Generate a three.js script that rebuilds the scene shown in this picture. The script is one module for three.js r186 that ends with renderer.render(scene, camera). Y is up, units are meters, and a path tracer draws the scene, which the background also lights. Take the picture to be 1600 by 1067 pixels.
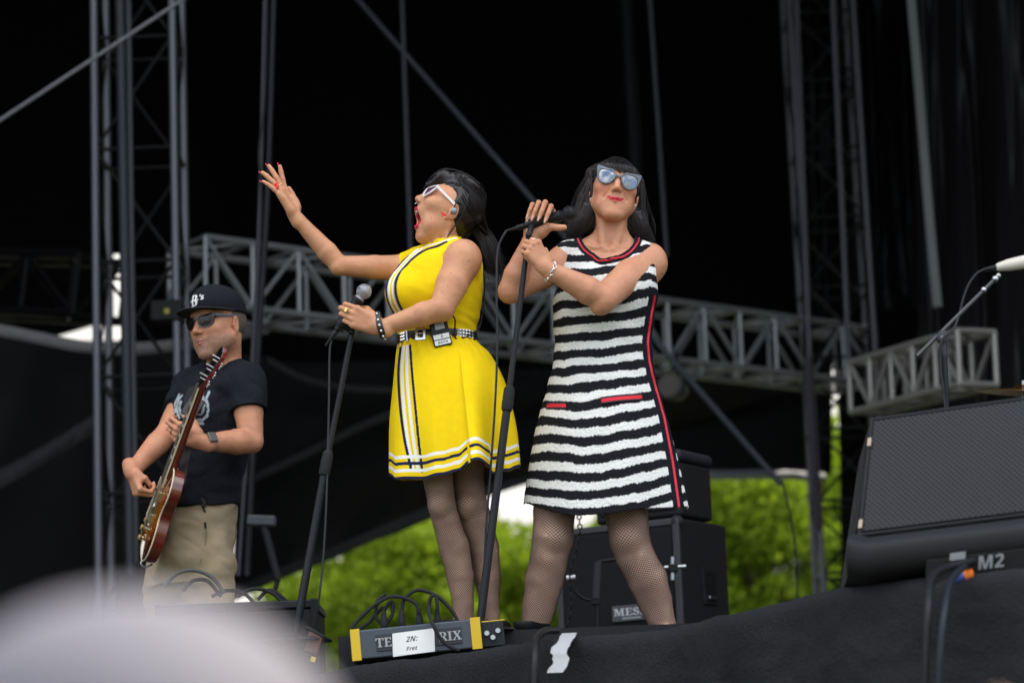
import * as THREE from 'three';
import { mergeGeometries } from 'three/addons/utils/BufferGeometryUtils.js';
import { ImprovedNoise } from 'three/addons/math/ImprovedNoise.js';
import { RoundedBoxGeometry } from 'three/addons/geometries/RoundedBoxGeometry.js';
import { FontLoader } from 'three/addons/loaders/FontLoader.js';
import { TextGeometry } from 'three/addons/geometries/TextGeometry.js';

// ---------------------------------------------------------------- camera, sky, sun, exposure
const W0 = 1600, H0 = 1067, F0 = 4185;
const scene = new THREE.Scene();
const camera = new THREE.PerspectiveCamera(2 * Math.atan(H0 / 2 / F0) * 180 / Math.PI, W0 / H0, 0.1, 400);
camera.position.set(0, 1.6, 9);
camera.rotation.order = 'YXZ';
camera.rotation.set(10.75 * Math.PI / 180, 0, -0.038);
camera.updateMatrixWorld(true);
camera.focus = 9.12;
camera.userData.fStop = 2.45;

const renderer = new THREE.WebGLRenderer({ antialias: true });
renderer.setSize(1024, 682);
renderer.toneMapping = THREE.LinearToneMapping;
renderer.toneMappingExposure = 2.15;
renderer.shadowMap.enabled = true;

let seed = 7;
const rnd = () => { seed = (seed * 1664525 + 1013904223) >>> 0; return seed / 4294967296; };
const rr = (a, b) => a + (b - a) * rnd();
const PN = new ImprovedNoise();
const noise = (x, y, z) => PN.noise(x, y, z);
const fbm = (x, y, z, o = 4) => { let s = 0, a = 0.5; for (let i = 0; i < o; i++) { s += a * PN.noise(x, y, z); x *= 2.03; y *= 2.03; z *= 2.03; a *= 0.5; } return s; };
const clamp = (x, a, b) => x < a ? a : x > b ? b : x;
const sst = (a, b, x) => { const t = clamp((x - a) / (b - a), 0, 1); return t * t * (3 - 2 * t); };
const mix = (a, b, t) => a + (b - a) * t;

{ // a computed sky: broken bright cloud over blue
  const w = 1024, h = 512, data = new Float32Array(w * h * 4);
  for (let j = 0; j < h; j++) for (let i = 0; i < w; i++) {
    const el = (j + 0.5) / h * Math.PI - Math.PI / 2, az = (i + 0.5) / w * 2 * Math.PI;
    const x = Math.cos(el) * Math.cos(az), y = Math.sin(el), z = Math.cos(el) * Math.sin(az);
    const yy = Math.max(y, 0.03) + 0.22;
    const n = fbm(x / yy * 1.1 + 3.1, z / yy * 1.1 + 1.7, 0.5, 6);
    const n2 = fbm(x / yy * 2.6 + 9, z / yy * 2.6, 4.5, 5);
    const c = sst(-0.12, 0.14, n), k = 0.78 + 0.75 * n2 + 0.25 * n;
    const up = clamp(y, 0, 1);
    const b = [mix(0.62, 0.22, up), mix(0.76, 0.40, up), mix(0.95, 0.80, up)];
    const gr = 0.2 + 1.9 * up, cl = [1.5 * k * gr, 1.42 * k * gr, 1.31 * k * gr];
    const o = (j * w + i) * 4;
    for (let q = 0; q < 3; q++) data[o + q] = Math.max(0.03, y < -0.02 ? 0.35 : mix(b[q], cl[q], c * 0.9 + 0.06));
    data[o + 3] = 1;
  }
  const t = new THREE.DataTexture(data, w, h, THREE.RGBAFormat, THREE.FloatType);
  t.mapping = THREE.EquirectangularReflectionMapping;
  t.minFilter = t.magFilter = THREE.LinearFilter; t.needsUpdate = true;
  scene.background = t; scene.environment = t;
}
const sun = new THREE.DirectionalLight(0xfff1dc, 4.8);
sun.position.set(30, 47, -38); sun.target.position.set(0, 2, -20);
sun.castShadow = true; sun.shadow.mapSize.set(2048, 2048);
Object.assign(sun.shadow.camera, { left: -60, right: 60, top: 60, bottom: -60, near: 1, far: 160 });
scene.add(sun, sun.target);

// ---------------------------------------------------------------- helpers
const V = (x, y, z) => new THREE.Vector3(x, y, z);
function P(px, py, z) { // where the line of sight through a point of the photograph meets the upright plane at z
  const d = V((px - W0 / 2) / F0, -(py - H0 / 2) / F0, -1).applyQuaternion(camera.quaternion);
  return d.multiplyScalar((z - camera.position.z) / d.z).add(camera.position);
}
function pxm(p) { // metres per photograph pixel at a point
  const q = p.clone().applyMatrix4(camera.matrixWorldInverse); return -q.z / F0;
}
const used = {};
function numbered(n) { const k = used[n] = (used[n] ?? -1) + 1; return k ? n + '_' + String(k).padStart(3, '0') : n; }
function tag(o, label, category, group) { o.userData.label = label; o.userData.category = category; if (group) o.userData.group = group; return o; }
function thing(name, label, category, pos = V(0, 0, 0), group) {
  const o = new THREE.Group(); o.name = numbered(name); o.position.copy(pos); scene.add(o); return tag(o, label, category, group);
}
function mesh(name, geo, mat, parent = scene, at) {
  const m = new THREE.Mesh(geo, mat); m.name = parent === scene ? numbered(name) : name;
  m.castShadow = m.receiveShadow = true;
  if (at) m.position.copy(at);
  else if (parent !== scene && parent.position && parent.userData.off !== false) { // geometry given in world metres
    const p = V(0, 0, 0); for (let q = parent; q && q !== scene; q = q.parent) p.add(q.position); m.position.copy(p).negate();
  }
  parent.add(m); return m;
}
function struct(name, geo, mat) { const m = mesh(name, geo, mat); m.userData.kind = 'structure'; return m; }
const dull = (hex, metal) => typeof hex !== 'number' && Math.max(...hex) < 0.07 && metal < 0.5 ? { specularIntensity: 0.38 } : null;
const std = (hex, rough = 0.7, metal = 0, more = {}) => dull(hex, metal) ? phys(hex, rough, metal, { ...dull(hex, metal), ...more }) : new THREE.MeshStandardMaterial({ color: typeof hex === 'number' ? new THREE.Color(hex) : new THREE.Color().setRGB(...hex), roughness: rough, metalness: metal, ...more });
const phys = (hex, rough = 0.7, metal = 0, more = {}) => new THREE.MeshPhysicalMaterial({ color: typeof hex === 'number' ? new THREE.Color(hex) : new THREE.Color().setRGB(...hex), roughness: rough, metalness: metal, ...more });
const box = (w, h, d, r = 0) => r ? new RoundedBoxGeometry(w, h, d, 2, r) : new THREE.BoxGeometry(w, h, d);
const mv = (g, x, y, z) => g.translate(x, y, z);
function clean(g) { const q = g.index ? g.toNonIndexed() : g; for (const k of Object.keys(q.attributes)) if (!['position', 'normal', 'uv'].includes(k)) q.deleteAttribute(k); return q; }
const merge = (list) => mergeGeometries(list.map(clean));
function bar(a, b, r, r2 = r, seg = 10) { // a straight tube between two points
  const d = b.clone().sub(a), g = new THREE.CylinderGeometry(r2, r, d.length(), seg, 1);
  g.applyQuaternion(new THREE.Quaternion().setFromUnitVectors(V(0, 1, 0), d.normalize()));
  return g.translate((a.x + b.x) / 2, (a.y + b.y) / 2, (a.z + b.z) / 2);
}
function tube(pts, r, seg = 40, rs = 8) { return new THREE.TubeGeometry(new THREE.CatmullRomCurve3(pts), seg, r, rs, false); }
function lathe(prof, a, b, seg = 28) { // profile of [radius, metres along] turned about the line from a towards b
  const g = new THREE.LatheGeometry(prof.map(([x, y]) => new THREE.Vector2(Math.max(x, 1e-5), y)), seg);
  g.applyQuaternion(new THREE.Quaternion().setFromUnitVectors(V(0, 1, 0), b.clone().sub(a).normalize()));
  return g.translate(a.x, a.y, a.z);
}
function orient(g, o, x, y, z) { if (V(0, 0, 0).crossVectors(x, y).dot(z) < 0) x = x.clone().negate(); return g.applyMatrix4(new THREE.Matrix4().makeBasis(x, y, z).setPosition(o)); }
function tex(w, h, fn, srgb = false, rep = null) {
  const d = new Uint8Array(w * h * 4);
  for (let j = 0; j < h; j++) for (let i = 0; i < w; i++) { const c = fn(i / w, j / h, i, j), o = (j * w + i) * 4; d[o] = c[0] * 255; d[o + 1] = c[1] * 255; d[o + 2] = c[2] * 255; d[o + 3] = (c[3] ?? 1) * 255; }
  const t = new THREE.DataTexture(d, w, h, THREE.RGBAFormat); t.wrapS = t.wrapT = THREE.RepeatWrapping; t.magFilter = t.minFilter = THREE.LinearFilter;
  if (srgb) t.colorSpace = THREE.SRGBColorSpace; if (rep) t.repeat.set(...rep); t.needsUpdate = true; return t;
}
function bez(p, n) { const c = new THREE.CatmullRomCurve3(p); return c.getPoints(n); }

// ---------------------------------------------------------------- distance fields and their mesher
const smin = (a, b, k) => { if (k <= 0) return Math.min(a, b); const h = Math.max(k - Math.abs(a - b), 0) / k; return Math.min(a, b) - h * h * k * 0.25; };
const smax = (a, b, k) => -smin(-a, -b, k);
function rc(a, b, r1, r2) { // tapered capsule
  const bx = b.x - a.x, by = b.y - a.y, bz = b.z - a.z, l2 = Math.max(bx * bx + by * by + bz * bz, 1e-12), q = r1 - r2, a2 = l2 - q * q, il2 = 1 / l2;
  if (a2 <= 0) { const big = r1 > r2 ? a : b, r = Math.max(r1, r2); return (x, y, z) => Math.hypot(x - big.x, y - big.y, z - big.z) - r; }
  return (x, y, z) => {
    const px = x - a.x, py = y - a.y, pz = z - a.z, yy = px * bx + py * by + pz * bz, zz = yy - l2;
    const vx = px * l2 - bx * yy, vy = py * l2 - by * yy, vz = pz * l2 - bz * yy, x2 = vx * vx + vy * vy + vz * vz;
    const y2 = yy * yy * l2, z2 = zz * zz * l2, k = Math.sign(q) * q * q * x2;
    if (Math.sign(zz) * a2 * z2 > k) return Math.sqrt(x2 + z2) * il2 - r2;
    if (Math.sign(yy) * a2 * y2 < k) return Math.sqrt(x2 + y2) * il2 - r1;
    return (Math.sqrt(x2 * a2 * il2) + yy * q) * il2 - r1;
  };
}
function ell(c, r, X = V(1, 0, 0), Y = V(0, 1, 0), Z = V(0, 0, 1)) {
  const m = Math.min(r[0], r[1], r[2]);
  return (x, y, z) => {
    const px = x - c.x, py = y - c.y, pz = z - c.z;
    const u = (px * X.x + py * X.y + pz * X.z) / r[0], v = (px * Y.x + py * Y.y + pz * Y.z) / r[1], w = (px * Z.x + py * Z.y + pz * Z.z) / r[2];
    const k0 = Math.sqrt(u * u + v * v + w * w); if (k0 < 1e-6) return -m;
    const k1 = Math.sqrt(u * u / (r[0] * r[0]) + v * v / (r[1] * r[1]) + w * w / (r[2] * r[2]));
    return k0 * (k0 - 1) / k1;
  };
}
function obox(c, h, rad, X, Y, Z) {
  return (x, y, z) => {
    const px = x - c.x, py = y - c.y, pz = z - c.z;
    const u = Math.abs(px * X.x + py * X.y + pz * X.z) - h[0] + rad, v = Math.abs(px * Y.x + py * Y.y + pz * Y.z) - h[1] + rad, w = Math.abs(px * Z.x + py * Z.y + pz * Z.z) - h[2] + rad;
    return Math.hypot(Math.max(u, 0), Math.max(v, 0), Math.max(w, 0)) + Math.min(Math.max(u, v, w), 0) - rad;
  };
}
// sections of a trunk or skirt: rows of [py, pxLeft, pxRight, z, half depth, squareness]; horizontal slices stacked by height
function loftRows(rows) {
  return rows.map(([py, l, r, z, rz, e = 2.2]) => { const a = P(l, py, z), b = P(r, py, z); return { y: (a.y + b.y) / 2, x: (a.x + b.x) / 2, z, rx: a.distanceTo(b) / 2, rz, e }; }).sort((a, b) => a.y - b.y);
}
function sectionAt(S, y) {
  let i = 0; while (i < S.length - 2 && y > S[i + 1].y) i++;
  const a = S[i], b = S[i + 1], p = S[Math.max(i - 1, 0)], n = S[Math.min(i + 2, S.length - 1)], t = clamp((y - a.y) / (b.y - a.y), 0, 1), o = {};
  for (const k of ['x', 'z', 'rx', 'rz', 'e']) {
    const m0 = (b[k] - p[k]) / Math.max(b.y - p.y, 1e-6) * (b.y - a.y), m1 = (n[k] - a[k]) / Math.max(n.y - a.y, 1e-6) * (b.y - a.y), t2 = t * t, t3 = t2 * t;
    o[k] = (2 * t3 - 3 * t2 + 1) * a[k] + (t3 - 2 * t2 + t) * m0 + (-2 * t3 + 3 * t2) * b[k] + (t3 - t2) * m1;
  }
  return o;
}
function loft(S, fold) {
  const y0 = S[0].y, y1 = S[S.length - 1].y, N = 160, tab = [];
  for (let i = 0; i <= N; i++) tab.push(sectionAt(S, mix(y0, y1, i / N)));
  return (x, y, z) => {
    const yc = clamp(y, y0, y1), f = (yc - y0) / (y1 - y0) * N, i = Math.min(Math.floor(f), N - 1), t = f - i, a = tab[i], b = tab[i + 1];
    const dx = x - mix(a.x, b.x, t), dz = z - mix(a.z, b.z, t), rx = mix(a.rx, b.rx, t), rz = mix(a.rz, b.rz, t), e = a.e;
    const k = Math.pow(Math.pow(Math.abs(dx / rx), e) + Math.pow(Math.abs(dz / rz), e), 1 / e), len = Math.hypot(dx, dz);
    let d = k < 1e-5 ? -Math.min(rx, rz) : (k - 1) * len / k * 0.86;
    if (fold) d += fold(Math.atan2(dz, dx), yc);
    const dy = y - yc; if (dy === 0) return d;
    return d > 0 ? Math.hypot(d, dy) : Math.max(d, Math.abs(dy));
  };
}
const U = (f, k = 0.01) => ({ f, k, op: 0 }), S_ = (f, k = 0.005) => ({ f, k, op: 1 }), I_ = (f, k = 0.004) => ({ f, k, op: 2 });
function evalItems(it, x, y, z) {
  let d = 1e9;
  for (let i = 0; i < it.length; i++) { const q = it[i], e = q.f(x, y, z); d = q.op === 0 ? smin(d, e, q.k) : q.op === 1 ? smax(d, -e, q.k) : smax(d, e, q.k); }
  return d;
}
function surface(items, lo, hi, cell, { color, bump, fine, uv } = {}) { // dual (surface-net) mesh of a list of fields
  const B = 8, nx = Math.ceil((hi.x - lo.x) / cell / B) * B, ny = Math.ceil((hi.y - lo.y) / cell / B) * B, nz = Math.ceil((hi.z - lo.z) / cell / B) * B;
  const half = B * cell / 2, diag = half * 1.7321, N1 = B + 1, vals = new Float32Array(N1 * N1 * N1);
  const id = new Map(), pos = [], nor = [], col = [], faces = [], cells = [];
  const key = (i, j, k) => i + (nx + 2) * (j + (ny + 2) * k);
  const SB = B * 4, sh = SB * cell / 2, sd = sh * 1.7321, lists = new Map();
  const pick = (src, cx, cy, cz, dg) => { // the fields that matter within dg of a point, or null when no surface is near
    let D = 1e9; const act = [], m = dg * 2.8;
    for (const q of src) {
      const e = q.f(cx, cy, cz); D = q.op === 0 ? smin(D, e, q.k) : q.op === 1 ? smax(D, -e, q.k) : smax(D, e, q.k);
      if (q.op === 2 ? e > -(m + q.k * 1.5) : e < m + q.k * 1.5) act.push(q);
    }
    return Math.abs(D) > dg * 1.6 + 0.004 || !act.some((q) => q.op === 0) ? null : act;
  };
  for (let bk = 0; bk < nz; bk += B) for (let bj = 0; bj < ny; bj += B) for (let bi = 0; bi < nx; bi += B) {
    const si = Math.floor(bi / SB), sj = Math.floor(bj / SB), sk = Math.floor(bk / SB), ky = si + 4096 * (sj + 4096 * sk);
    let src = lists.get(ky);
    if (src === undefined) { src = pick(items, lo.x + si * SB * cell + sh, lo.y + sj * SB * cell + sh, lo.z + sk * SB * cell + sh, sd); lists.set(ky, src); }
    if (!src) continue;
    const act = pick(src, lo.x + bi * cell + half, lo.y + bj * cell + half, lo.z + bk * cell + half, diag);
    if (!act) continue;
    const f = bump ? (x, y, z) => { const e = evalItems(act, x, y, z); return e > -0.016 && e < 0.016 ? e + bump(x, y, z) : e; } : (x, y, z) => evalItems(act, x, y, z);
    let neg = 0;
    for (let k = 0, n = 0; k <= B; k++) for (let j = 0; j <= B; j++) for (let i = 0; i <= B; i++, n++) { vals[n] = f(lo.x + (bi + i) * cell, lo.y + (bj + j) * cell, lo.z + (bk + k) * cell); if (vals[n] < 0) neg++; }
    if (neg === 0 || neg === vals.length) continue;
    for (let k = 0; k < B; k++) for (let j = 0; j < B; j++) for (let i = 0; i < B; i++) {
      const n = i + N1 * (j + N1 * k), v = [vals[n], vals[n + 1], vals[n + N1], vals[n + N1 + 1], vals[n + N1 * N1], vals[n + N1 * N1 + 1], vals[n + N1 * N1 + N1], vals[n + N1 * N1 + N1 + 1]];
      let m = 0; for (let q = 0; q < 8; q++) if (v[q] < 0) m |= 1 << q;
      if (m === 0 || m === 255) continue;
      let sx = 0, sy = 0, sz = 0, c = 0;
      for (let q = 0; q < 8; q++) for (const ax of [1, 2, 4]) if (!(q & ax)) { const w = q | ax; if ((v[q] < 0) !== (v[w] < 0)) { const t = v[q] / (v[q] - v[w]); sx += (q & 1) + (ax === 1 ? t : 0); sy += ((q >> 1) & 1) + (ax === 2 ? t : 0); sz += ((q >> 2) & 1) + (ax === 4 ? t : 0); c++; } }
      let x = lo.x + (bi + i + sx / c) * cell, y = lo.y + (bj + j + sy / c) * cell, z = lo.z + (bk + k + sz / c) * cell;
      const e = cell * 0.45; let gx, gy, gz, gl; const f0 = f, ff = fine ? (x, y, z) => f0(x, y, z) + fine(x, y, z) : f0;
      const grad = () => { gx = ff(x + e, y, z) - ff(x - e, y, z); gy = ff(x, y + e, z) - ff(x, y - e, z); gz = ff(x, y, z + e) - ff(x, y, z - e); gl = Math.hypot(gx, gy, gz) || 1e-9; };
      grad();
      const d = clamp(ff(x, y, z) * 2 * e / gl, -cell * 0.6, cell * 0.6); x -= d * gx / gl; y -= d * gy / gl; z -= d * gz / gl;
      id.set(key(bi + i, bj + j, bk + k), pos.length / 3); cells.push(bi + i, bj + j, bk + k, m);
      pos.push(x, y, z); nor.push(gx / gl, gy / gl, gz / gl);
      if (color) col.push(...color(x, y, z, gx / gl, gy / gl, gz / gl));
    }
  }
  for (let n = 0; n < cells.length; n += 4) {
    const i = cells[n], j = cells[n + 1], k = cells[n + 2], m = cells[n + 3], s = m & 1;
    const quad = (a, b, c, d, flip) => { if (a === undefined || b === undefined || c === undefined || d === undefined) return; if (flip) faces.push(a, c, b, a, d, c); else faces.push(a, b, c, a, c, d); };
    if (s !== ((m >> 1) & 1)) quad(id.get(key(i, j, k)), id.get(key(i, j - 1, k)), id.get(key(i, j - 1, k - 1)), id.get(key(i, j, k - 1)), s === 1);
    if (s !== ((m >> 2) & 1)) quad(id.get(key(i, j, k)), id.get(key(i, j, k - 1)), id.get(key(i - 1, j, k - 1)), id.get(key(i - 1, j, k)), s === 1);
    if (s !== ((m >> 4) & 1)) quad(id.get(key(i, j, k)), id.get(key(i - 1, j, k)), id.get(key(i - 1, j - 1, k)), id.get(key(i, j - 1, k)), s === 1);
  }
  for (let n = 0; n < faces.length; n += 3) { // turn faces along their normals
    const a = faces[n] * 3, b = faces[n + 1] * 3, c = faces[n + 2] * 3;
    const ux = pos[b] - pos[a], uy = pos[b + 1] - pos[a + 1], uz = pos[b + 2] - pos[a + 2], vx = pos[c] - pos[a], vy = pos[c + 1] - pos[a + 1], vz = pos[c + 2] - pos[a + 2];
    if ((uy * vz - uz * vy) * nor[a] + (uz * vx - ux * vz) * nor[a + 1] + (ux * vy - uy * vx) * nor[a + 2] < 0) { const t = faces[n + 1]; faces[n + 1] = faces[n + 2]; faces[n + 2] = t; }
  }
  const g = new THREE.BufferGeometry();
  g.setAttribute('position', new THREE.Float32BufferAttribute(pos, 3)); g.setAttribute('normal', new THREE.Float32BufferAttribute(nor, 3));
  if (color) g.setAttribute('color', new THREE.Float32BufferAttribute(col, 3));
  if (uv) { const u = []; for (let i = 0; i < pos.length; i += 3) u.push(...uv(pos[i], pos[i + 1], pos[i + 2])); g.setAttribute('uv', new THREE.Float32BufferAttribute(u, 2)); }
  g.setIndex(faces); return g;
}
// a sheet over a grid of points: fn(u, v) -> Vector3
function sheet(nu, nv, fn, { color, closed = false, uvs = [1, 1] } = {}) {
  const pos = [], uv = [], col = [], idx = [];
  for (let j = 0; j <= nv; j++) for (let i = 0; i <= nu; i++) { const p = fn(i / nu, j / nv); pos.push(p.x, p.y, p.z); uv.push(i / nu * uvs[0], j / nv * uvs[1]); if (color) col.push(...color(i / nu, j / nv, p)); }
  for (let j = 0; j < nv; j++) for (let i = 0; i < nu; i++) { const a = j * (nu + 1) + i, b = a + 1, c = a + nu + 1, d = c + 1; idx.push(a, b, d, a, d, c); }
  const g = new THREE.BufferGeometry(); g.setAttribute('position', new THREE.Float32BufferAttribute(pos, 3)); g.setAttribute('uv', new THREE.Float32BufferAttribute(uv, 2));
  if (color) g.setAttribute('color', new THREE.Float32BufferAttribute(col, 3)); g.setIndex(idx); g.computeVertexNormals();
  if (closed) { const n = g.attributes.normal; for (let j = 0; j <= nv; j++) { const a = j * (nu + 1), b = a + nu, x = n.getX(a) + n.getX(b), y = n.getY(a) + n.getY(b), z = n.getZ(a) + n.getZ(b), l = Math.hypot(x, y, z) || 1; n.setXYZ(a, x / l, y / l, z / l); n.setXYZ(b, x / l, y / l, z / l); } }
  return g;
}
// ---------------------------------------------------------------- anatomy
function frame(o, yaw, pitch, roll, s = 1) { // head frame: origin between the ears, +z out of the face
  const q = new THREE.Quaternion().setFromEuler(new THREE.Euler(pitch * Math.PI / 180, yaw * Math.PI / 180, roll * Math.PI / 180, 'ZYX'));
  const X = V(1, 0, 0).applyQuaternion(q), Y = V(0, 1, 0).applyQuaternion(q), Z = V(0, 0, 1).applyQuaternion(q), f = { o: o.clone(), X, Y, Z, s, q };
  f.at = (x, y, z) => f.o.clone().addScaledVector(X, x * s).addScaledVector(Y, y * s).addScaledVector(Z, z * s);
  f.dir = (x, y, z) => V(0, 0, 0).addScaledVector(X, x).addScaledVector(Y, y).addScaledVector(Z, z);
  f.local = (x, y, z) => { const px = x - f.o.x, py = y - f.o.y, pz = z - f.o.z; return [(px * X.x + py * X.y + pz * X.z) / s, (px * Y.x + py * Y.y + pz * Y.z) / s, (px * Z.x + py * Z.y + pz * Z.z) / s]; };
  f.rc = (a, b, r1, r2) => rc(f.at(...a), f.at(...b), r1 * s, r2 * s);
  f.ell = (c, r, X2 = X, Y2 = Y, Z2 = Z) => ell(f.at(...c), r.map((q) => q * s), X2, Y2, Z2);
  return f;
}
// all fields of a head; look: { open: jaw angle in degrees, jaw: width factor, lips: fullness, nose, smile }
function headItems(H, look = {}) {
  const { open = 0, jaw = 1, lips = 1, nose = 1, smile = 0, male = 0 } = look, L = [], it = [];
  const a = open * Math.PI / 180, ca = Math.cos(a), sa = Math.sin(a), py = -0.012, pz = -0.008;
  const J = ([x, y, z]) => { const dy = y - py, dz = z - pz; return [x, py + dy * ca - dz * sa, pz + dz * ca + dy * sa]; }; // turns the jaw down about the ears
  const both = (fn) => { fn(1); fn(-1); };
  it.push(U(H.ell([0, 0.028, -0.022], [0.0735, 0.088, look.skull ?? 0.096])));
  it.push(U(H.ell([0, 0.012, 0.03], [0.064, 0.072, 0.060]), 0.03));
  it.push(U(H.ell([0, -0.03, 0.024], [0.058 * jaw, 0.07, 0.062]), 0.03));
  both((s) => {
    it.push(U(H.rc(J([s * 0.054 * jaw, -0.05, -0.004]), J([s * 0.02 * jaw, -0.1, 0.054]), 0.015, 0.0155), 0.035));
    it.push(U(H.ell([s * 0.042, -0.018 + smile * 0.003, 0.056 + smile * 0.003], [0.022 + smile * 0.002, 0.021, 0.021]), 0.022));
    it.push(U(H.ell(J([s * 0.036, -0.062, 0.048]), [0.022, 0.028, 0.022]), 0.025));
  });
  it.push(U(H.ell(J([0, -0.103, 0.064]), [0.021 * (jaw * 0.5 + 0.5), 0.016, 0.0175]), 0.022));
  it.push(U(H.ell(J([0, -0.086, 0.045]), [0.034, 0.022, 0.026]), 0.02));
  it.push(U(H.rc([-0.03, 0.034, 0.072], [0.03, 0.034, 0.072], 0.0125 + male * 0.002, 0.0125 + male * 0.002), 0.022));
  both((s) => it.push(S_(H.ell([s * 0.031, 0.012, 0.096], [0.019, 0.013, 0.015]), 0.016)));
  both((s) => it.push(U(H.ell([s * 0.031, 0.0115, 0.0725], [0.0155, 0.0105, 0.0125]), 0.005)));
  it.push(U(H.rc([0, 0.022, 0.081], [0, -0.02, 0.1025], 0.0075 * nose, 0.0095 * nose), 0.013));
  it.push(U(H.ell([0, -0.0255, 0.1035], [0.0108 * nose, 0.0092, 0.0105]), 0.008));
  both((s) => it.push(U(H.ell([s * 0.0125 * nose, -0.029, 0.0925], [0.0075, 0.0075, 0.0105]), 0.006)));
  both((s) => it.push(S_(H.ell([s * 0.0066, -0.0375, 0.0965], [0.0034, 0.004, 0.005]), 0.003)));
  it.push(U(H.ell([0, -0.052, 0.062], [0.032, 0.02, 0.0235]), 0.016));
  it.push(U(H.ell(J([0, -0.074, 0.06]), [0.029, 0.016, 0.021]), 0.016));
  if (look.lines) both((s) => it.push(S_(H.rc([s * 0.021, -0.028, 0.0945], [s * 0.039, -0.06 + smile * 0.003, 0.0785], 0.0042, 0.0034), 0.008)));
  const up = (f) => { it.push(U(f, 0.005)); L.push(f); };
  const w = 0.0235 + smile * 0.004, cy = -0.0615 + smile * 0.003;
  if (!open) {
    it.push(S_(H.rc([-w, cy, 0.082], [w, cy, 0.082], 0.0016, 0.0016), 0.004));
    both((s) => {
      up(H.rc([s * w, cy, 0.0745], [s * 0.0065, -0.0565, 0.0872], 0.0022, 0.0042 * lips));
      up(H.rc([s * 0.0065, -0.0565, 0.0872], [0, -0.0578, 0.0885], 0.0042 * lips, 0.0042 * lips));
      up(H.rc([s * w * 0.93, cy - 0.001, 0.0755], [0, -0.0675, 0.0855], 0.0024, 0.0058 * lips));
    });
  } else {
    const ml = J([0, -0.07, 0.0805]), mc = [0, (-0.058 + ml[1]) / 2, 0.078], mh = (-0.058 - ml[1]) / 2;
    it.push(S_(H.ell([0, mc[1], 0.076], [0.0225, mh - 0.001, 0.034]), 0.005));
    const lo2 = J([0, -0.0715, 0.087]);
    both((s) => {
      const c = [s * 0.0255, mc[1] + 0.003, 0.0545];
      up(H.rc(c, [s * 0.012, -0.0555, 0.0845], 0.0034, 0.0046 * lips)); up(H.rc([s * 0.012, -0.0555, 0.0845], [0, -0.0565, 0.089], 0.0046 * lips, 0.0046 * lips));
      const lo = J([s * 0.0135, -0.0705, 0.082]); up(H.rc(c, lo, 0.0034, 0.0052 * lips)); up(H.rc(lo, lo2, 0.0052 * lips, 0.0056 * lips));
    });
  }
  both((s) => { // ears
    const ex = H.dir(0.94, 0, -s * 0.34).normalize(), ez = H.dir(s * 0.34, 0, 0.94).normalize(), ey = H.Y;
    it.push(U(ell(H.at(s * 0.0765, -0.006, -0.02), [0.0075 * H.s, 0.031 * H.s, 0.0185 * H.s], ex, ey, ez), 0.007));
    it.push(U(H.ell([s * 0.0735, -0.036, -0.012], [0.0065, 0.0095, 0.0085]), 0.005));
    it.push(S_(ell(H.at(s * 0.0845, -0.003, -0.0175), [0.0055 * H.s, 0.0205 * H.s, 0.011 * H.s], ex, ey, ez), 0.004));
    it.push(U(ell(H.at(s * 0.076, -0.008, -0.0055), [0.004 * H.s, 0.006 * H.s, 0.005 * H.s], ex, ey, ez), 0.004));
  });
  const isLip = (x, y, z) => { const [lx, ly, lz] = H.local(x, y, z), q = Math.abs(lx) / (w + 0.001), c0 = cy + smile * 0.0038 * (q * q - 0.45); if (lz < 0.055 || q >= 1) return false; const e = Math.pow(1 - q * q, 0.62), bow = q < 0.3 ? -0.0012 * (1 - q / 0.3) : 0; return ly < c0 + (0.0085 * e + bow) * (0.45 + 0.55 * lips) && ly > c0 - 0.0105 * e * (0.45 + 0.55 * lips); };
  return { items: it, lips: L, jawed: J, isLip, H };
}
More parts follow.
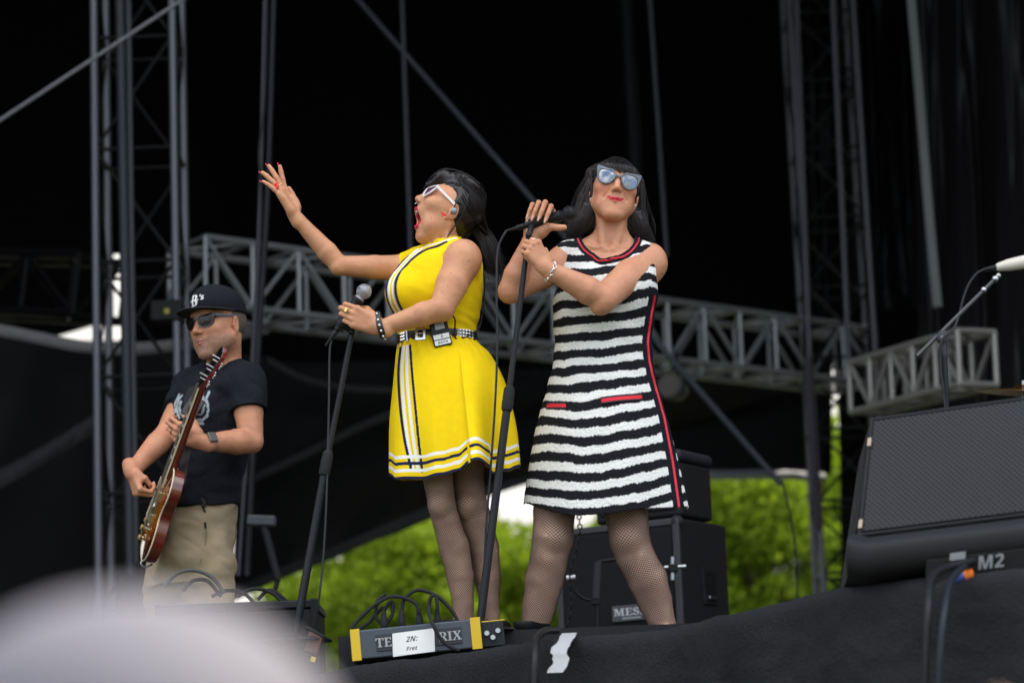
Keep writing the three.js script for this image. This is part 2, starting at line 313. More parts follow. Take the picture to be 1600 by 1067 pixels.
// a hand as fields. fwd: wrist to knuckles, lat: little finger to index side, pal: out of the palm
function handItems(o) {
  const { wrist, s = 1, fist = 0 } = o, fwd = o.fwd.clone().normalize(), lat = o.lat.clone().addScaledVector(fwd, -o.lat.dot(fwd)).normalize();
  const pal = V(0, 0, 0).crossVectors(fwd, lat).multiplyScalar(o.flip ?? 1), it = [], tips = [], joints = [], nails = [];
  const at = (f, l, p) => wrist.clone().addScaledVector(fwd, f * s).addScaledVector(lat, l * s).addScaledVector(pal, p * s);
  const R = (a, b, r1, r2) => rc(a, b, r1 * s, r2 * s);
  const base = [[0.089, 0.027], [0.093, 0.008], [0.088, -0.0105], [0.079, -0.0275]], len = [[0.041, 0.025, 0.019], [0.046, 0.029, 0.02], [0.042, 0.027, 0.02], [0.033, 0.019, 0.018]], rad = [0.0083, 0.0085, 0.008, 0.007].map((q) => q * (o.fat ?? 1));
  const wr = o.rw ?? 0.0225;
  it.push(U(R(at(-0.03, 0, 0), at(0.01, 0.001, 0.0), wr / s * 1.0, wr / s * 0.96), 0.012));
  for (let i = 0; i < 4; i++) it.push(U(R(at(0.008, base[i][1] * 0.5, 0.001), at(base[i][0] - 0.004, base[i][1], -0.001), 0.0135, 0.0112), 0.012));
  it.push(U(R(at(0.02, 0.024, 0.008), at(0.052, 0.027, 0.011), 0.014, 0.0125), 0.012));
  it.push(U(R(at(0.016, -0.018, 0.006), at(0.062, -0.024, 0.006), 0.0125, 0.0105), 0.012));
  for (let i = 0; i < 4; i++) {
    const c = o.curl[i], sp = ((o.spread ?? 4) * (1.5 - i)) * Math.PI / 180 * 0.66 + (o.fan?.[i] ?? 0) * Math.PI / 180;
    const dir0 = fwd.clone().multiplyScalar(Math.cos(sp)).addScaledVector(lat, Math.sin(sp));
    let p = at(base[i][0], base[i][1], -0.0005), ang = 0; const js = [p.clone()];
    const kn = p.clone().addScaledVector(pal, -0.0025 * s); if (c[0] > 20) it.push(U(R(kn, kn.clone().addScaledVector(fwd, 0.001), rad[i] * 1.18, rad[i] * 1.18), 0.006));
    let d = dir0;
    for (let j = 0; j < 3; j++) {
      ang += c[j] * Math.PI / 180; d = dir0.clone().multiplyScalar(Math.cos(ang)).addScaledVector(pal, Math.sin(ang));
      const q = p.clone().addScaledVector(d, len[i][j] * s), r0 = rad[i] * (1 - j * 0.09), r1 = rad[i] * (1 - (j + 1) * 0.09) * (j === 2 ? 0.92 : 1);
      it.push(U(R(p, q, r0 * 1.02, r1), j === 0 ? 0.007 : 0.0025)); p = q; js.push(p.clone());
    }
    const back = dir0.clone().multiplyScalar(Math.sin(ang)).addScaledVector(pal, -Math.cos(ang));
    nails.push(p.clone().addScaledVector(d, 0.001 * s).addScaledVector(back, rad[i] * 0.75 * s)); tips.push(p); joints.push({ js, back, d, r: rad[i] * s });
  }
  const t = o.thumb ?? [[0.055, 0.044, 0.02], [0.08, 0.05, 0.032], [0.1, 0.042, 0.04]];
  const tp = [at(0.022, 0.022, 0.008), ...t.map((q) => at(...q))];
  it.push(U(R(tp[0], tp[1], 0.0145, 0.0108), 0.012)); it.push(U(R(tp[1], tp[2], 0.0105, 0.0092), 0.004)); it.push(U(R(tp[2], tp[3], 0.0094, 0.0078), 0.002));
  nails.push(tp[3].clone().addScaledVector(pal, -0.004 * s).addScaledVector(lat, 0.004 * s));
  return { items: it, nails, tips, joints, at, fwd, lat, pal, s, thumb: tp };
}
const lerpV = (a, b, t) => a.clone().lerp(b, t);
// skin tone with mottling, freckles and redder patches
function skinTone(base, seedv = 0, freck = 0.5) {
  return (x, y, z) => {
    const n = fbm(x * 14 + seedv, y * 14, z * 14, 3), m = noise(x * 60 + seedv, y * 60, z * 60), fr = sst(0.42, 0.62, noise(x * 210 + seedv, y * 210, z * 210)) * freck;
    const b2 = fbm(x * 38 + seedv, y * 38 + 5, z * 38, 3), k = 1 + 0.2 * n + 0.12 * b2 + 0.05 * m;
    return [base[0] * k * (1 - fr * 0.12), base[1] * k * (1 + 0.07 * n - 0.1 * b2 - 0.04 * m) * (1 - fr * 0.28), base[2] * k * (1 - 0.14 * b2) * (1 - fr * 0.34)];
  };
}
// skin fold relief
const poreBump = (x, y, z) => 0.00022 * noise(x * 300, y * 300, z * 300) + 0.0013 * noise(x * 19, y * 19, z * 19) + 0.0006 * noise(x * 55, y * 55, z * 55);
// a tube round a limb that follows the fields: for stockings and sleeves. pts: centre line, fn(t,ang)-> extra radius
function wrap(items, pts, nu, nv, off, { color, t0 = 0, t1 = 1, uvs = [1, 1], extra } = {}) {
  const c = new THREE.CatmullRomCurve3(pts), ref = V(0.02, 0, 1);
  return sheet(nu, nv, (u, v) => {
    const t = mix(t0, t1, v), o = c.getPoint(t), T = c.getTangent(t), A = ref.clone().addScaledVector(T, -ref.dot(T)).normalize(), Bv = V(0, 0, 0).crossVectors(T, A);
    const a = u * Math.PI * 2 - Math.PI / 2 * 2, d = A.multiplyScalar(Math.cos(a)).addScaledVector(Bv, Math.sin(a));
    let r = 0.004; for (let i = 0; i < 26; i++) { const e = evalItems(items, o.x + d.x * r, o.y + d.y * r, o.z + d.z * r); if (e > -0.0002) break; r += Math.max(-e * 0.9, 0.0003); if (r > 0.2) break; }
    r += off + (extra ? extra(u, v) : 0);
    return o.addScaledVector(d, r);
  }, { color, closed: true, uvs });
}
// a band round a limb at one place of its centre line
function band(items, a, b, w, off, thick, seg = 40, color) {
  const T = b.clone().sub(a).normalize(), ref = Math.abs(T.z) < 0.8 ? V(0, 0, 1) : V(0, 1, 0), A = ref.clone().addScaledVector(T, -ref.dot(T)).normalize(), Bv = V(0, 0, 0).crossVectors(T, A);
  const prof = [[-w / 2, 0], [-w / 2 * 0.8, thick], [w / 2 * 0.8, thick], [w / 2, 0], [w / 2, -0.002], [-w / 2, -0.002], [-w / 2, 0]];
  const ring = []; for (let i = 0; i <= seg; i++) { const an = i / seg * Math.PI * 2, d = A.clone().multiplyScalar(Math.cos(an)).addScaledVector(Bv, Math.sin(an)); let r = 0.003; for (let n = 0; n < 26; n++) { const p = a.clone().addScaledVector(d, r), e = evalItems(items, p.x, p.y, p.z); if (e > -0.0002) break; r += Math.max(-e * 0.9, 0.0003); } ring.push([d, r + off]); }
  return sheet(seg, prof.length - 1, (u, v) => { const [d, r] = ring[Math.round(u * seg)], p = prof[Math.round(v * (prof.length - 1))]; return a.clone().addScaledVector(d, r + p[1]).addScaledVector(T, p[0]); }, { color });
}
// point on the surface of a field set from p along d
function hitOut(items, p, d, r = 0.002) { for (let n = 0; n < 60; n++) { const e = evalItems(items, p.x + d.x * r, p.y + d.y * r, p.z + d.z * r); if (e > -0.0002) break; r += Math.max(-e * 0.9, 0.0003); } return p.clone().addScaledVector(d, r); }
// puts a point on the surface of a field set, plus an offset
function onto(items, p, off = 0.001) { const e = 0.002; for (let n = 0; n < 4; n++) { const d = evalItems(items, p.x, p.y, p.z) - off, gx = evalItems(items, p.x + e, p.y, p.z) - evalItems(items, p.x - e, p.y, p.z), gy = evalItems(items, p.x, p.y + e, p.z) - evalItems(items, p.x, p.y - e, p.z), gz = evalItems(items, p.x, p.y, p.z + e) - evalItems(items, p.x, p.y, p.z - e), l = Math.hypot(gx, gy, gz) || 1; p.x -= d * gx / l; p.y -= d * gy / l; p.z -= d * gz / l; if (Math.abs(d) < 0.0006) break; } return p; }
// hair strands: paths of points -> tapered ribbons of four sides, joined
function strands(paths, r0, seg = 9) {
  const pos = [], idx = [], K = 4;
  for (const [pts, rs] of paths) {
    const c = new THREE.CatmullRomCurve3(pts), base = pos.length / 3, r1 = r0 * (rs ?? 1);
    for (let j = 0; j <= seg; j++) {
      const t = j / seg, o = c.getPoint(t), T = c.getTangent(t), ref = Math.abs(T.z) < 0.9 ? V(0, 0, 1) : V(1, 0, 0), A = ref.addScaledVector(T, -ref.dot(T)).normalize(), Bv = V(0, 0, 0).crossVectors(T, A), r = r1 * (t < 0.75 ? 1 : mix(1, 0.15, (t - 0.75) / 0.25));
      for (let q = 0; q < K; q++) { const an = q / K * Math.PI * 2; pos.push(o.x + (A.x * Math.cos(an) + Bv.x * Math.sin(an)) * r, o.y + (A.y * Math.cos(an) + Bv.y * Math.sin(an)) * r, o.z + (A.z * Math.cos(an) + Bv.z * Math.sin(an)) * r); }
    }
    for (let j = 0; j < seg; j++) for (let q = 0; q < K; q++) { const a = base + j * K + q, b = base + j * K + (q + 1) % K; idx.push(a, b, b + K, a, b + K, a + K); }
  }
  const g = new THREE.BufferGeometry(); g.setAttribute('position', new THREE.Float32BufferAttribute(pos, 3)); g.setIndex(idx); g.computeVertexNormals(); return g;
}
// ---------------------------------------------------------------- things people wear and hold
const SKIN_MAT = phys([1, 1, 1], 0.44, 0, { vertexColors: true, specularIntensity: 0.55 });
const CLOTH_MAT = phys([1, 1, 1], 0.85, 0, { vertexColors: true, specularIntensity: 0.15, sheen: 0.04, sheenRoughness: 0.6 });
const M = {
  black: std([0.012, 0.012, 0.013], 0.55), satin: std([0.014, 0.014, 0.016], 0.34), rubber: std([0.018, 0.018, 0.02], 0.7), chrome: std([0.75, 0.75, 0.76], 0.22, 1),
  steel: std([0.45, 0.46, 0.48], 0.32, 1), gold: std([0.83, 0.6, 0.22], 0.3, 1), red: phys([0.62, 0.012, 0.014], 0.3), white: std([0.75, 0.75, 0.74], 0.6),
  leather: phys([0.012, 0.011, 0.011], 0.42), hair: phys([0.01, 0.008, 0.008], 0.36, 0, { specularIntensity: 0.7 }), brownhair: phys([0.013, 0.0088, 0.008], 0.36, 0, { specularIntensity: 0.7 }), shoe: std([0.012, 0.012, 0.012], 0.45),
};
const meshTex = (n, lo, hi) => tex(64, 64, (u, v) => { const a = Math.abs(((u + v) * 4) % 1 - 0.5), b = Math.abs(((u - v + 4) * 4) % 1 - 0.5), c = (a < 0.16 || b < 0.16) ? hi : lo; return [c, c, c]; }, false, n);
function chain(list, k = 0.02) { // [[px, py, z, r], ...] -> fields and points
  const pts = list.map(([x, y, z]) => P(x, y, z)), it = [];
  for (let i = 0; i < list.length - 1; i++) it.push(U(rc(pts[i], pts[i + 1], list[i][3], list[i + 1][3]), i ? 0.006 : k));
  return { it, pts };
}
function capsuleMic(parentName, label, a, b, ballMat, rBall = 0.0255, group) { // a hand-held vocal microphone: tail a, ball towards b
  const d = b.clone().sub(a).normalize(), L = a.distanceTo(b), t = thing(parentName, label, 'microphone', a.clone(), group);
  mesh('handle', lathe([[0, 0], [0.0105, 0], [0.0115, 0.006], [0.0125, 0.05], [0.0165, L - 0.052], [0.0205, L - 0.034], [0.0205, L - 0.028], [0, L - 0.028]], a, b), M.satin, t);
  const ring = L - 0.018, g = []; for (let i = 0; i <= 14; i++) { const an = -0.95 + i / 14 * (Math.PI / 2 + 0.95); g.push([Math.cos(an) * rBall, ring + rBall * 0.75 + Math.sin(an) * rBall * 1.05]); }
  mesh('grille', lathe([[0.0195, ring - 0.012], ...g], a, b, 36), ballMat, t);
  mesh('ring', lathe([[rBall * 0.93, ring + rBall * 0.55], [rBall * 1.045, ring + rBall * 0.62], [rBall * 1.045, ring + rBall * 0.86], [rBall * 0.97, ring + rBall * 0.92]], a, b, 36), ballMat, t);
  const plug = mesh('plug', lathe([[0, -0.062], [0.0045, -0.062], [0.0055, -0.03], [0.0095, -0.024], [0.0098, 0.002], [0, 0.002]], a, b), M.satin, t);
  return { t, d, plug, tail: a.clone().addScaledVector(d, -0.06) };
}
function micStand(label, top, clutch, foot, r1, r2, clip, group) { // straight tubular stand with a clutch and a round base
  const t = thing('microphone_stand', label, 'microphone stand', foot.clone(), group);
  const dn = foot.clone().sub(top).normalize();
  mesh('upper_tube', bar(top, clutch, r1, r1, 16), M.pole, t);
  mesh('lower_tube', bar(clutch, foot, r2, r2, 16), M.pole, t);
  mesh('clutch', lathe([[0, -0.035], [r2 * 1.05, -0.035], [r2 * 1.35, -0.028], [r2 * 1.42, 0.0], [r2 * 1.28, 0.004], [r2 * 1.4, 0.008], [r2 * 1.3, 0.042], [r1 * 1.25, 0.052], [0, 0.053]].map(([a, b]) => [a, b]), clutch, top), M.rubber, t);
  mesh('base', lathe([[0, 0.03], [0.02, 0.028], [0.03, 0.018], [0.115, 0.012], [0.125, 0.004], [0.125, 0], [0, 0]], foot, foot.clone().add(V(0, 1, 0)), 40), M.satin, t);
  if (clip) {
    const [c, ax] = clip; mesh('clip', merge([lathe([[0.0125, 0.018], [0.0175, 0.018], [0.0185, 0.03], [0.0185, 0.07], [0.0165, 0.076], [0.0125, 0.076]], c, c.clone().add(ax)), bar(c.clone().addScaledVector(ax, 0.03), top, 0.011, 0.009, 12), lathe([[0, -0.014], [0.011, -0.014], [0.011, 0.014], [0, 0.014]], top.clone().add(V(0, 0, 0)), top.clone().add(V(0, 0, 1)), 14)]), M.satin, t);
  }
  return t;
}
M.pole = std([0.02, 0.021, 0.024], 0.3, 0.35);
// spectacles in a head frame. outline(s): list of [x, y] round one lens, s = side
function glasses(parent, G, { outline, inside, frameMat, lensMat, rim = 0.0035, depth = 0.004, bridge, temple, wrapAng = 0.12, templeMat }) {
  const gparts = [], lens = [];
  for (const s of [1, -1]) {
    const pts = outline.map(([x, y]) => new THREE.Vector2(x * s, y)), sh = new THREE.Shape(), cv = new THREE.SplineCurve([...pts, pts[0]]).getPoints(60);
    sh.setFromPoints(cv);
    const cx = cv.reduce((a, p) => a + p.x, 0) / cv.length, cy = cv.reduce((a, p) => a + p.y, 0) / cv.length;
    const hole = new THREE.Path(), inner = inside ? new THREE.SplineCurve([...inside, inside[0]].map(([x, y]) => new THREE.Vector2(x * s, y))).getPoints(60) : cv.map((p) => { const dx = p.x - cx, dy = p.y - cy, l = Math.hypot(dx, dy), q = (l - (typeof rim === 'function' ? rim(dx * s / l, dy / l) : rim)) / l; return new THREE.Vector2(cx + dx * q, cy + dy * q); });
    hole.setFromPoints(inner.slice().reverse()); sh.holes.push(hole);
    const bend = (g) => { const p = g.attributes.position; for (let i = 0; i < p.count; i++) { const x = p.getX(i); p.setZ(i, p.getZ(i) - Math.abs(x) * wrapAng - x * x * 2.2); } g.computeVertexNormals(); return g; };
    const fg = bend(new THREE.ExtrudeGeometry(sh, { depth, bevelEnabled: true, bevelSize: 0.0007, bevelThickness: 0.0008, bevelSegments: 2, curveSegments: 20 }));
    gparts.push(fg);
    const ls = new THREE.Shape(inner.map((p) => new THREE.Vector2(cx + (p.x - cx) * 1.02, cy + (p.y - cy) * 1.02)));
    const lg = sheet(22, 22, (u, v) => { const a = u * Math.PI * 2, f = inner[Math.min(Math.floor(u * inner.length), inner.length - 1)]; const x = cx + (f.x - cx) * v * 1.03, y = cy + (f.y - cy) * v * 1.03; return V(x, y, depth * 0.6 + 0.0022 * (1 - v * v) - Math.abs(x) * wrapAng - x * x * 2.2); }, {});
    lens.push(lg);
  }
  if (bridge) gparts.push(bridge());
  const root = mesh('sunglasses', orient(merge(gparts), G.o, G.X.clone().multiplyScalar(G.s), G.Y.clone().multiplyScalar(G.s), G.Z.clone().multiplyScalar(G.s)), frameMat, parent);
  for (const l of lens) mesh('lens', orient(l, G.o, G.X.clone().multiplyScalar(G.s), G.Y.clone().multiplyScalar(G.s), G.Z.clone().multiplyScalar(G.s)), lensMat, root);
  if (temple) for (const s of [1, -1]) {
    const [a, b, h0, h1] = temple, A = G.at(a[0] * s, a[1], a[2]), B = G.at(b[0] * s, b[1], b[2]), d = B.clone().sub(A).normalize(), n = G.X, w = V(0, 0, 0).crossVectors(d, n).normalize();
    const g = box(1, 1, 1); const p = g.attributes.position;
    for (let i = 0; i < p.count; i++) { const t = p.getZ(i) + 0.5, q = A.clone().lerp(B, t).addScaledVector(w, p.getY(i) * mix(h0, h1, t)).addScaledVector(n, p.getX(i) * 0.0028); p.setXYZ(i, q.x, q.y, q.z); }
    g.computeVertexNormals(); mesh('temple', g, templeMat ?? frameMat, root);
  }
  return root;
}
// a cord sewn on a surface: list of world points whose z is found on the fields, looking out along dir
function cord(items, pts, r, off = 0.001, dir = V(0, 0, 1), flat = 0.6) {
  const q = pts.map((p) => hitOut(items, p, dir).addScaledVector(dir, off)), g = new THREE.TubeGeometry(new THREE.CatmullRomCurve3(q), q.length * 5, r, 8, false), p = g.attributes.position;
  return g;
}
function fishnet(nu, nv) { // a knotted diamond net as an alpha map
  return tex(128, 128, (u, v) => { const a = Math.abs(u + v - Math.round(u + v)), b = Math.abs(u - v - Math.round(u - v)), m = Math.min(a, b), kn = Math.hypot(Math.min(u, 1 - u), Math.min(v, 1 - v)), kc = Math.hypot(u - 0.5, v - 0.5); const on = m < 0.1 || kn < 0.16 || kc < 0.16 ? 1 : 0; return [on, on, on]; }, false, [nu, nv]);
}
function longNails(parent, h, mat, w = 0.0048) { // varnished nails that stand out past the finger tips
  h.joints.forEach((j, i) => mesh('fingernail', orient(new THREE.SphereGeometry(1, 14, 10).scale(w, 0.0019, 0.0085), h.tips[i].clone().addScaledVector(j.d, j.r * 0.75).addScaledVector(j.back, j.r * 0.5), V(0, 0, 0).crossVectors(j.back, j.d), j.back, j.d), mat, parent));
}
function limbTights(parent, items, pts, t0, t1, nu, nv) {
  const net = fishnet(1, 1), mat = phys([0.008, 0.007, 0.008], 0.7, 0, { alphaMap: net, alphaTest: 0.5, side: THREE.DoubleSide });
  return mesh('fishnet_tights', wrap(items, pts, 72, 120, 0.0012, { t0, t1, uvs: [nu, nv] }), mat, parent);
}
// ---------------------------------------------------------------- ground, stage, cloths
const RISER = 2.3, FLOOR_Y = 1.97;
const fabricTex = (n) => tex(256, 256, (u, v, i, j) => { const k = 0.5 + 0.25 * Math.sin(i * Math.PI / 2) * Math.sin(j * Math.PI / 2) + 0.35 * noise(i * 0.31, j * 0.07, 3) + 0.25 * noise(i * 0.05, j * 0.3, 9); return [k, k, k]; }, false, n);
const turfTex = tex(256, 256, (u, v, i, j) => { const k = 0.8 + 0.3 * noise(i * 0.2, j * 0.2, 1) + 0.2 * noise(i * 0.05, j * 0.05, 6); return [k, k, k]; }, true, [80, 80]);
struct('ground', sheet(40, 40, (u, v) => V(mix(-160, 160, u), 0.25 * noise(u * 6, v * 6, 0) * 0.2, mix(120, -200, v))), std([0.07, 0.085, 0.035], 0.95, 0, { map: turfTex, side: THREE.DoubleSide }));
struct('stage_floor', mv(box(15, 0.12, 13), 0, FLOOR_Y - 0.06, -7.2), std([0.02, 0.02, 0.021], 0.7));
struct('stage_riser', mv(box(3.4, RISER - FLOOR_Y, 3.4), 1.1, (RISER + FLOOR_Y) / 2 + 0.001, -1.4), std([0.018, 0.018, 0.02], 0.8));
const clothMat = (c, b = 0.0006, r = [6, 6], more = {}) => phys(c, 0.92, 0, { specularIntensity: 0.3, bumpMap: fabricTex(r), bumpScale: b, side: THREE.DoubleSide, ...more });
{ // black cloth over the lip of the stage: a top that sags a little and a front that hangs in soft folds
  const lip = [[250, 1105, 0.2], [430, 1072, 0.42], [550, 1041, 0.5], [640, 1030, 0.55], [720, 1020, 0.62], [800, 1007, 0.75], [850, 1000, 0.85], [940, 992, 0.95], [1050, 982, 1.05], [1110, 966, 1.15], [1160, 956, 1.25], [1250, 934, 1.45], [1330, 917, 1.62], [1450, 903, 1.8], [1600, 888, 2.0], [1760, 872, 2.2]].map(([a, b, c]) => P(a, b, c));
  const c = new THREE.CatmullRomCurve3(lip);
  struct('stage_cloth', sheet(420, 150, (u, v) => {
    const p = c.getPoint(u), wob = 0.006 * noise(u * 30, 0, 0) + 0.003 * noise(u * 90, 2, 0);
    if (v < 0.3) { const q = v / 0.3, s = 0.04 * Math.sin(q * Math.PI); return V(p.x + (1 - q) * 0.15, p.y + wob - (1 - q) * 0.012 - s * 0.3, p.z - (1 - q) * 1.0 + 0.0); }
    const q = (v - 0.3) / 0.7, d = q * 1.5, r = 0.045, out = d < r * 1.57 ? r * Math.sin(d / r) : r, dn = d < r * 1.57 ? r * (1 - Math.cos(d / r)) : d - r * 0.57;
    const fo = (0.035 * Math.sin(u * 55 + 2 * noise(u * 9, 0, 5)) + 0.03 * noise(u * 25, q * 2, 8)) * sst(0.0, 0.35, q) + (0.012 * noise(u * 14, q * 9, 3) + 0.009 * (0.4 - Math.abs(noise(u * 24, q * 16, 6))) + 0.004 * noise(u * 60, q * 30, 1)) * sst(0, 0.1, q);
    return V(p.x - 0.35 * (out + fo), p.y + wob - dn, p.z + out + fo);
  }, { uvs: [9, 6] }), clothMat([0.036, 0.0375, 0.042], 0.008, [1.4, 1.4], { map: tex(256, 256, (u, v, i, j) => { const k = 0.62 + 0.3 * noise(i * 0.9, j * 0.12, 2) + 0.3 * noise(i * 0.1, j * 0.9, 7) + 0.25 * fbm(u * 6, v * 6, 2, 3); return [k, k, k]; }, false, [5, 5]) }));
  const tape = (list, w) => { const cc = new THREE.CatmullRomCurve3(list); return sheet(6, 30, (u, v) => { const p = cc.getPoint(v), k = 0.9 + 0.25 * noise(v * 6, 1, 1); return V(p.x + (u - 0.5) * w * k + 0.004 * noise(v * 9, u * 3, 0), p.y, p.z); }); };
  tag(mesh('tape', tape([[890, 989, 0.93], [882, 1003, 1.03], [873, 1018, 1.07], [877, 1031, 1.08], [867, 1051, 1.10]].map(([a, b, d]) => P(a, b, d)), 0.052), std([0.36, 0.37, 0.38], 0.6, 0, { side: THREE.DoubleSide })), 'crumpled strip of white tape on the front of the black stage cloth', 'tape');
  tag(mesh('cable', tube([P(870, 985, 0.6), P(850, 987, 0.9), P(838, 1000, 1.05), P(836, 1030, 1.12), P(835, 1080, 1.14), P(834, 1180, 1.14)], 0.012, 60, 12), std([0.013, 0.013, 0.014], 0.4)), 'thick black cable hanging over the stage cloth beside the white tape', 'cable');
}
// black walls, roof and drapes of the stage
const drapeTex = fabricTex([40, 40]);
const drapeMat = phys([0.0055, 0.0052, 0.006], 0.9, 0, { specularIntensity: 0.2, bumpMap: drapeTex, bumpScale: 0.002, side: THREE.DoubleSide });
const tarpMat = phys([0.014, 0.014, 0.0155], 0.75, 0, { specularIntensity: 0.4, side: THREE.DoubleSide, bumpMap: fabricTex([4, 4]), bumpScale: 0.003 });
const greyTarp = std([0.24, 0.24, 0.25], 0.8, 0, { side: THREE.DoubleSide });
struct('stage_roof', mv(box(26, 0.5, 16.1), 0, 11.2, -8.95), std([0.012, 0.012, 0.013], 0.9));
{ // a sheet hung between four photograph points, with folds
  const hang = (q, { nu = 60, nv = 40, fx = 0.06, wave = 14, sag = 0, crumple = 0 } = {}) => { const [a, b, c, d] = q.map((p) => P(...p)); // top left, top right, bottom left, bottom right
    return sheet(nu, nv, (u, v) => { const p = lerpV(lerpV(a, b, u), lerpV(c, d, u), v); p.y -= sag * Math.sin(u * Math.PI) * v; p.z += fx * (Math.sin(u * wave + 2 * noise(u * 4, v * 2, 1)) * 0.6 + noise(u * wave * 0.5, v * 3, 4)) + crumple * noise(u * 16, v * 60, 2); return p; }, { uvs: [3, 3] }); };

  const cur = (label, q, o, mat = drapeMat) => tag(mesh('curtain', hang(q, o), mat), label, 'curtain');
  cur('huge black mesh backdrop hanging behind the singers', [[290, -420, -16], [1300, -420, -16], [390, 660, -16], [1300, 742, -16]], { fx: 0.05, wave: 9 });
  cur('black side drape filling the left edge behind the lattice tower', [[-320, -420, -13.5], [176, -420, -14.6], [-320, 640, -13.5], [178, 500, -14.6]], { fx: 0.05, wave: 8 });
  cur('black drape between the left lattice tower and the raised hand', [[198, -420, -14.7], [460, -420, -16.4], [203, 640, -14.7], [520, 660, -16.4]], { fx: 0.05, wave: 6 });
  cur('narrow black drape above the gap of daylight in the left tower', [[170, -420, -14.75], [206, -420, -14.75], [170, 398, -14.75], [206, 398, -14.75]], { fx: 0.02, wave: 2, nu: 8 });
  cur('narrow black drape below the gap of daylight in the left tower', [[100, 532, -14.4], [206, 532, -14.75], [100, 700, -14.4], [206, 700, -14.75]], { fx: 0.02, wave: 2, nu: 8 });
  cur('dark drape hanging to the floor behind the right side of the right tower', [[1309, 480, -13.8], [1480, 480, -13.0], [1316, 960, -13.8], [1500, 960, -13.0]], { fx: 0.05, wave: 9, nu: 30 });
  for (const [x, l] of [[-7.6, 'black side wall of the stage on the left'], [6.6, 'black side wall of the stage on the right']]) tag(mesh('side_wall', mv(box(0.15, 9.2, 15.5), x, 6.5, -8.4), std([0.01, 0.01, 0.011], 0.9)), l, 'wall');
  cur('black side drape with long vertical folds at the right edge', [[1410, -420, -10.5], [1900, -420, -7.5], [1440, 700, -10.5], [1950, 780, -7.5]], { fx: 0.17, wave: 44, nu: 140 }, std([0.014, 0.013, 0.0145], 0.42, 0, { side: THREE.DoubleSide }));
  cur('black drape hanging behind the right lattice tower', [[1235, -420, -15.2], [1440, -420, -14.5], [1270, 560, -15.2], [1470, 620, -14.5]], { fx: 0.14, wave: 26, crumple: 0.05 }, std([0.011, 0.011, 0.0125], 0.3, 0, { side: THREE.DoubleSide }));
  // tarpaulins low on the left
  const tp = (label, q, o, mat = tarpMat) => tag(mesh('tarpaulin', hang(q, o), mat), label, 'tarpaulin');
  tp('dark tarpaulin stretched low behind the guitarist and the left tower', [[-60, 520, -9.5], [420, 560, -11], [-120, 1160, -9.5], [330, 1000, -11]], { fx: 0.12, wave: 8, sag: 0.1 });
  tp('dark slanting tarpaulin whose lower edge rises to the right behind the singers', [[380, 560, -13], [1290, 590, -15], [360, 930, -13], [860, 740, -15]], { fx: 0.2, wave: 9, nu: 90, nv: 60, crumple: 0.04 });
  tp('dark flat tarpaulin above the trees between singer and right tower', [[830, 575, -14.6], [1295, 590, -15.4], [820, 752, -14.6], [1290, 741, -15.4]], { fx: 0.03, wave: 6 });
  const strip = (label, list, w, mat) => { const c = new THREE.CatmullRomCurve3(list.map((p) => P(...p))); return tag(mesh('hem_strip', sheet(8, 70, (u, v) => { const p = c.getPoint(v); return V(p.x, p.y - (u - 0.5) * w, p.z + 0.03 * Math.sin(u * 3) + 0.02 * noise(v * 12, u, 0)); }), mat), label, 'tarpaulin'); };
  strip('pale curved edge of the tarpaulin behind the left tower', [[-40, 508, -9.2], [60, 528, -9.2], [130, 541, -9.2], [210, 545, -9.2], [300, 535, -9.4], [420, 512, -10]], 0.085, greyTarp);
  strip('grey fold of tarpaulin slanting up behind the guitarist', [[-40, 770, -9.0], [60, 715, -9.0], [150, 660, -9.2]], 0.13, std([0.04, 0.04, 0.043], 0.75, 0, { side: THREE.DoubleSide }));
  strip('grey hem along the rising lower edge of the slanting tarpaulin', [[350, 938, -12.9], [420, 904, -13], [520, 864, -13.2], [640, 812, -13.6], [760, 768, -14.2], [880, 730, -14.8]], 0.10, std([0.06, 0.06, 0.064], 0.75, 0, { side: THREE.DoubleSide }));
  strip('grey fold crossing the slanting tarpaulin under the truss', [[385, 752, -12.7], [470, 713, -12.8], [560, 668, -13], [660, 628, -13.4]], 0.07, std([0.06, 0.06, 0.064], 0.75, 0, { side: THREE.DoubleSide }));
  strip('grey sagging fold of the tarpaulin left of the yellow skirt', [[415, 560, -12.6], [470, 590, -12.6], [540, 606, -12.8], [630, 610, -13]], 0.06, std([0.06, 0.06, 0.064], 0.75, 0, { side: THREE.DoubleSide }));
  strip('grey hem of the flat tarpaulin just above the trees', [[1085, 742, -14.9], [1150, 742, -15], [1210, 741, -15.1], [1290, 746, -15.3]], 0.085, std([0.3, 0.32, 0.35], 0.8, 0, { side: THREE.DoubleSide }));
}
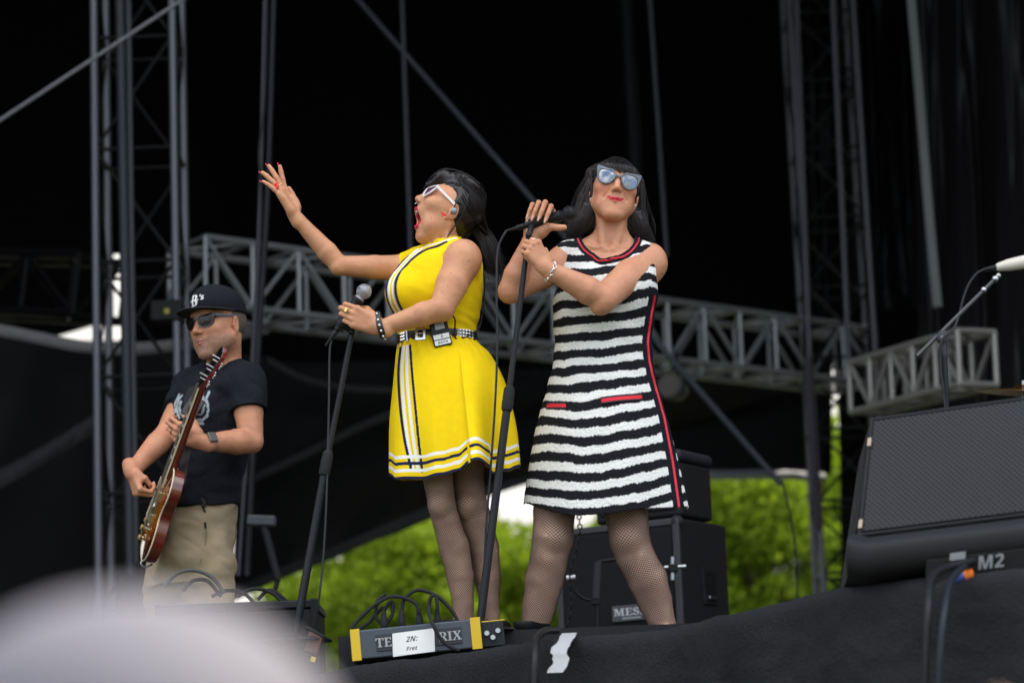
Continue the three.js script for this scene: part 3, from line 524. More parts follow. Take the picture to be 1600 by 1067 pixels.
// ---------------------------------------------------------------- trusses, towers, poles
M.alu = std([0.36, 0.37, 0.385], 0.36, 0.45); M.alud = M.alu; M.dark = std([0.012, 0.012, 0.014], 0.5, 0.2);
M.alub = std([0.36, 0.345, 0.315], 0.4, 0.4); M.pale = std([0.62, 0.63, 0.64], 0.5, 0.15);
function truss(label, A, B, { h = 0.5, w = 0.45, n = 10, r = 0.026, rb = 0.018, mat = M.alud, lit = M.alu, category = 'truss', name = 'truss', cross = true, up = V(0, 1, 0), horiz = true, ring } = {}) {
  const t = thing(name, label, category, A.clone()), d = B.clone().sub(A), side = V(0, 0, 0).crossVectors(d, up).normalize(), u = V(0, 0, 0).crossVectors(side, d).normalize();
  const pt = (f, i, j) => A.clone().addScaledVector(d, f).addScaledVector(u, (i - 0.5) * h).addScaledVector(side, (j - 0.5) * w);
  for (const i of [0, 1]) for (const j of [0, 1]) mesh('chord', bar(pt(0, i, j), pt(1, i, j), r, r, 10), ring === undefined ? mat : ring, t);
  for (let k = 0; k <= n; k++) { const f = k / n;
    for (const j of [0, 1]) { mesh('strut', bar(pt(f, 0, j), pt(f, 1, j), rb, rb, 8), j === (horiz ? 1 : 0) ? lit : mat, t);
      if (k < n) mesh('brace', bar(pt(f, k % 2 ^ j, j), pt(f + 1 / n, 1 - (k % 2 ^ j), j), rb * 0.9, rb * 0.9, 8), mat, t); }
    if (cross) for (const i of [0, 1]) { mesh('cross_bar', bar(pt(f, i, 0), pt(f, i, 1), rb, rb, 8), mat, t); if (k < n) mesh('cross_brace', bar(pt(f, i, k % 2), pt(f + 1 / n, i, 1 - k % 2), rb * 0.8, rb * 0.8, 8), mat, t); } }
  return t;
}
const mid = (p, q, t = 0.5) => p.clone().lerp(q, t);
truss('long aluminium lattice truss crossing behind both singers', mid(P(292, 378, -8.2), P(292, 486, -8.2)), mid(P(1338, 522, -12), P(1338, 606, -12)), { h: 0.44, w: 0.46, n: 17, r: 0.023, rb: 0.0165 });
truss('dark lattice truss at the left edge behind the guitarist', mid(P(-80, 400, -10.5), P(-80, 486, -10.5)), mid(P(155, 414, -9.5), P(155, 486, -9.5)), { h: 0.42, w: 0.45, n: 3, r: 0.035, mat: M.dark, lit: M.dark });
truss('short pale lattice truss behind the floor monitor', mid(P(1356, 562, -8.5), P(1356, 650, -8.5)), mid(P(1528, 516, -7.2), P(1528, 602, -7.2)), { h: 0.33, w: 0.26, n: 5, r: 0.022, rb: 0.021, mat: M.alub, lit: M.alub });
function tower(label, x0, x1, pyTop, pyBot, z, o = {}) { // lattice tower between two image columns at its foot
  const a = P(x0, 700, z), b = P(x1, 700, z), w = a.distanceTo(b), base = mid(a, b).setY(0.25), top = base.clone().setY(o.top ?? 10.8);
  return truss(label, base, top, { h: w * 0.98, w: w * 0.98, n: o.n ?? 17, r: 0.024, rb: 0.013, name: 'lattice_tower', category: 'tower', up: V(1, 0, 0), horiz: false, ...o });
}
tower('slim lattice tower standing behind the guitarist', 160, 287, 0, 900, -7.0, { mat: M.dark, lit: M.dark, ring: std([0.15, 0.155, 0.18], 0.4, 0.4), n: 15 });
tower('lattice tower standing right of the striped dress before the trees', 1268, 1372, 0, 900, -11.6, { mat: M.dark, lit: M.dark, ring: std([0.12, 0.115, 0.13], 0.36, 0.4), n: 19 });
function pole(name, label, category, list, r, mat, group) { return tag(mesh(name, list.length === 2 ? bar(P(...list[0]), P(...list[1]), r, r, 12) : tube(list.map((p) => P(...p)), r, 60, 10), mat), label, category, group); }
const greyPole = std([0.045, 0.046, 0.056], 0.45, 0.3), darkPole = std([0.022, 0.022, 0.028], 0.45, 0.3);
pole('pole', 'thick grey square post standing in front of the left lattice tower', 'pole', [[186, -30, -6.2], [203, 900, -6.2]], 0.03, greyPole);
pole('pole', 'grey post standing close beside the thick post left of the guitarist', 'pole', [[199, -30, -6.3], [211, 880, -6.3]], 0.018, std([0.085, 0.088, 0.1], 0.5, 0.3));
pole('pole', 'thin upright pole behind the singing woman in yellow', 'pole', [[627, -20, -9], [641, 390, -9]], 0.017, std([0.06, 0.06, 0.078], 0.5, 0.3));
pole('pole', 'thin upright pole right of the dark-haired woman in stripes', 'pole', [[1014, -20, -9], [1042, 400, -9]], 0.017, greyPole);
pole('pole', 'wide dim post behind the head of the woman in stripes', 'pole', [[975, -30, -13], [1000, 380, -13]], 0.055, std([0.02, 0.021, 0.023], 0.6, 0.2));
pole('brace', 'long steel brace slanting down behind both singers', 'brace', [[540, -22, -9], [1222, 758, -9]], 0.02, std([0.05, 0.053, 0.075], 0.5, 0.3));
pole('brace', 'thin steel brace slanting up across the top left corner', 'brace', [[-30, 207, -5.6], [302, -12, -5.6]], 0.0115, std([0.2, 0.2, 0.22], 0.5, 0.2));
pole('mast', 'left dark mast of the leaning pair beside the raised hand', 'mast', [[414, -30, -4.6], [405, 330, -4.6], [396, 520, -4.6], [372, 900, -4.6]], 0.0115, greyPole, undefined);
pole('mast', 'right dark mast of the leaning pair beside the raised hand', 'mast', [[428, -30, -4.7], [416, 330, -4.7], [402, 560, -4.7], [385, 900, -4.7]], 0.016, darkPole);
pole('cable', 'black cable winding down the leaning pair of masts', 'cable', [[418, -30, -4.5], [412, 170, -4.5], [404, 240, -4.5], [408, 300, -4.5], [400, 520, -4.5], [386, 880, -4.5]], 0.006, M.rubber);
pole('strap', 'glossy grey truss strap hanging in front of the right drapes', 'strap', [[1422, -30, -9.2], [1440, 180, -9.2], [1452, 330, -9.2], [1466, 480, -9.2]], 0.032, std([0.75, 0.78, 0.77], 0.4, 0.1, { bumpMap: fabricTex([2, 30]), bumpScale: 0.02 }));
for (const [x0, x1, d, g] of [[1300, 1330, -10.9, 'wide grey upright in the middle of the right tower'], [1243, 1268, -11.0, 'left outer upright of the right tower']]) pole('pole', g, 'pole', [[x0, -30, d], [x1, 640, d]], 0.021, std([0.09, 0.088, 0.105], 0.4, 0.3));
// rough pale patches where daylight comes through by the left tower: a gap between drapes, seen as bright cloth strips outside
pole('pole', 'pole with cables standing right of the trees by the tower', 'pole', [[1262, 560, -10], [1278, 830, -10]], 0.028, std([0.05, 0.045, 0.06], 0.5, 0.2));
pole('cable', 'thin black cable hanging before the trees left of the right tower', 'cable', [[1222, 750, -6], [1240, 830, -6], [1248, 960, -6]], 0.006, M.rubber);
// ---------------------------------------------------------------- trees beyond the stage
{
  const bark = std([0.06, 0.045, 0.032], 0.9), leafMats = [[0.17, 0.25, 0.012], [0.11, 0.19, 0.01], [0.21, 0.26, 0.014]].map((c) => phys(c, 0.85, 0, { specularIntensity: 0.12, transmission: 0.5, thickness: 0, side: THREE.DoubleSide }));
  const leaf = new THREE.BufferGeometry(); leaf.setAttribute('position', new THREE.Float32BufferAttribute([0, 0, 0, 0.35, 0.5, 0.06, 0, 1, 0, -0.35, 0.5, 0.06], 3)); leaf.setIndex([0, 1, 2, 0, 2, 3]);
  const tree = (label, px, z, h, rad, nclump, m) => {
    const b = P(px, 900, z).setY(0), t = thing('tree', label, 'tree', b.clone(), undefined), g = [];
    const trunk = [bar(b, b.clone().add(V(0.1, h * 0.5, 0)), 0.22, 0.14, 10)], pos = [], nor = [], v = V(0, 0, 0), q = new THREE.Quaternion(), sc = V(1, 1, 1), m4 = new THREE.Matrix4();
    const base = leaf.attributes.position, ix = [0, 1, 2, 0, 2, 3];
    for (let i = 0; i < nclump; i++) { // boughs: leaves gather on the upper side of each clump, with hollows between
      const u = rr(-1, 1), a = rr(0, 6.28), rs = Math.cbrt(rr(0.3, 1)), cy = h * (0.6 + 0.37 * u * rs), cr = rad * Math.sqrt(Math.max(0, 1 - u * u * 0.85)) * rs, c = b.clone().add(V(cr * Math.cos(a), cy, cr * Math.sin(a) * 0.8)), cs = rr(0.32, 0.7);
      if (i % 5 === 0) trunk.push(bar(b.clone().add(V(0.1, h * rr(0.2, 0.5), 0)), c, 0.06, 0.02, 6));
      const n = Math.round(150 * cs / 0.5);
      for (let k = 0; k < n; k++) {
        q.setFromEuler(new THREE.Euler(rr(-1.1, 1.1), rr(0, 6.28), rr(-1.1, 1.1))); const s = rr(0.08, 0.17); v.set(rr(-1, 1), rr(-0.25, 1) * 0.8, rr(-1, 1)).normalize().multiplyScalar(cs * rr(0.75, 1)); v.y *= 0.75; m4.compose(v.add(c), q, sc.setScalar(s));
        for (const e of ix) { v.fromBufferAttribute(base, e).applyMatrix4(m4); pos.push(v.x, v.y, v.z); }
      }
    }
    const cg = new THREE.BufferGeometry(); cg.setAttribute('position', new THREE.Float32BufferAttribute(pos, 3)); cg.computeVertexNormals();
    mesh('trunk', merge(trunk), bark, t); mesh('crown', cg, leafMats[m], t); return t;
  };
  tree('leafy tree filling the gap between the stand and the yellow skirt', 590, -30, 6.6, 1.7, 170, 0);
  tree('pale green tree seen behind the legs of the woman in yellow', 700, -33, 7.1, 1.35, 130, 2);
  tree('bright tree seen between the two singers', 800, -31, 6.5, 1.5, 150, 0);
  tree('mid-green tree far back behind the gap beneath the tarpaulin', 620, -44, 7.6, 2.6, 220, 1);
  tree('low dark tree at the left end of the tree line', 505, -36, 6.2, 1.5, 120, 1);
  tree('tall leafy tree right of the amplifier stack', 1190, -30, 7.6, 2.3, 300, 0);
  tree('darker tree behind the right lattice tower', 1300, -34, 8.6, 2.2, 240, 1);
  tree('tree behind the amplifier stack between the legs', 960, -34, 6.0, 1.6, 130, 1);
  tree('tree at the right end behind the floor monitor', 1440, -32, 7.0, 2.2, 180, 1);
  const hp = []; const v = V(0, 0, 0); for (let i = 0; i < 22000; i++) { const x = rr(-22, 26), y = rr(0.1, 3.6 + 0.8 * noise(x * 0.4, 0, 0)), z = -40 + rr(-1.2, 1.2), s = rr(0.12, 0.26), q = new THREE.Quaternion().setFromEuler(new THREE.Euler(rr(-1, 1), rr(0, 6), rr(-1, 1))); for (const e of [0, 1, 2, 0, 2, 3]) { v.fromBufferAttribute(leaf.attributes.position, e).multiplyScalar(s).applyQuaternion(q); hp.push(v.x + x, v.y + y, v.z + z); } }
  const hg = new THREE.BufferGeometry(); hg.setAttribute('position', new THREE.Float32BufferAttribute(hp, 3)); hg.computeVertexNormals();
  const hedge = mesh('hedge', hg, leafMats[1]); hedge.userData.kind = 'stuff'; tag(hedge, 'dense green undergrowth along the foot of the trees', 'hedge');
}
// ---------------------------------------------------------------- the woman in the striped dress
{
  const t = thing('person', 'woman with dark straight fringe and mirrored sunglasses in black and white striped dress', 'person', P(930, 1000, 0).setY(2.3));
  const H = frame(P(960, 300.5, 0.02), 4, -9, -10, 1.025);
  const hd = headItems(H, { jaw: 1.04, smile: 1.6, lips: 0.6, nose: 0.95, lines: 1 });
  const rows = [[398, 880, 1022, -0.012, 0.082, 2.4], [420, 870, 1030, -0.005, 0.105, 2.5], [446, 869, 1028, 0.008, 0.122, 2.5], [489, 867, 1021, 0.008, 0.115, 2.4], [532, 870, 1016, 0.0, 0.104, 2.3], [567, 867, 1018, -0.002, 0.108, 2.3], [606, 858, 1025, -0.004, 0.125, 2.3], [662, 843, 1042, 0, 0.15, 2.3], [726, 832, 1059, 0.005, 0.168, 2.3]];
  const S = loftRows([...rows, [812, 820, 1079, 0.012, 0.185, 2.3]]), Sc = loftRows([...rows, [840, 815, 1084, 0.014, 0.19, 2.3]]);
  const SL = P(888, 404, -0.005), SR = P(1011, 409, 0.0), neck0 = P(955, 372, -0.012), neck1 = H.at(0, -0.06, -0.03);
  const fold = (a, y) => { const k = sst(3.35, 2.72, y); return k * (0.007 * Math.cos(a * 3 - 1.2) + 0.004 * Math.cos(a * 7 + 0.7)) + 0.0016 * Math.sin(y * 70 + 3 * Math.cos(a * 2)) * (1 - k); };
  const trunk = [U(loft(S, fold)), U(rc(SL, SR, 0.05, 0.05), 0.04), U(rc(neck0, SL, 0.048, 0.047), 0.03), U(rc(neck0, SR, 0.048, 0.047), 0.03),
    U(ell(P(921, 452, 0.075), [0.062, 0.06, 0.058]), 0.04), U(ell(P(984, 454, 0.075), [0.062, 0.06, 0.058]), 0.04)];
  const bodyRows = loftRows([...rows.slice(0, 7), [700, 862, 1020, 0, 0.13, 2.3]]);
  // arms
  const elL = P(797, 455, 0.12), wrL = P(831, 371, 0.168), elR = P(943, 466, 0.2), wrR = P(855, 420, 0.262);
  const armL = [U(rc(SL, lerpV(SL, elL, 0.45), 0.054, 0.0515), 0.03), U(rc(lerpV(SL, elL, 0.45), elL, 0.0515, 0.042), 0.007), U(rc(elL, lerpV(elL, wrL, 0.3), 0.041, 0.0435), 0.007), U(rc(lerpV(elL, wrL, 0.3), wrL, 0.0435, 0.026), 0.007)];
  const armR = [U(ell(P(1019, 411, 0.01), [0.051, 0.062, 0.054]), 0.03), U(rc(SR, lerpV(SR, elR, 0.45), 0.054, 0.056), 0.03), U(rc(lerpV(SR, elR, 0.45), elR, 0.057, 0.046), 0.007), U(ell(P(938, 480, 0.2), [0.028, 0.026, 0.03]), 0.03), U(rc(elR, lerpV(elR, wrR, 0.28), 0.045, 0.047), 0.007), U(rc(lerpV(elR, wrR, 0.28), wrR, 0.047, 0.0265), 0.007)];
  // hands: the right one over the microphone, the left one round the stand below it
  const micA = P(819, 353, 0.186), micB = P(889, 333.5, 0.2), micD = micB.clone().sub(micA).normalize();
  const hL = handItems({ wrist: P(832, 370, 0.17), fwd: V(0.38, 0.92, 0.0), lat: micD.clone(), flip: -1, s: 1.17, rw: 0.025, spread: -1, fat: 1.02, curl: [[84, 84, 8], [84, 86, 8], [84, 87, 10], [82, 88, 12]], thumb: [[0.04, 0.046, 0.024], [0.042, 0.068, 0.036], [0.046, 0.086, 0.044]] });
  const hR = handItems({ wrist: P(854, 419, 0.264), fwd: V(-0.5, 0.78, 0.12), lat: V(0.55, 0.8, -0.12), flip: 1, s: 0.98, rw: 0.025, spread: -2, curl: [[58, 80, 45], [60, 84, 45], [62, 86, 45], [64, 86, 45]], thumb: [[0.055, 0.038, 0.024], [0.07, 0.03, 0.045], [0.07, 0.012, 0.056]] });
  // legs
  const leg1 = chain([[884, 690, -0.01, 0.085], [866, 800, 0.03, 0.0695], [864, 842, 0.045, 0.068], [858, 872, 0.035, 0.063], [851, 905, 0.012, 0.064], [843, 945, -0.005, 0.056], [834, 985, -0.01, 0.043], [833, 1000, -0.01, 0.042]], 0.03);
  const leg2 = chain([[966, 690, -0.01, 0.088], [979, 800, 0.035, 0.0715], [984, 843, 0.05, 0.0675], [993, 870, 0.04, 0.064], [1012, 905, 0.02, 0.0655], [1023, 938, 0.0, 0.0575], [1036, 976, 0.0, 0.043], [1040, 994, 0.0, 0.042]], 0.03);
  const knees = [U(ell(P(867, 838, 0.085), [0.034, 0.04, 0.03]), 0.03), U(ell(P(981, 838, 0.09), [0.034, 0.04, 0.03]), 0.03)];
  const foot = (p, dx) => [U(rc(p, p.clone().add(V(dx * 0.03, -0.02, 0.08)), 0.038, 0.036), 0.02)];
  const body = [...hd.items, U(rc(neck1, neck0, 0.0535, 0.056), 0.014), U(rc(H.at(0.03, -0.05, -0.01), P(962, 385, 0.055), 0.018, 0.012), 0.03), U(rc(H.at(-0.03, -0.05, -0.01), P(942, 386, 0.055), 0.018, 0.012), 0.03),
    U((x, y, z) => loft1(x, y, z) + 0.008, 0.02), ...trunk.slice(1).map((q) => U((x, y, z) => q.f(x, y, z) + 0.008, q.k)), U(rc(P(946, 390, 0.058), P(914, 384, 0.03), 0.008, 0.006), 0.014), U(rc(P(957, 390, 0.058), P(990, 386, 0.03), 0.008, 0.006), 0.014), ...armL, ...armR, ...hL.items, ...hR.items, ...leg1.it, ...leg2.it, ...knees, ...foot(leg1.pts[7], -0.6), ...foot(leg2.pts[7], 0.5)];
  const lb = loft(bodyRows); function loft1(x, y, z) { return lb(x, y, z); }
  const tone0 = skinTone([0.53, 0.25, 0.145], 3.3, 0.75), pale = skinTone([0.55, 0.35, 0.26], 3.3, 0.2), hipY = P(940, 780, 0).y, tone = (x, y, z) => y < hipY ? pale(x, y, z) : tone0(x, y, z);
  const nails = [...hL.nails, ...hR.nails];
  mesh('body', surface(body, V(-0.15, 2.28, -0.24), V(0.62, 4.15, 0.42), 0.0029, { fine: poreBump, color: (x, y, z) => {
    let c = tone(x, y, z); const [lx, ly, lz] = H.local(x, y, z);
    if (Math.abs(lx) < 0.09 && Math.abs(ly) < 0.13 && lz > 0.02) {
      if (hd.isLip(x, y, z)) return [0.5, 0.025, 0.04];
      const bl = Math.exp(-((Math.abs(lx) - 0.043) ** 2 + (ly + 0.025) ** 2) / 0.0006); c = [c[0] * (1 + 0.03 * bl), c[1] * (1 - 0.2 * bl), c[2] * (1 - 0.18 * bl)];
    }
    for (const n of nails) if (Math.hypot(x - n.x, y - n.y, z - n.z) < 0.0055) return [0.62, 0.36, 0.29];
    return c;
  } }), SKIN_MAT, t);
  // dress
  const n2 = (a, b, r1, r2) => { const f = rc(V(a.x, a.y, 0), V(b.x, b.y, 0), r1, r2); return (x, y) => f(x, y, 0); };
  const neckCut = n2(P(951, 360, 0.08), P(941.5, 397, 0.1), 0.093, 0.014);
  const armCuts = [S_(ell(P(862, 420, 0.005), [0.03, 0.098, 0.14]), 0.008), S_(ell(P(1044, 424, 0.02), [0.048, 0.1, 0.1]), 0.008)];
  const hemPts = [[815, 786, 0], [842, 796, 0.09], [880, 805.5, 0.15], [908, 808, 0.175], [950, 805, 0.19], [985, 799, 0.18], [1017, 795.5, 0.16], [1045, 796, 0.1], [1077, 794, 0.02], [1090, 793, 0]].map(([a, b, c]) => P(a, b, c));
  const hemY = (x, z) => { let i = 0; while (i < hemPts.length - 2 && x > hemPts[i + 1].x) i++; const q = clamp((x - hemPts[i].x) / (hemPts[i + 1].x - hemPts[i].x), 0, 1); return mix(hemPts[i].y, hemPts[i + 1].y, q) + (z < 0 ? -z * 0.42 : 0); };
  const cav = loft(Sc, fold), yHip = P(940, 720, 0).y;
  const dressSolid = [...trunk.map((q) => U((x, y, z) => q.f(x, y, z) - 0.006, q.k)), ...armCuts, S_((x, y, z) => neckCut(x, y), 0.003)];
  const dress = [...dressSolid, S_((x, y, z) => Math.max(cav(x, y, z) - 0.001, (y - yHip) * 0.8), 0.004), I_((x, y, z) => (hemY(x, z) - y) * 0.9, 0.004)];
  const redX = [[463, 1023], [490, 1018], [532, 1012.5], [560, 1015], [584, 1020], [653, 1038.5], [726, 1051.5], [800, 1061]].map(([py, px]) => { const p = P(px, py, 0.09); return [p.y, p.x]; }).reverse();
  const seamX = (y) => { let i = 0; while (i < redX.length - 2 && y > redX[i + 1][0]) i++; const q = clamp((y - redX[i][0]) / (redX[i + 1][0] - redX[i][0]), 0, 1); return mix(redX[i][1], redX[i + 1][1], q); };
  const ref = P(935, 581, 0.11).y, per = 25.9 * pxm(P(935, 600, 0.1)), yb = P(935, 800, 0).y, yt = P(935, 560, 0).y, xm = P(925, 700, 0).x;
  const NAVY = [0.011, 0.012, 0.018], RED = [0.62, 0.012, 0.03], WH = [0.74, 0.74, 0.71], BK = [0.012, 0.012, 0.015];
  mesh('dress', surface(dress, V(-0.15, 2.55, -0.26), V(0.68, 3.95, 0.26), 0.0027, {
    fine: (x, y, z) => 0.0011 * noise(x * 230, y * 230, z * 230) + 0.0009 * noise(x * 120 + 7, y * 120, z * 120),
    color: (x, y, z) => {
      const dn = neckCut(x, y);
      if (dn < 0.026 && y > 3.4) return NAVY;
      const sx = x - seamX(y), below = y < P(1020, 458, 0).y;
      if (z > -0.02 && below && Math.abs(sx) < 0.0195) return NAVY;
      const low = sst(yt, yb, y), u = (x - xm) / mix(0.17, 0.28, low), sag = mix(0.018, 0.066, low) * (1 - Math.min(u * u, 1.6)) * (z > -0.05 ? 1 : 0.2) + 0.010 * noise(x * 7, y * 5, z * 7) + 0.005 * noise(x * 22, y * 9, z * 22);
      const rag = 0.0034 * noise(x * 260, y * 30, z * 260) + 0.002 * noise(x * 90 + 5, y * 40, z * 90);
      let s = (y + sag + rag - ref) / per + (sx > 0 && below && z > -0.1 ? 0.42 : 0); s = s - Math.floor(s);
      if (sx > 0.02 && sx < 0.045 && below) { return (s > 0.22 && s < 0.78) ? BK : WH; }
      const k = 0.94 + 0.1 * noise(x * 320, y * 320, z * 320);
      return s > 0.235 && s < 0.765 ? BK : [WH[0] * k, WH[1] * k, WH[2] * k];
    } }), CLOTH_MAT, t);
  const redMat = phys([0.6, 0.012, 0.028], 0.6), onDress = trunk.map((q) => U((x, y, z) => q.f(x, y, z) - 0.006, q.k));
  { const c0 = P(947, 376, 0), pts = []; for (let i = 0; i <= 26; i++) { const a = (178 + i / 26 * 186) * Math.PI / 180; let r = 0.01; for (let n = 0; n < 60 && neckCut(c0.x + Math.cos(a) * r, c0.y + Math.sin(a) * r) < 0.0125; n++) r += 0.002; pts.push(V(c0.x + Math.cos(a) * r, c0.y + Math.sin(a) * r, -0.01)); } mesh('neck_piping', cord(onDress, pts, 0.0034), redMat, t); }
  { const pts = []; for (let i = 0; i <= 40; i++) { const y = mix(P(1060, 797, 0.05).y, P(1022, 464, 0.05).y, i / 40); pts.push(V(seamX(y), y, -0.01)); } mesh('side_piping', cord(onDress, pts, 0.0054, 0.0005), redMat, t); }
  // pocket flaps
  const flap = (x0, y0, x1, y1, h) => {
    const q = [...trunk]; const at = (u, v) => { const p = P(mix(x0, x1, u), mix(y0, y1, u) + (v - 0.5) * h, 0.06); return hitOut(q, p.setZ(0.02), V(0, 0, 1)); };
    return sheet(30, 12, (u, v) => { const e = Math.min(u, 1 - u) < 0.001 || Math.min(v, 1 - v) < 0.001; return at(u, v).add(V(0, 0, e ? 0.002 : 0.0125)); }, { color: (u, v) => Math.abs(v - 0.5) < 0.17 && u > 0.02 && u < 0.98 ? RED : NAVY });
  };
  const pocketMat = std([1, 1, 1], 0.8, 0, { vertexColors: true, side: THREE.DoubleSide });
  mesh('pocket', flap(852, 634, 885, 638.5, 13.5), pocketMat, t); mesh('pocket', flap(937, 633, 1004, 624, 13.5), pocketMat, t);
  // stockings and shoes
  limbTights(t, [...leg1.it, ...knees], leg1.pts, 0.06, 0.985, 36, 66); limbTights(t, [...leg2.it, ...knees], leg2.pts, 0.06, 0.985, 36, 66);
  for (const [l, dx] of [[leg1, -0.5], [leg2, 0.5]]) {
    const a = l.pts[7], hi = l.pts[6].clone().lerp(l.pts[5], dx < 0 ? 0.35 : 0.1), lo = a.clone().setY(2.345), top = dx < 0 ? P(834, 976, 0).y : P(1037, 986, 0).y;
    mesh('boot', surface([U(rc(hi, lo, 0.05, 0.046)), U(rc(lo, lo.clone().add(V(dx * 0.06, -0.012, 0.15)), 0.046, 0.034), 0.03), I_((x, y) => 2.303 - y, 0.004), I_((x, y) => y - top, 0.003)], a.clone().add(V(-0.15, -0.12, -0.1)), a.clone().add(V(0.15, 0.2, 0.26)), 0.005), M.shoe, t);
  }
  // hair
  const hair = [U(H.ell([0, 0.034, -0.028], [0.0795, 0.095, 0.104])), U(H.ell([0, -0.05, -0.062], [0.084, 0.12, 0.052]), 0.04)];
  const lockL = [H.at(-0.072, 0.07, -0.03), P(931, 282, -0.015), P(919, 318, -0.01), P(908, 345, 0.0), P(897, 368, 0.01)], lockR = [H.at(0.07, 0.06, -0.035), P(988, 290, -0.02), P(991, 325, -0.02), P(997, 352, -0.02), P(1008, 376, -0.015)];
  for (const p of [lockL, lockR]) for (let i = 0; i < 4; i++) hair.push(U(rc(p[i], p[i + 1], [0.026, 0.026, 0.028, 0.027][i], [0.026, 0.028, 0.027, 0.017][i]), 0.03));
  hair.push(S_(H.ell([0, -0.045, 0.085], [0.067, 0.094, 0.078]), 0.012), S_(H.rc([0, -0.05, 0.02], [0, -0.2, 0.06], 0.062, 0.07), 0.015));
  for (const s of [1, -1]) hair.push(S_(H.ell([s * 0.088, -0.01, 0.0], [0.024, 0.042, 0.03]), 0.008));
  const hm = mesh('hair', surface(hair, H.o.clone().add(V(-0.24, -0.28, -0.2)), H.o.clone().add(V(0.2, 0.22, 0.18)), 0.003, { bump: (x, y, z) => 0.002 * noise(x * 120, y * 8, z * 120) + 0.001 * noise(x * 260, y * 12, z * 260) }), M.hair, t);
  const paths = [];
  for (let i = 0; i < 2100; i++) { // long side hair, laid on the mass and fraying at the ends
    const s = rnd() < 0.5 ? -1 : 1, L = s < 0 ? lockL : lockR, a = rr(0, 6.283), wob = rr(-0.006, 0.006), o = V(Math.cos(a), 0, Math.sin(a)), zz = rr(-0.1, 0.05);
    const top = [H.at(s * 0.012 * rnd(), 0.133, zz * 0.6), H.at(s * 0.05, 0.115, zz * 0.75), H.at(s * 0.083, 0.075, zz * 0.9)].map((p) => onto(hair, p, rr(0, 0.003)));
    const rad = [0.026, 0.028, 0.027, 0.02], mids = [1, 2, 3].map((k) => onto(hair, L[k].clone().addScaledVector(o, rad[k - 1] * 1.1).add(V(wob, 0, 0)), rr(-0.001, 0.004)));
    paths.push([[...top, ...mids, L[4].clone().addScaledVector(o, rr(0.008, 0.024)).add(V(s < 0 ? -rr(0, 0.014) : rr(-0.004, 0.018), -rr(-0.006, 0.016), 0))], rr(0.6, 1.3)]);
  }
  for (let i = 0; i < 34; i++) { // strands that blow away from the head
    const s = i < 24 ? -1 : 1, q = s < 0 ? lockL : lockR, o = rr(0.03, 0.055); paths.push([[onto(hair, H.at(s * 0.05, 0.11, rr(-0.05, 0.02))), onto(hair, H.at(s * 0.094, 0.05, rr(-0.05, 0)), 0.004), q[2].clone().add(V(s * o, rr(-0.01, 0.02), 0)), q[3].clone().add(V(s * o * rr(0.8, 1.2), 0, 0)), q[4].clone().add(V(s * o * 0.7, rr(-0.01, 0.02), 0))], 0.45]);
  }
  mesh('lock', strands(paths, 0.00115, 12), M.brownhair, hm);
  const fr = [];
  for (let i = 0; i < 420; i++) { // fringe
    const u = clamp(rr(-1, 1) + 0.12 * noise(i * 3.1, 0, 0), -1, 1), thin = Math.abs(u + 0.1) < 0.2 && rnd() < 0.5;
    const x = u * 0.066, y1 = (thin ? rr(0.048, 0.075) : 0.036) - Math.abs(u) * 0.004 + rr(-0.006, 0.009), w = 0.004 * noise(u * 9, 3, 1);
    const lf = rr(0.001, 0.004); fr.push([[onto(hair, H.at(x * 0.35, 0.131, rr(-0.03, 0.02)), lf), onto(hair, H.at(x * 0.62, 0.121, 0.035), lf), onto(hair, H.at(x * 0.86, 0.098, 0.072), lf * 1.5), H.at(x * 0.97 + w, Math.max(0.066, y1 + 0.01), 0.0915 - Math.abs(u) ** 2 * 0.03 + rr(0, 0.003)), H.at(x + w * 1.5, y1, 0.0965 - Math.abs(u) ** 2 * 0.036 + rr(0, 0.003))], rr(0.6, 1.4)]);
  }
  mesh('fringe', strands(fr, 0.0016, 10), M.hair, hm);
  // sunglasses with mirrored lenses
  const G = frame(H.at(0.0, 0.0085, 0.0995), 4, -9, -16, 1.04);
  const lensMat = phys([0.165, 0.185, 0.215], 0.04, 1);
  glasses(t, G, { outline: [[0.009, 0.014], [0.022, 0.026], [0.044, 0.031], [0.07, 0.037], [0.0745, 0.031], [0.071, 0.012], [0.064, -0.012], [0.046, -0.0255], [0.027, -0.0235], [0.0125, -0.006]], inside: [[0.0125, 0.009], [0.021, 0.0195], [0.04, 0.0245], [0.058, 0.0245], [0.0665, 0.014], [0.0625, -0.0095], [0.046, -0.022], [0.028, -0.02], [0.0165, -0.006]], frameMat: phys([0.07, 0.09, 0.115], 0.18, 0, { clearcoat: 0.6 }), lensMat, depth: 0.0045, wrapAng: 0.1, bridge: () => mv(box(0.024, 0.007, 0.0045, 0.0018), 0, 0.009, 0.002), temple: [[0.0735, 0.029, -0.016], [0.078, 0.004, -0.118], 0.009, 0.005] });
  longNails(t, hL, phys([0.55, 0.3, 0.21], 0.35), 0.004); longNails(t, hR, phys([0.55, 0.3, 0.21], 0.35), 0.004);
  // rings, ear studs, bracelet
  for (const s of [1, -1]) mesh('ear_stud', new THREE.SphereGeometry(0.0032, 12, 8).translate(...H.at(s * 0.0765, -0.035, -0.004).toArray()), M.chrome, t);
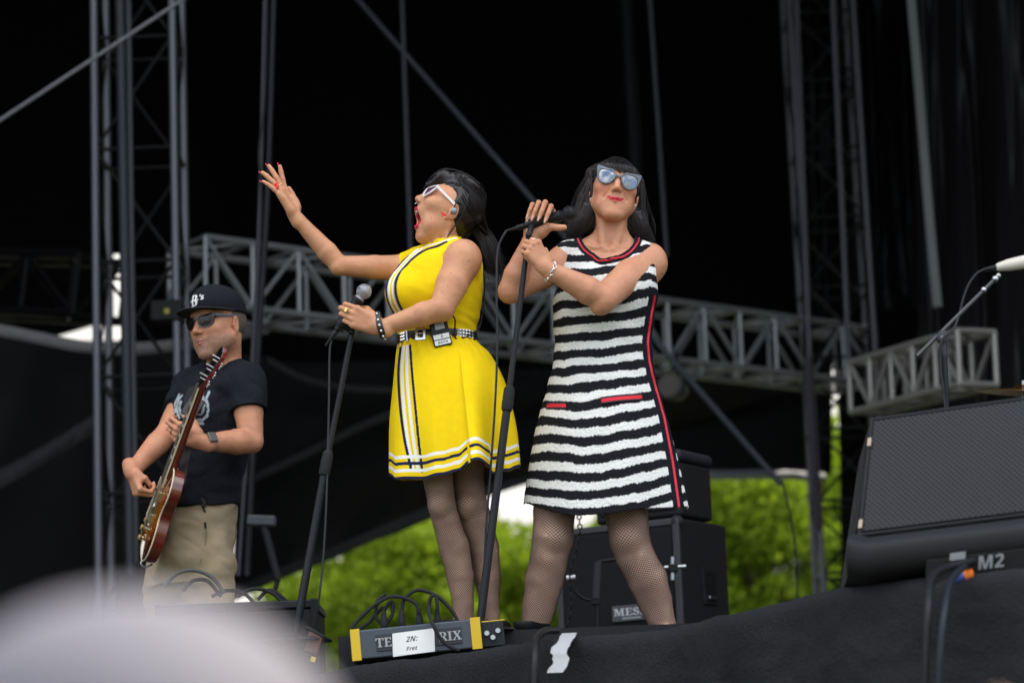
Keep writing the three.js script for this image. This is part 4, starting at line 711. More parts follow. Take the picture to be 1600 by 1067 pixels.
  for (const [h, i] of [[hL, 2], [hR, 0]]) { const q = h.joints[i], a = q.js[0].clone().lerp(q.js[1], 0.55), d = q.js[1].clone().sub(q.js[0]).normalize(); mesh('ring', orient(new THREE.TorusGeometry(q.r * 1.02, 0.0017, 8, 24), a, V(0, 0, 0).crossVectors(d, h.lat).normalize(), h.lat.clone().normalize(), d), M.chrome, t); const kn = a.clone().addScaledVector(V(0, 0, 0).crossVectors(d, h.lat).normalize().multiplyScalar(h === hL ? 1 : -1), 0); }
  { const d = wrR.clone().sub(elR).normalize(), A = V(0, 1, 0).addScaledVector(d, -d.y).normalize(), Bv = V(0, 0, 0).crossVectors(d, A), links = [], c = wrR.clone().addScaledVector(d, -0.012);
    for (let i = 0; i < 16; i++) { const a = i / 16 * Math.PI * 2, nn = A.clone().multiplyScalar(Math.cos(a)).addScaledVector(Bv, Math.sin(a)), o = c.clone().addScaledVector(nn, 0.033).addScaledVector(V(0, -1, 0), 0.004), tg = V(0, 0, 0).crossVectors(d, nn); links.push(i % 3 ? orient(new THREE.TorusGeometry(0.0075, 0.002, 7, 16).scale(1, 0.7, 1), o, tg, i % 2 ? d : nn, i % 2 ? nn : d) : new THREE.SphereGeometry(0.0055, 12, 9).translate(o.x, o.y, o.z)); }
    mesh('bracelet', merge(links), M.chrome, t); }
  // the microphone in her hands and the stand it is clipped to
  capsuleMic('microphone', 'black vocal microphone held by the woman in stripes', micA, micB, std([0.02, 0.022, 0.024], 0.35, 0.6, { bumpMap: meshTex([10, 4], 0, 1), bumpScale: 0.0012 }));
  const top = P(826, 368, 0.222), clutch = P(793.5, 627, 0.235), footp = P(750, 974, 0.25), dir = footp.clone().sub(clutch).normalize(), ft = clutch.clone().addScaledVector(dir, (2.3 - clutch.y) / dir.y);
  micStand('slanting black microphone stand gripped by the woman in stripes', top, clutch, ft, 0.0095, 0.0138, [micA, micD], 'straight microphone stands of the singers');
  const tail = micA.clone().addScaledVector(micD, -0.06);
  tag(mesh('microphone_cable', tube([tail, P(790, 362, 0.2), P(779, 385, 0.2), P(776, 440, 0.21), P(777, 540, 0.21), P(773, 640, 0.2), P(766, 740, 0.2), P(758, 850, 0.2), P(757, 930, 0.19), P(753, 975, 0.15), P(740, 1005, 0.05)], 0.0038, 160, 10), std([0.03, 0.033, 0.036], 0.5)), 'thin dark cable hanging from the microphone of the woman in stripes', 'cable');
}
// ---------------------------------------------------------------- the woman in the yellow dress
{
  const t = thing('person', 'woman in yellow belted dress singing with one arm raised', 'person', P(740, 1000, 0).setY(2.3));
  const ear = P(709.5, 331.5, 0.1), H = frame(V(0, 0, 0), -74, -35, -3, 0.985); { const e = H.dir(0.0765, -0.006, -0.02).multiplyScalar(0.985); H.o.copy(ear).sub(e); }
  const hd = headItems(H, { open: 27, skull: 0.087, jaw: 0.98, lips: 1.05, nose: 1 });
  const rows = [[396, 648, 742, 0.01, 0.10, 2.2], [412, 630, 750, 0.01, 0.122, 2.3], [435, 615, 752, 0.012, 0.135, 2.3], [455, 608, 751.5, 0.014, 0.14, 2.2], [472, 609, 750, 0.012, 0.136, 2.2], [490, 619, 747, 0.008, 0.126, 2.2], [510, 623.5, 743, 0.004, 0.118, 2.2], [527, 624.5, 741, 0, 0.117, 2.2], [545, 620, 746, 0, 0.13, 2.2]];
  const S = loftRows(rows), hips = loftRows([[530, 626, 740, 0, 0.115, 2.2], [560, 620, 758, 0, 0.135], [600, 622, 772, -0.005, 0.16], [660, 640, 768, 0, 0.15], [700, 655, 765, 0, 0.13]]);
  const SN = P(722, 407, 0.115), SF = P(638, 420, -0.1), neck0 = P(692, 381, 0.01), neck1 = H.at(0, -0.06, -0.028);
  const trunk = [U(loft(S)), U(rc(SF, SN, 0.05, 0.05), 0.04), U(rc(neck0, SN.clone().add(V(-0.01, 0.012, -0.03)), 0.047, 0.047), 0.03), U(rc(neck0, SF, 0.046, 0.045), 0.03),
    U(ell(P(634, 457, 0.085), [0.062, 0.06, 0.06]), 0.035), U(ell(P(630, 455, -0.04), [0.05, 0.055, 0.055]), 0.035)];
  const elF = P(530, 415, -0.04), wrF = P(460, 337, 0.0), elN = P(690, 482, 0.195), wrN = P(594, 512, 0.165);
  const armF = [U(rc(SF, lerpV(SF, elF, 0.5), 0.048, 0.0415), 0.03), U(rc(lerpV(SF, elF, 0.5), elF, 0.0415, 0.0325), 0.007), U(rc(elF, lerpV(elF, wrF, 0.28), 0.0325, 0.0345), 0.007), U(rc(lerpV(elF, wrF, 0.28), wrF, 0.0345, 0.0215), 0.007), U(rc(elF, elF.clone().add(V(-0.006, -0.01, 0.012)), 0.026, 0.02), 0.015)];
  const armN = [U(ell(P(725, 403, 0.125), [0.056, 0.062, 0.056]), 0.03), U(rc(SN, lerpV(SN, elN, 0.5), 0.056, 0.054), 0.03), U(rc(lerpV(SN, elN, 0.5), elN, 0.054, 0.041), 0.007), U(ell(P(692, 489, 0.19), [0.024, 0.021, 0.028]), 0.025), U(rc(elN, lerpV(elN, wrN, 0.3), 0.04, 0.041), 0.007), U(rc(lerpV(elN, wrN, 0.3), wrN, 0.041, 0.0235), 0.007)];
  const micA = P(525, 517, 0.145), micB = P(568, 456, 0.16), micD = micB.clone().sub(micA).normalize();
  const hN = handItems({ wrist: P(591, 511, 0.175), fwd: V(-0.86, 0.42, 0.05), lat: micD.clone().add(V(0.1, 0.1, 0)), flip: 1, s: 1.04, rw: 0.0235, spread: -3, fat: 1.05, curl: [[12, 84, 60], [14, 88, 60], [16, 90, 60], [20, 92, 60]], thumb: [[0.06, 0.04, 0.03], [0.085, 0.034, 0.045], [0.106, 0.03, 0.05]] });
  const hF = handItems({ wrist: P(459, 335, 0.0), fwd: V(-0.42, 0.9, 0.05), lat: V(0.36, 0.2, -0.91), flip: -1, s: 1.04, rw: 0.0215, spread: 4, fat: 1.15, fan: [0, 0, -3, -6], curl: [[12, 2, 2], [0, -4, -4], [-12, -6, -6], [-20, -6, -4]], thumb: [[0.04, 0.031, 0.012], [0.068, 0.0315, 0.014], [0.09, 0.028, 0.014]] });
  const leg1 = chain([[680, 640, 0.02, 0.085], [684, 745, 0.05, 0.05], [690, 788, 0.065, 0.0465], [697, 815, 0.055, 0.0445], [710, 856, 0.03, 0.0505], [719, 900, 0.02, 0.044], [724, 945, 0.02, 0.034], [723, 975, 0.02, 0.034]], 0.03);
  const leg2 = chain([[730, 640, -0.03, 0.09], [730, 745, -0.02, 0.054], [736, 788, -0.01, 0.0535], [745, 815, -0.02, 0.053], [755, 856, -0.04, 0.0525], [761, 900, -0.05, 0.045], [765, 940, -0.05, 0.032], [767, 975, -0.05, 0.031]], 0.03);
  const knees = [U(ell(P(686, 790, 0.095), [0.028, 0.034, 0.026]), 0.025), U(ell(P(729, 790, 0.03), [0.03, 0.036, 0.028]), 0.025)];
  const legF = (l, k) => { const it = [...l.it, k]; return (x, y, z) => evalItems(it, x, y, z); };
  const body = [...hd.items, U(rc(neck1, neck0, 0.05, 0.052), 0.016), U(rc(H.at(0.045, -0.045, -0.012), P(676, 386, 0.06), 0.013, 0.01), 0.014), U(rc(H.at(0.05, -0.05, -0.03), P(697, 384, 0.075), 0.014, 0.01), 0.014), U(rc(H.at(0, -0.07, 0.012), neck0.clone().add(V(-0.02, 0, 0.01)), 0.024, 0.04), 0.02),
    ...trunk.map((q) => U((x, y, z) => q.f(x, y, z) + 0.008, q.k)), U(loft(hips), 0.03), ...armF, ...armN, ...hN.items, ...hF.items, U(legF(leg1, knees[0]), 0.006), U(legF(leg2, knees[1]), 0.006)];
  const tone0 = skinTone([0.53, 0.255, 0.14], 9.1, 0.35), pale = skinTone([0.52, 0.33, 0.24], 9.1, 0.2), hipY = P(740, 700, 0).y, tone = (x, y, z) => y < hipY ? pale(x, y, z) : tone0(x, y, z), nailsF = hF.nails, nailsN = hN.nails;
  const moles = [[674, 341], [705, 430], [716, 441], [700, 452], [727, 424], [692, 462], [682, 313]].map(([a, b], i) => hitOut(body, P(a, b, 0.16 - (i ? 0 : 0.06)), V(0, 0, 1)));
  mesh('body', surface(body, V(-0.95, 2.28, -0.26), V(0.08, 4.0, 0.36), 0.0029, { fine: poreBump, color: (x, y, z) => {
    const [lx, ly, lz] = H.local(x, y, z);
    if (Math.abs(lx) < 0.09 && Math.abs(ly) < 0.17 && lz > 0.02) {
      for (const f of hd.lips) if (f(x, y, z) < 0.0016) return [0.52, 0.018, 0.05];
      if (Math.abs(lx) < 0.022 && ly < -0.05 && ly > -0.1 && evalItems(hd.items.slice(0, 9), x, y, z) < -0.003) return [0.1, 0.014, 0.014];
    }
    for (const n of nailsF) if (Math.hypot(x - n.x, y - n.y, z - n.z) < 0.0068) return [0.6, 0.012, 0.03];
    for (const n of nailsN) if (Math.hypot(x - n.x, y - n.y, z - n.z) < 0.006) return [0.6, 0.03, 0.06];
    for (const m of moles) if (Math.hypot(x - m.x, y - m.y, z - m.z) < 0.0021) return [0.2, 0.09, 0.05];
    return tone(x, y, z);
  } }), SKIN_MAT, t);
  // teeth and tongue
  { const g = []; for (let i = -4; i <= 4; i++) { const x = i * 0.0042, b = box(0.004, i === 0 ? 0.0085 : 0.008, 0.004, 0.001); b.rotateY(x * 18); g.push(orient(b, H.at(x, -0.0625, 0.0815 - x * x * 45), H.X.clone().multiplyScalar(1.05), H.Y.clone().multiplyScalar(1.05), H.Z.clone().multiplyScalar(1.05))); }
    mesh('teeth', merge(g), phys([0.72, 0.66, 0.56], 0.25), t);
    const lo = []; for (let i = -3; i <= 3; i++) { const x = i * 0.0042, b = box(0.0038, 0.006, 0.004, 0.001); lo.push(orient(b, H.at(...hd.jawed([x, -0.0665, 0.0785 - x * x * 45])), H.X, H.Y, H.Z)); }
    mesh('lower_teeth', merge(lo), phys([0.68, 0.6, 0.5], 0.25), t);
    mesh('tongue', surface([U(H.ell(hd.jawed([0, -0.075, 0.056]), [0.015, 0.009, 0.022]))], H.at(0, -0.1, 0.06).add(V(-0.06, -0.05, -0.06)), H.at(0, -0.1, 0.06).add(V(0.06, 0.06, 0.06)), 0.003), phys([0.5, 0.14, 0.13], 0.35), t); }
  // dress: bodice, belt, skirt
  const YEL = [0.82, 0.58, 0.008], WH = [0.78, 0.78, 0.74], NV = [0.012, 0.016, 0.06];
  const weave = (x, y, z) => { const k = 0.97 + 0.05 * noise(x * 40, y * 40, z * 40) + 0.04 * noise(x * 400, y * 400, z * 400); return (c) => [c[0] * k, c[1] * k, c[2]]; };
  const sub2 = (p) => P(p[0], p[1], 0.1);
  const collarC = P(690, 356, 0), collar = (x, y, z) => { // where the neck comes out: a slanting cut
    const cx = x - collarC.x, t0 = P(690, 373, 0).y + clamp((-cx) * -0.05, -0.02, 0.02) + 0.0; return (t0 - y) * 1; };
  const collarTop = [[655, 379], [662, 376.5], [672, 375.5], [690, 375.5], [708, 371.5], [722, 366.5], [735, 366]].map(([a, b]) => P(a, b, 0.05));
  const topY = (x) => { let i = 0; while (i < collarTop.length - 2 && x > collarTop[i + 1].x) i++; const q = clamp((x - collarTop[i].x) / (collarTop[i + 1].x - collarTop[i].x), 0, 1); return mix(collarTop[i].y, collarTop[i + 1].y, q); };
  const armhole = [S_(rc(P(716, 430, 0.14), P(730, 404, 0.2), 0.05, 0.058), 0.006), S_(rc(P(701, 396, 0.165), P(722, 420, 0.23), 0.03, 0.075), 0.006), S_(ell(P(620, 424, -0.12), [0.05, 0.058, 0.07]), 0.006)];
  const bodice = [...trunk.map((q) => U((x, y, z) => q.f(x, y, z) - 0.006, q.k)), U(rc(neck0, neck0.clone().add(V(-0.012, 0.04, 0)), 0.064, 0.066), 0.02), ...armhole, S_(rc(neck0.clone().add(V(0, 0.03, 0)), neck1, 0.0505, 0.0505), 0.002), I_((x, y) => y - topY(x), 0.003), I_((x, y) => P(680, 530, 0).y - y, 0.002)];
  // piping runs: polylines on the picture side of the bodice and skirt, at their own place in the world
  const run = (list) => list.map(([a, b]) => P(a, b, 0.1));
  const distTo = (pl, x, y) => { let m = 9; for (let i = 0; i < pl.length - 1; i++) { const a = pl[i], b = pl[i + 1], dx = b.x - a.x, dy = b.y - a.y, q = clamp(((x - a.x) * dx + (y - a.y) * dy) / (dx * dx + dy * dy), 0, 1); m = Math.min(m, Math.hypot(x - a.x - dx * q, y - a.y - dy * q)); } return m; };
  const smooth = (list) => bez(run(list), 15);
  const pip = [
    [smooth([[718, 370.5], [700, 377], [680, 380.5], [664, 381], [655, 388], [640, 403], [626, 419], [617, 438], [615, 458], [617.5, 476], [626, 492]]), WH, 0.0042],
    [smooth([[705, 379], [690, 386], [672, 391], [660, 398], [644, 413], [632, 428], [627, 445], [627, 462], [631, 478], [637, 490]]), NV, 0.0045],
    [smooth([[666, 386], [653, 399], [640, 412], [630, 427], [623, 443], [622, 460], [625.5, 477], [633, 492]]), WH, 0.0038],
    [smooth([[641, 396], [626, 410], [614, 430], [610, 448], [611, 466], [619, 488], [624, 493]]), NV, 0.0045],
  ];
  mesh('bodice', surface(bodice, V(-0.46, 3.1, -0.24), V(-0.08, 3.82, 0.26), 0.0027, {
    bump: (x, y, z) => { return 0.0045 * noise(x * 9, y * 38 + x * 14, z * 9) * (0.2 + 0.8 * sst(3.46, 3.34, y)) + 0.002 * noise(x * 20 + y * 16, y * 14, z * 20); },
    color: (x, y, z) => {
      const dye = weave(x, y, z);
      return dye(YEL); } }), CLOTH_MAT, t);
  { const onB = trunk.map((q) => U((x, y, z) => q.f(x, y, z) - 0.006, q.k)).concat(bodice.filter((q, i) => i === trunk.length)); for (const [pl, c, w] of pip) mesh('piping', cord(onB, pl.map((p) => V(p.x, p.y, 0.005)), w * 0.95, 0.001, V(-0.12, 0, 0.99).normalize()), std(c, 0.8), t); }
  // skirt: rings from the waist to a rippling hem
  const sk = loftRows([[527, 622.5, 743, 0, 0.123], [540, 621, 748, 0.0, 0.135], [557, 618, 766, 0.0, 0.155], [598, 614, 788, 0.0, 0.185], [655, 608.5, 804, 0.0, 0.205], [700, 607.5, 811, 0.0, 0.215], [746, 607.5, 814.5, 0.0, 0.22]]);
  const skTop = P(680, 528, 0).y, ctr = P(700, 640, 0).x;
  const hemZ = [[605, 745, 0], [625, 751, 0.12], [662, 747, 0.2], [690, 742, 0.22], [715, 735, 0.235], [733, 725, 0.23], [745, 722, 0.24], [765, 727, 0.22], [772, 737, 0.19], [795, 736, 0.12], [816, 731, 0.03]].map(([a, b, c]) => P(a, b, c));
  const hemAt = (x) => { let i = 0; while (i < hemZ.length - 2 && x > hemZ[i + 1].x) i++; const q = clamp((x - hemZ[i].x) / (hemZ[i + 1].x - hemZ[i].x), 0, 1), s = q * q * (3 - 2 * q); return mix(hemZ[i].y, hemZ[i + 1].y, s); };
  const skFn = (off) => (u, v) => {
    const a = u * Math.PI * 2, ca = Math.cos(a), sa = Math.sin(a), e = 2 / 2.2, q0 = sectionAt(sk, sk[0].y), xh = q0.x + q0.rx * Math.sign(ca) * Math.abs(ca) ** e;
    const hem = hemAt(xh) + (sa < 0 ? -sa * 0.055 : 0), y = mix(skTop, hem, v), q = sectionAt(sk, Math.max(y, sk[0].y)), g = v * v;
    const fr = sa > 0 ? 1 : 0.8;
    const cr = (q1) => 1 - 2 * Math.abs(((q1 % 1) + 1) % 1 - 0.5); // rounded and sharp folds together
    let r = 1 + fr * g * (0.06 * Math.sin(a * 5 + 0.9) * sst(0.1, 0.9, v) + 0.05 * (cr(a * 1.27 + 0.1 + 0.12 * v) ** 2 - 0.4) * sst(0.2, 1, v) + 0.03 * Math.sin(a * 11 - 0.5 + v) * sst(0.3, 1, v));
    const px = q.rx * Math.sign(ca) * Math.abs(ca) ** e, pz = q.rz * Math.sign(sa) * Math.abs(sa) ** e;
    // a deep fold right of the middle of the front, as the cloth swings
    const fx = (px - (P(744, 700, 0.2).x - q.x)) / 0.04, fold = sa > 0 ? g * Math.exp(-fx * fx) * 0.055 - g * Math.exp(-((fx - 1.5) ** 2) / 0.7) * 0.06 : 0;
    const lx = q.x + px - mix(P(716, 545, 0.2).x, P(736, 725, 0.2).x, v), step = sa > 0 ? 0.026 * sst(0.02, 0.5, v) * (lx > 0 ? Math.exp(-lx / 0.09) : Math.exp(lx / 0.005)) : 0;
    const edge = Math.abs(ca) > 0.75 ? mix(r, 1, (Math.abs(ca) - 0.75) / 0.25) : r;
    const gather = 0.0025 * Math.sin(a * 26) * (1 - sst(0, 0.25, v));
    return V(q.x + px * edge + gather * ca - off * ca, y, q.z + pz * r + fold + step + gather * sa - off * sa);
  };
  const stripesV = [[smooth([[625, 541], [622, 580], [626, 640], [633, 690], [643, 735]]), NV, 0.0048], [smooth([[630, 541], [628, 580], [632, 640], [638, 690], [646, 735]]), WH, 0.005], [smooth([[636.5, 541], [636, 580], [641, 640], [647, 690], [654, 735]]), WH, 0.005], [smooth([[641, 541], [644, 580], [650, 640], [655, 690], [661, 742]]), NV, 0.0042]];
  const skCol = (u, v, p) => {
    const a = u * Math.PI * 2, dye = weave(p.x, p.y, p.z), q0 = sectionAt(sk, sk[0].y), ca = Math.cos(a), xh = q0.x + q0.rx * Math.sign(ca) * Math.abs(ca) ** (2 / 2.2), hem = hemAt(xh) + (Math.sin(a) < 0 ? -Math.sin(a) * 0.055 : 0), h = p.y - hem;
    if (h < 0.009) return NV; if (h > 0.0225 && h < 0.034) return WH; if (h > 0.047 && h < 0.0575) return NV; if (h > 0.069 && h < 0.0795) return WH;
    if (Math.sin(a) > 0) for (const [pl, c, w] of stripesV) if (distTo(pl, p.x, p.y) < w) return c;
    return dye(YEL);
  };
  const skirtMat = CLOTH_MAT.clone(); skirtMat.side = THREE.DoubleSide;
  mesh('skirt', sheet(760, 320, skFn(0), { color: skCol, closed: true }), skirtMat, t);
  mesh('skirt_lining', sheet(140, 60, skFn(0.004), { color: (u, v, p) => weave(p.x, p.y, p.z)(YEL), closed: true }), skirtMat, t);
  // belt
  const by = P(682, 527, 0), bq = sectionAt(sk, by.y), ringP = (a, o) => V(bq.x + (bq.rx + o) * Math.sign(Math.cos(a)) * Math.abs(Math.cos(a)) ** (2 / 2.2), 0, bq.z + (bq.rz + o) * Math.sign(Math.sin(a)) * Math.abs(Math.sin(a)) ** (2 / 2.2));
  const byAt = (x) => mix(P(624, 529, 0.05).y, P(742, 525, 0.05).y, clamp((x - P(624, 529, 0).x) / 0.26, 0, 1));
  const bprof = [[-0.0165, 0.002], [-0.0155, 0.008], [0.0155, 0.008], [0.0165, 0.002]];
  const belt = mesh('belt', sheet(120, 3, (u, v) => { const k = bprof[Math.round(v * 3)], p = ringP(u * Math.PI * 2, k[1]); p.y = byAt(p.x) + k[0]; return p; }, { closed: true }), M.leather, t);
  const onBelt = (px, o = 0.009) => { const x = P(px, 527, 0.1).x; let a = Math.PI / 2; for (let i = 0; i < 40; i++) { const p = ringP(a, o); a += (p.x - x) * 4; a = clamp(a, 0.02, Math.PI - 0.02); } const p = ringP(a, o); p.y = byAt(p.x); const q = ringP(a + 0.01, o), tx = p.clone().sub(q).setY(0).normalize(); return { p, X: tx, Y: V(0, 1, 0), Z: V(0, 0, 0).crossVectors(tx, V(0, 1, 0)).normalize() }; };
  { const b = onBelt(657.5), s = new THREE.Shape(); s.moveTo(-0.017, -0.021); s.lineTo(0.017, -0.021); s.lineTo(0.017, 0.021); s.lineTo(-0.017, 0.021); s.closePath(); const h = new THREE.Path(); h.moveTo(-0.011, -0.0145); h.lineTo(-0.011, 0.0145); h.lineTo(0.011, 0.0145); h.lineTo(0.011, -0.0145); h.closePath(); s.holes.push(h);
    mesh('buckle', orient(new THREE.ExtrudeGeometry(s, { depth: 0.004, bevelEnabled: true, bevelSize: 0.0015, bevelThickness: 0.0015, bevelSegments: 2 }), b.p, b.X, b.Y, b.Z), M.chrome, belt);
    mesh('buckle_pin', bar(b.p.clone().addScaledVector(b.X, -0.014).addScaledVector(b.Z, 0.005), b.p.clone().addScaledVector(b.X, 0.013).addScaledVector(b.Z, 0.005), 0.002), M.chrome, belt);
    const k = onBelt(636); mesh('belt_keeper', orient(box(0.008, 0.042, 0.006, 0.0015), k.p, k.X, k.Y, k.Z), M.chrome, belt);
    const st = [], pyr = (px, dy) => { const c = onBelt(px); st.push(orient(new THREE.ConeGeometry(0.0075, 0.0075, 4).rotateX(Math.PI / 2).rotateZ(Math.PI / 4), c.p.clone().add(V(0, dy, 0)).addScaledVector(c.Z, 0.002), c.X, c.Y, c.Z)); };
    for (let i = 0; i < 6; i++) for (const d of [-0.0105, 0, 0.0105]) pyr(717 + i * 4.4, d);
    for (const d of [-0.0105, 0, 0.0105]) for (const px of [626, 629.5]) pyr(px, d);
    mesh('stud', merge(st), M.chrome, belt).userData.kind = 'stuff'; }
  // transmitter pack on the belt
  { const b = onBelt(688.5, 0.012), tilt = -0.19, X = b.X.clone().multiplyScalar(Math.cos(tilt)).addScaledVector(b.Y, -Math.sin(-tilt) * -1 * -1), q = new THREE.Quaternion().setFromAxisAngle(b.Z, 0.2), X2 = b.X.clone().applyQuaternion(q), Y2 = b.Y.clone().applyQuaternion(q), o = b.p.clone().addScaledVector(b.Z, 0.013).add(V(0, -0.006, 0));
    const put = (g, x, y, z) => orient(g, o.clone().addScaledVector(X2, x).addScaledVector(Y2, y).addScaledVector(b.Z, z), X2, Y2, b.Z);
    const pk = mesh('transmitter_pack', put(box(0.062, 0.09, 0.024, 0.004), 0, 0, 0), M.satin, t);
    mesh('screen', put(box(0.032, 0.024, 0.002), 0.002, 0.024, 0.0125), std([0.3, 0.34, 0.34], 0.25), pk);
    const write = (n, dy, fn) => { const c = document.createElement('canvas'); c.width = 256; c.height = 80; const g = c.getContext('2d'); g.fillStyle = '#e8e8e6'; g.fillRect(0, 0, 256, 80); g.fillStyle = '#16161c'; fn(g); const tx = new THREE.CanvasTexture(c); tx.colorSpace = THREE.SRGBColorSpace; mesh('label_tape', put(new THREE.PlaneGeometry(0.054, 0.0165), 0, dy, 0.0126), std([1, 1, 1], 0.6, 0, { map: tx }), pk); };
    write('a', -0.0125, (g) => { g.font = 'bold 60px sans-serif'; g.fillText('6', 120, 62); }); write('b', -0.0325, (g) => { g.font = 'italic bold 58px sans-serif'; g.fillText('BAITA', 44, 60); });
    for (const [x, h] of [[-0.02, 0.012], [0.0, 0.016], [0.02, 0.014]]) mesh('knob', bar(o.clone().addScaledVector(X2, x).addScaledVector(Y2, 0.044), o.clone().addScaledVector(X2, x).addScaledVector(Y2, 0.044 + h), 0.006, 0.0055), M.rubber, pk);
    const c0 = o.clone().addScaledVector(X2, 0.02).addScaledVector(Y2, 0.055); mesh('lead', tube([c0, c0.clone().add(V(0.012, 0.012, 0.01)), c0.clone().add(V(0.04, -0.006, 0.0)), onBelt(712).p.add(V(0, -0.02, 0.004)), onBelt(738).p.add(V(0.01, 0.01, 0)), P(752, 500, -0.02), P(757, 440, -0.05), P(748, 392, -0.06)], 0.0028, 60), M.rubber, pk); }
  // stockings and shoes
  limbTights(t, [...leg1.it, knees[0]], leg1.pts, 0.1, 0.99, 33, 74); limbTights(t, [...leg2.it, knees[1]], leg2.pts, 0.1, 0.99, 33, 74);
  for (const [l, dx] of [[leg1, -0.12], [leg2, 0.02]]) { const a = l.pts[7], heel = a.clone().add(V(0.035, -0.02, -0.015)), toe = a.clone().add(V(-0.02 + dx * 0.3, -0.055, 0.13)); toe.y = 2.33;
    mesh('shoe', surface([U(rc(heel, toe, 0.033, 0.026)), U(rc(heel, heel.clone().add(V(0.02, -0.1, -0.01)), 0.026, 0.012), 0.02), S_(rc(a.clone().add(V(-0.01, 0.03, 0.05)), a.clone().add(V(0, 0.05, 0)), 0.03, 0.03), 0.006), I_((x, y) => 2.304 - y, 0.003)], a.clone().add(V(-0.12, -0.16, -0.12)), a.clone().add(V(0.16, 0.1, 0.2)), 0.004), M.shoe, t); }
  // hair: swept fringe, gathered at the nape into a tail
  const tie = P(735, 347, -0.01), tail = [tie, P(745, 357, -0.03), P(757, 372, -0.04), P(766, 391, -0.04), P(771, 407, -0.04), P(771, 418, -0.04)];
  const hair = [U(H.ell([0, 0.035, -0.022], [0.0845, 0.095, 0.0945])), U(ell(P(717, 322, 0.0), [0.056, 0.062, 0.076]), 0.03), U(ell(P(717, 345, 0.0), [0.045, 0.052, 0.056]), 0.03), U(ell(P(718, 358, -0.005), [0.032, 0.04, 0.046]), 0.02), U(rc(P(722, 335, 0), tie, 0.038, 0.012), 0.02), U(H.rc([0.02, 0.12, 0.02], [-0.03, 0.106, 0.078], 0.03, 0.026), 0.02), U(H.rc([-0.03, 0.106, 0.078], [-0.05, 0.06, 0.1], 0.026, 0.014), 0.02), U(H.ell([0.02, 0.127, -0.02], [0.045, 0.022, 0.045]), 0.02),
    S_(H.ell([0, -0.045, 0.082], [0.078, 0.094, 0.078]), 0.012), S_(H.ell([0.07, 0.03, 0.052], [0.04, 0.045, 0.048]), 0.014), S_(H.ell([0.09, -0.012, -0.006], [0.032, 0.038, 0.026]), 0.008), S_(H.rc([0, -0.05, 0.02], [0, -0.16, 0.03], 0.058, 0.06), 0.015)];
  for (let i = 0; i < 5; i++) hair.push(U(rc(tail[i], tail[i + 1], [0.011, 0.016, 0.02, 0.019, 0.013][i], [0.016, 0.02, 0.019, 0.013, 0.004][i]), 0.006));
  const hm = mesh('hair', surface(hair, H.o.clone().add(V(-0.16, -0.34, -0.2)), H.o.clone().add(V(0.24, 0.22, 0.2)), 0.003, { bump: (x, y, z) => { const [lx, ly, lz] = H.local(x, y, z); return 0.0024 * noise(lx * 46, (ly + lz * 0.5) * 10, (lz - ly * 0.5) * 40) + 0.0012 * noise(lx * 110, ly * 22, lz * 80); } }), M.hair, t);
  const paths = [];
  for (let i = 0; i < 1000; i++) { // combed back over the head to the tie
    const s = rnd() < 0.75 ? 1 : -1, ph = rr(0.0, 1.5), zz = rr(-0.1, 0.062); if (zz > 0.0 && ph > 0.85) continue;
    const p0 = [s * 0.09 * Math.sin(ph), 0.037 + 0.098 * Math.cos(ph), zz], o = rr(0, 0.003);
    paths.push([[onto(hair, H.at(...p0), o), onto(hair, H.at(p0[0] * 0.98, p0[1] - 0.02, zz - 0.04), o), onto(hair, H.at(p0[0] * 0.8, p0[1] * 0.5, Math.min(zz - 0.08, -0.1)), o), onto(hair, P(728, 335, p0[0] * 0.4), o), tie.clone().add(V(rr(-1, 1) * 0.01, rr(-1, 1) * 0.01, rr(-1, 1) * 0.01))], rr(0.5, 1.1)]); }
  for (let i = 0; i < 700; i++) { const j = V(rr(-1, 1), rr(-1, 1), rr(-1, 1)), n = 3 + Math.floor(rnd() * 3), w = [0.008, 0.016, 0.022, 0.026, 0.026, 0.024]; const p = tail.slice(0, Math.min(6, n + 1)).map((q, k) => q.clone().addScaledVector(j, w[k])); p.push(p[p.length - 1].clone().add(V(rr(-0.01, 0.03), -rr(0.01, 0.035), rr(-0.01, 0.01)))); paths.push([p, rr(0.5, 1.1)]); }
  for (let i = 0; i < 260; i++) { const u = rnd(), o = rr(0, 0.004); paths.push([[H.at(0.04 - u * 0.05, 0.13, -0.03), H.at(0.025 - u * 0.04, 0.145 - u * 0.015, 0.03), H.at(-0.005 - u * 0.03, 0.124, 0.085), H.at(-0.03 - u * 0.018, 0.085, 0.108)].map((p) => onto(hair, p, o)).concat([H.at(-0.046 - u * 0.012, 0.046 - u * 0.014 + rr(-0.006, 0.006), 0.106)]), rr(0.6, 1.2)]); }
  for (let i = 0; i < 14; i++) { const s = rr(-1, 1); paths.push([[onto(hair, H.at(s * 0.04, 0.12, rr(-0.06, 0.02))), onto(hair, H.at(s * 0.05, 0.14, rr(-0.08, -0.02)), rr(0.004, 0.012)), onto(hair, H.at(s * 0.06, 0.11, -0.12), rr(0.004, 0.012)), onto(hair, H.at(s * 0.05, 0.05, -0.15), 0.003)], 0.4]); }
  mesh('lock', strands(paths, 0.0011, 10), M.hair, hm);
  mesh('hair_tie', band([U((x, y, z) => Math.hypot(x - tie.x, y - tie.y, z - tie.z) - 0.02)], tie, tail[1], 0.012, -0.001, 0.004), M.rubber, hm);
  // white spectacles, earpiece, earrings, nose ring
  const G = frame(H.at(0, 0.0105, 0.1), -74, -38, -3, 0.995);
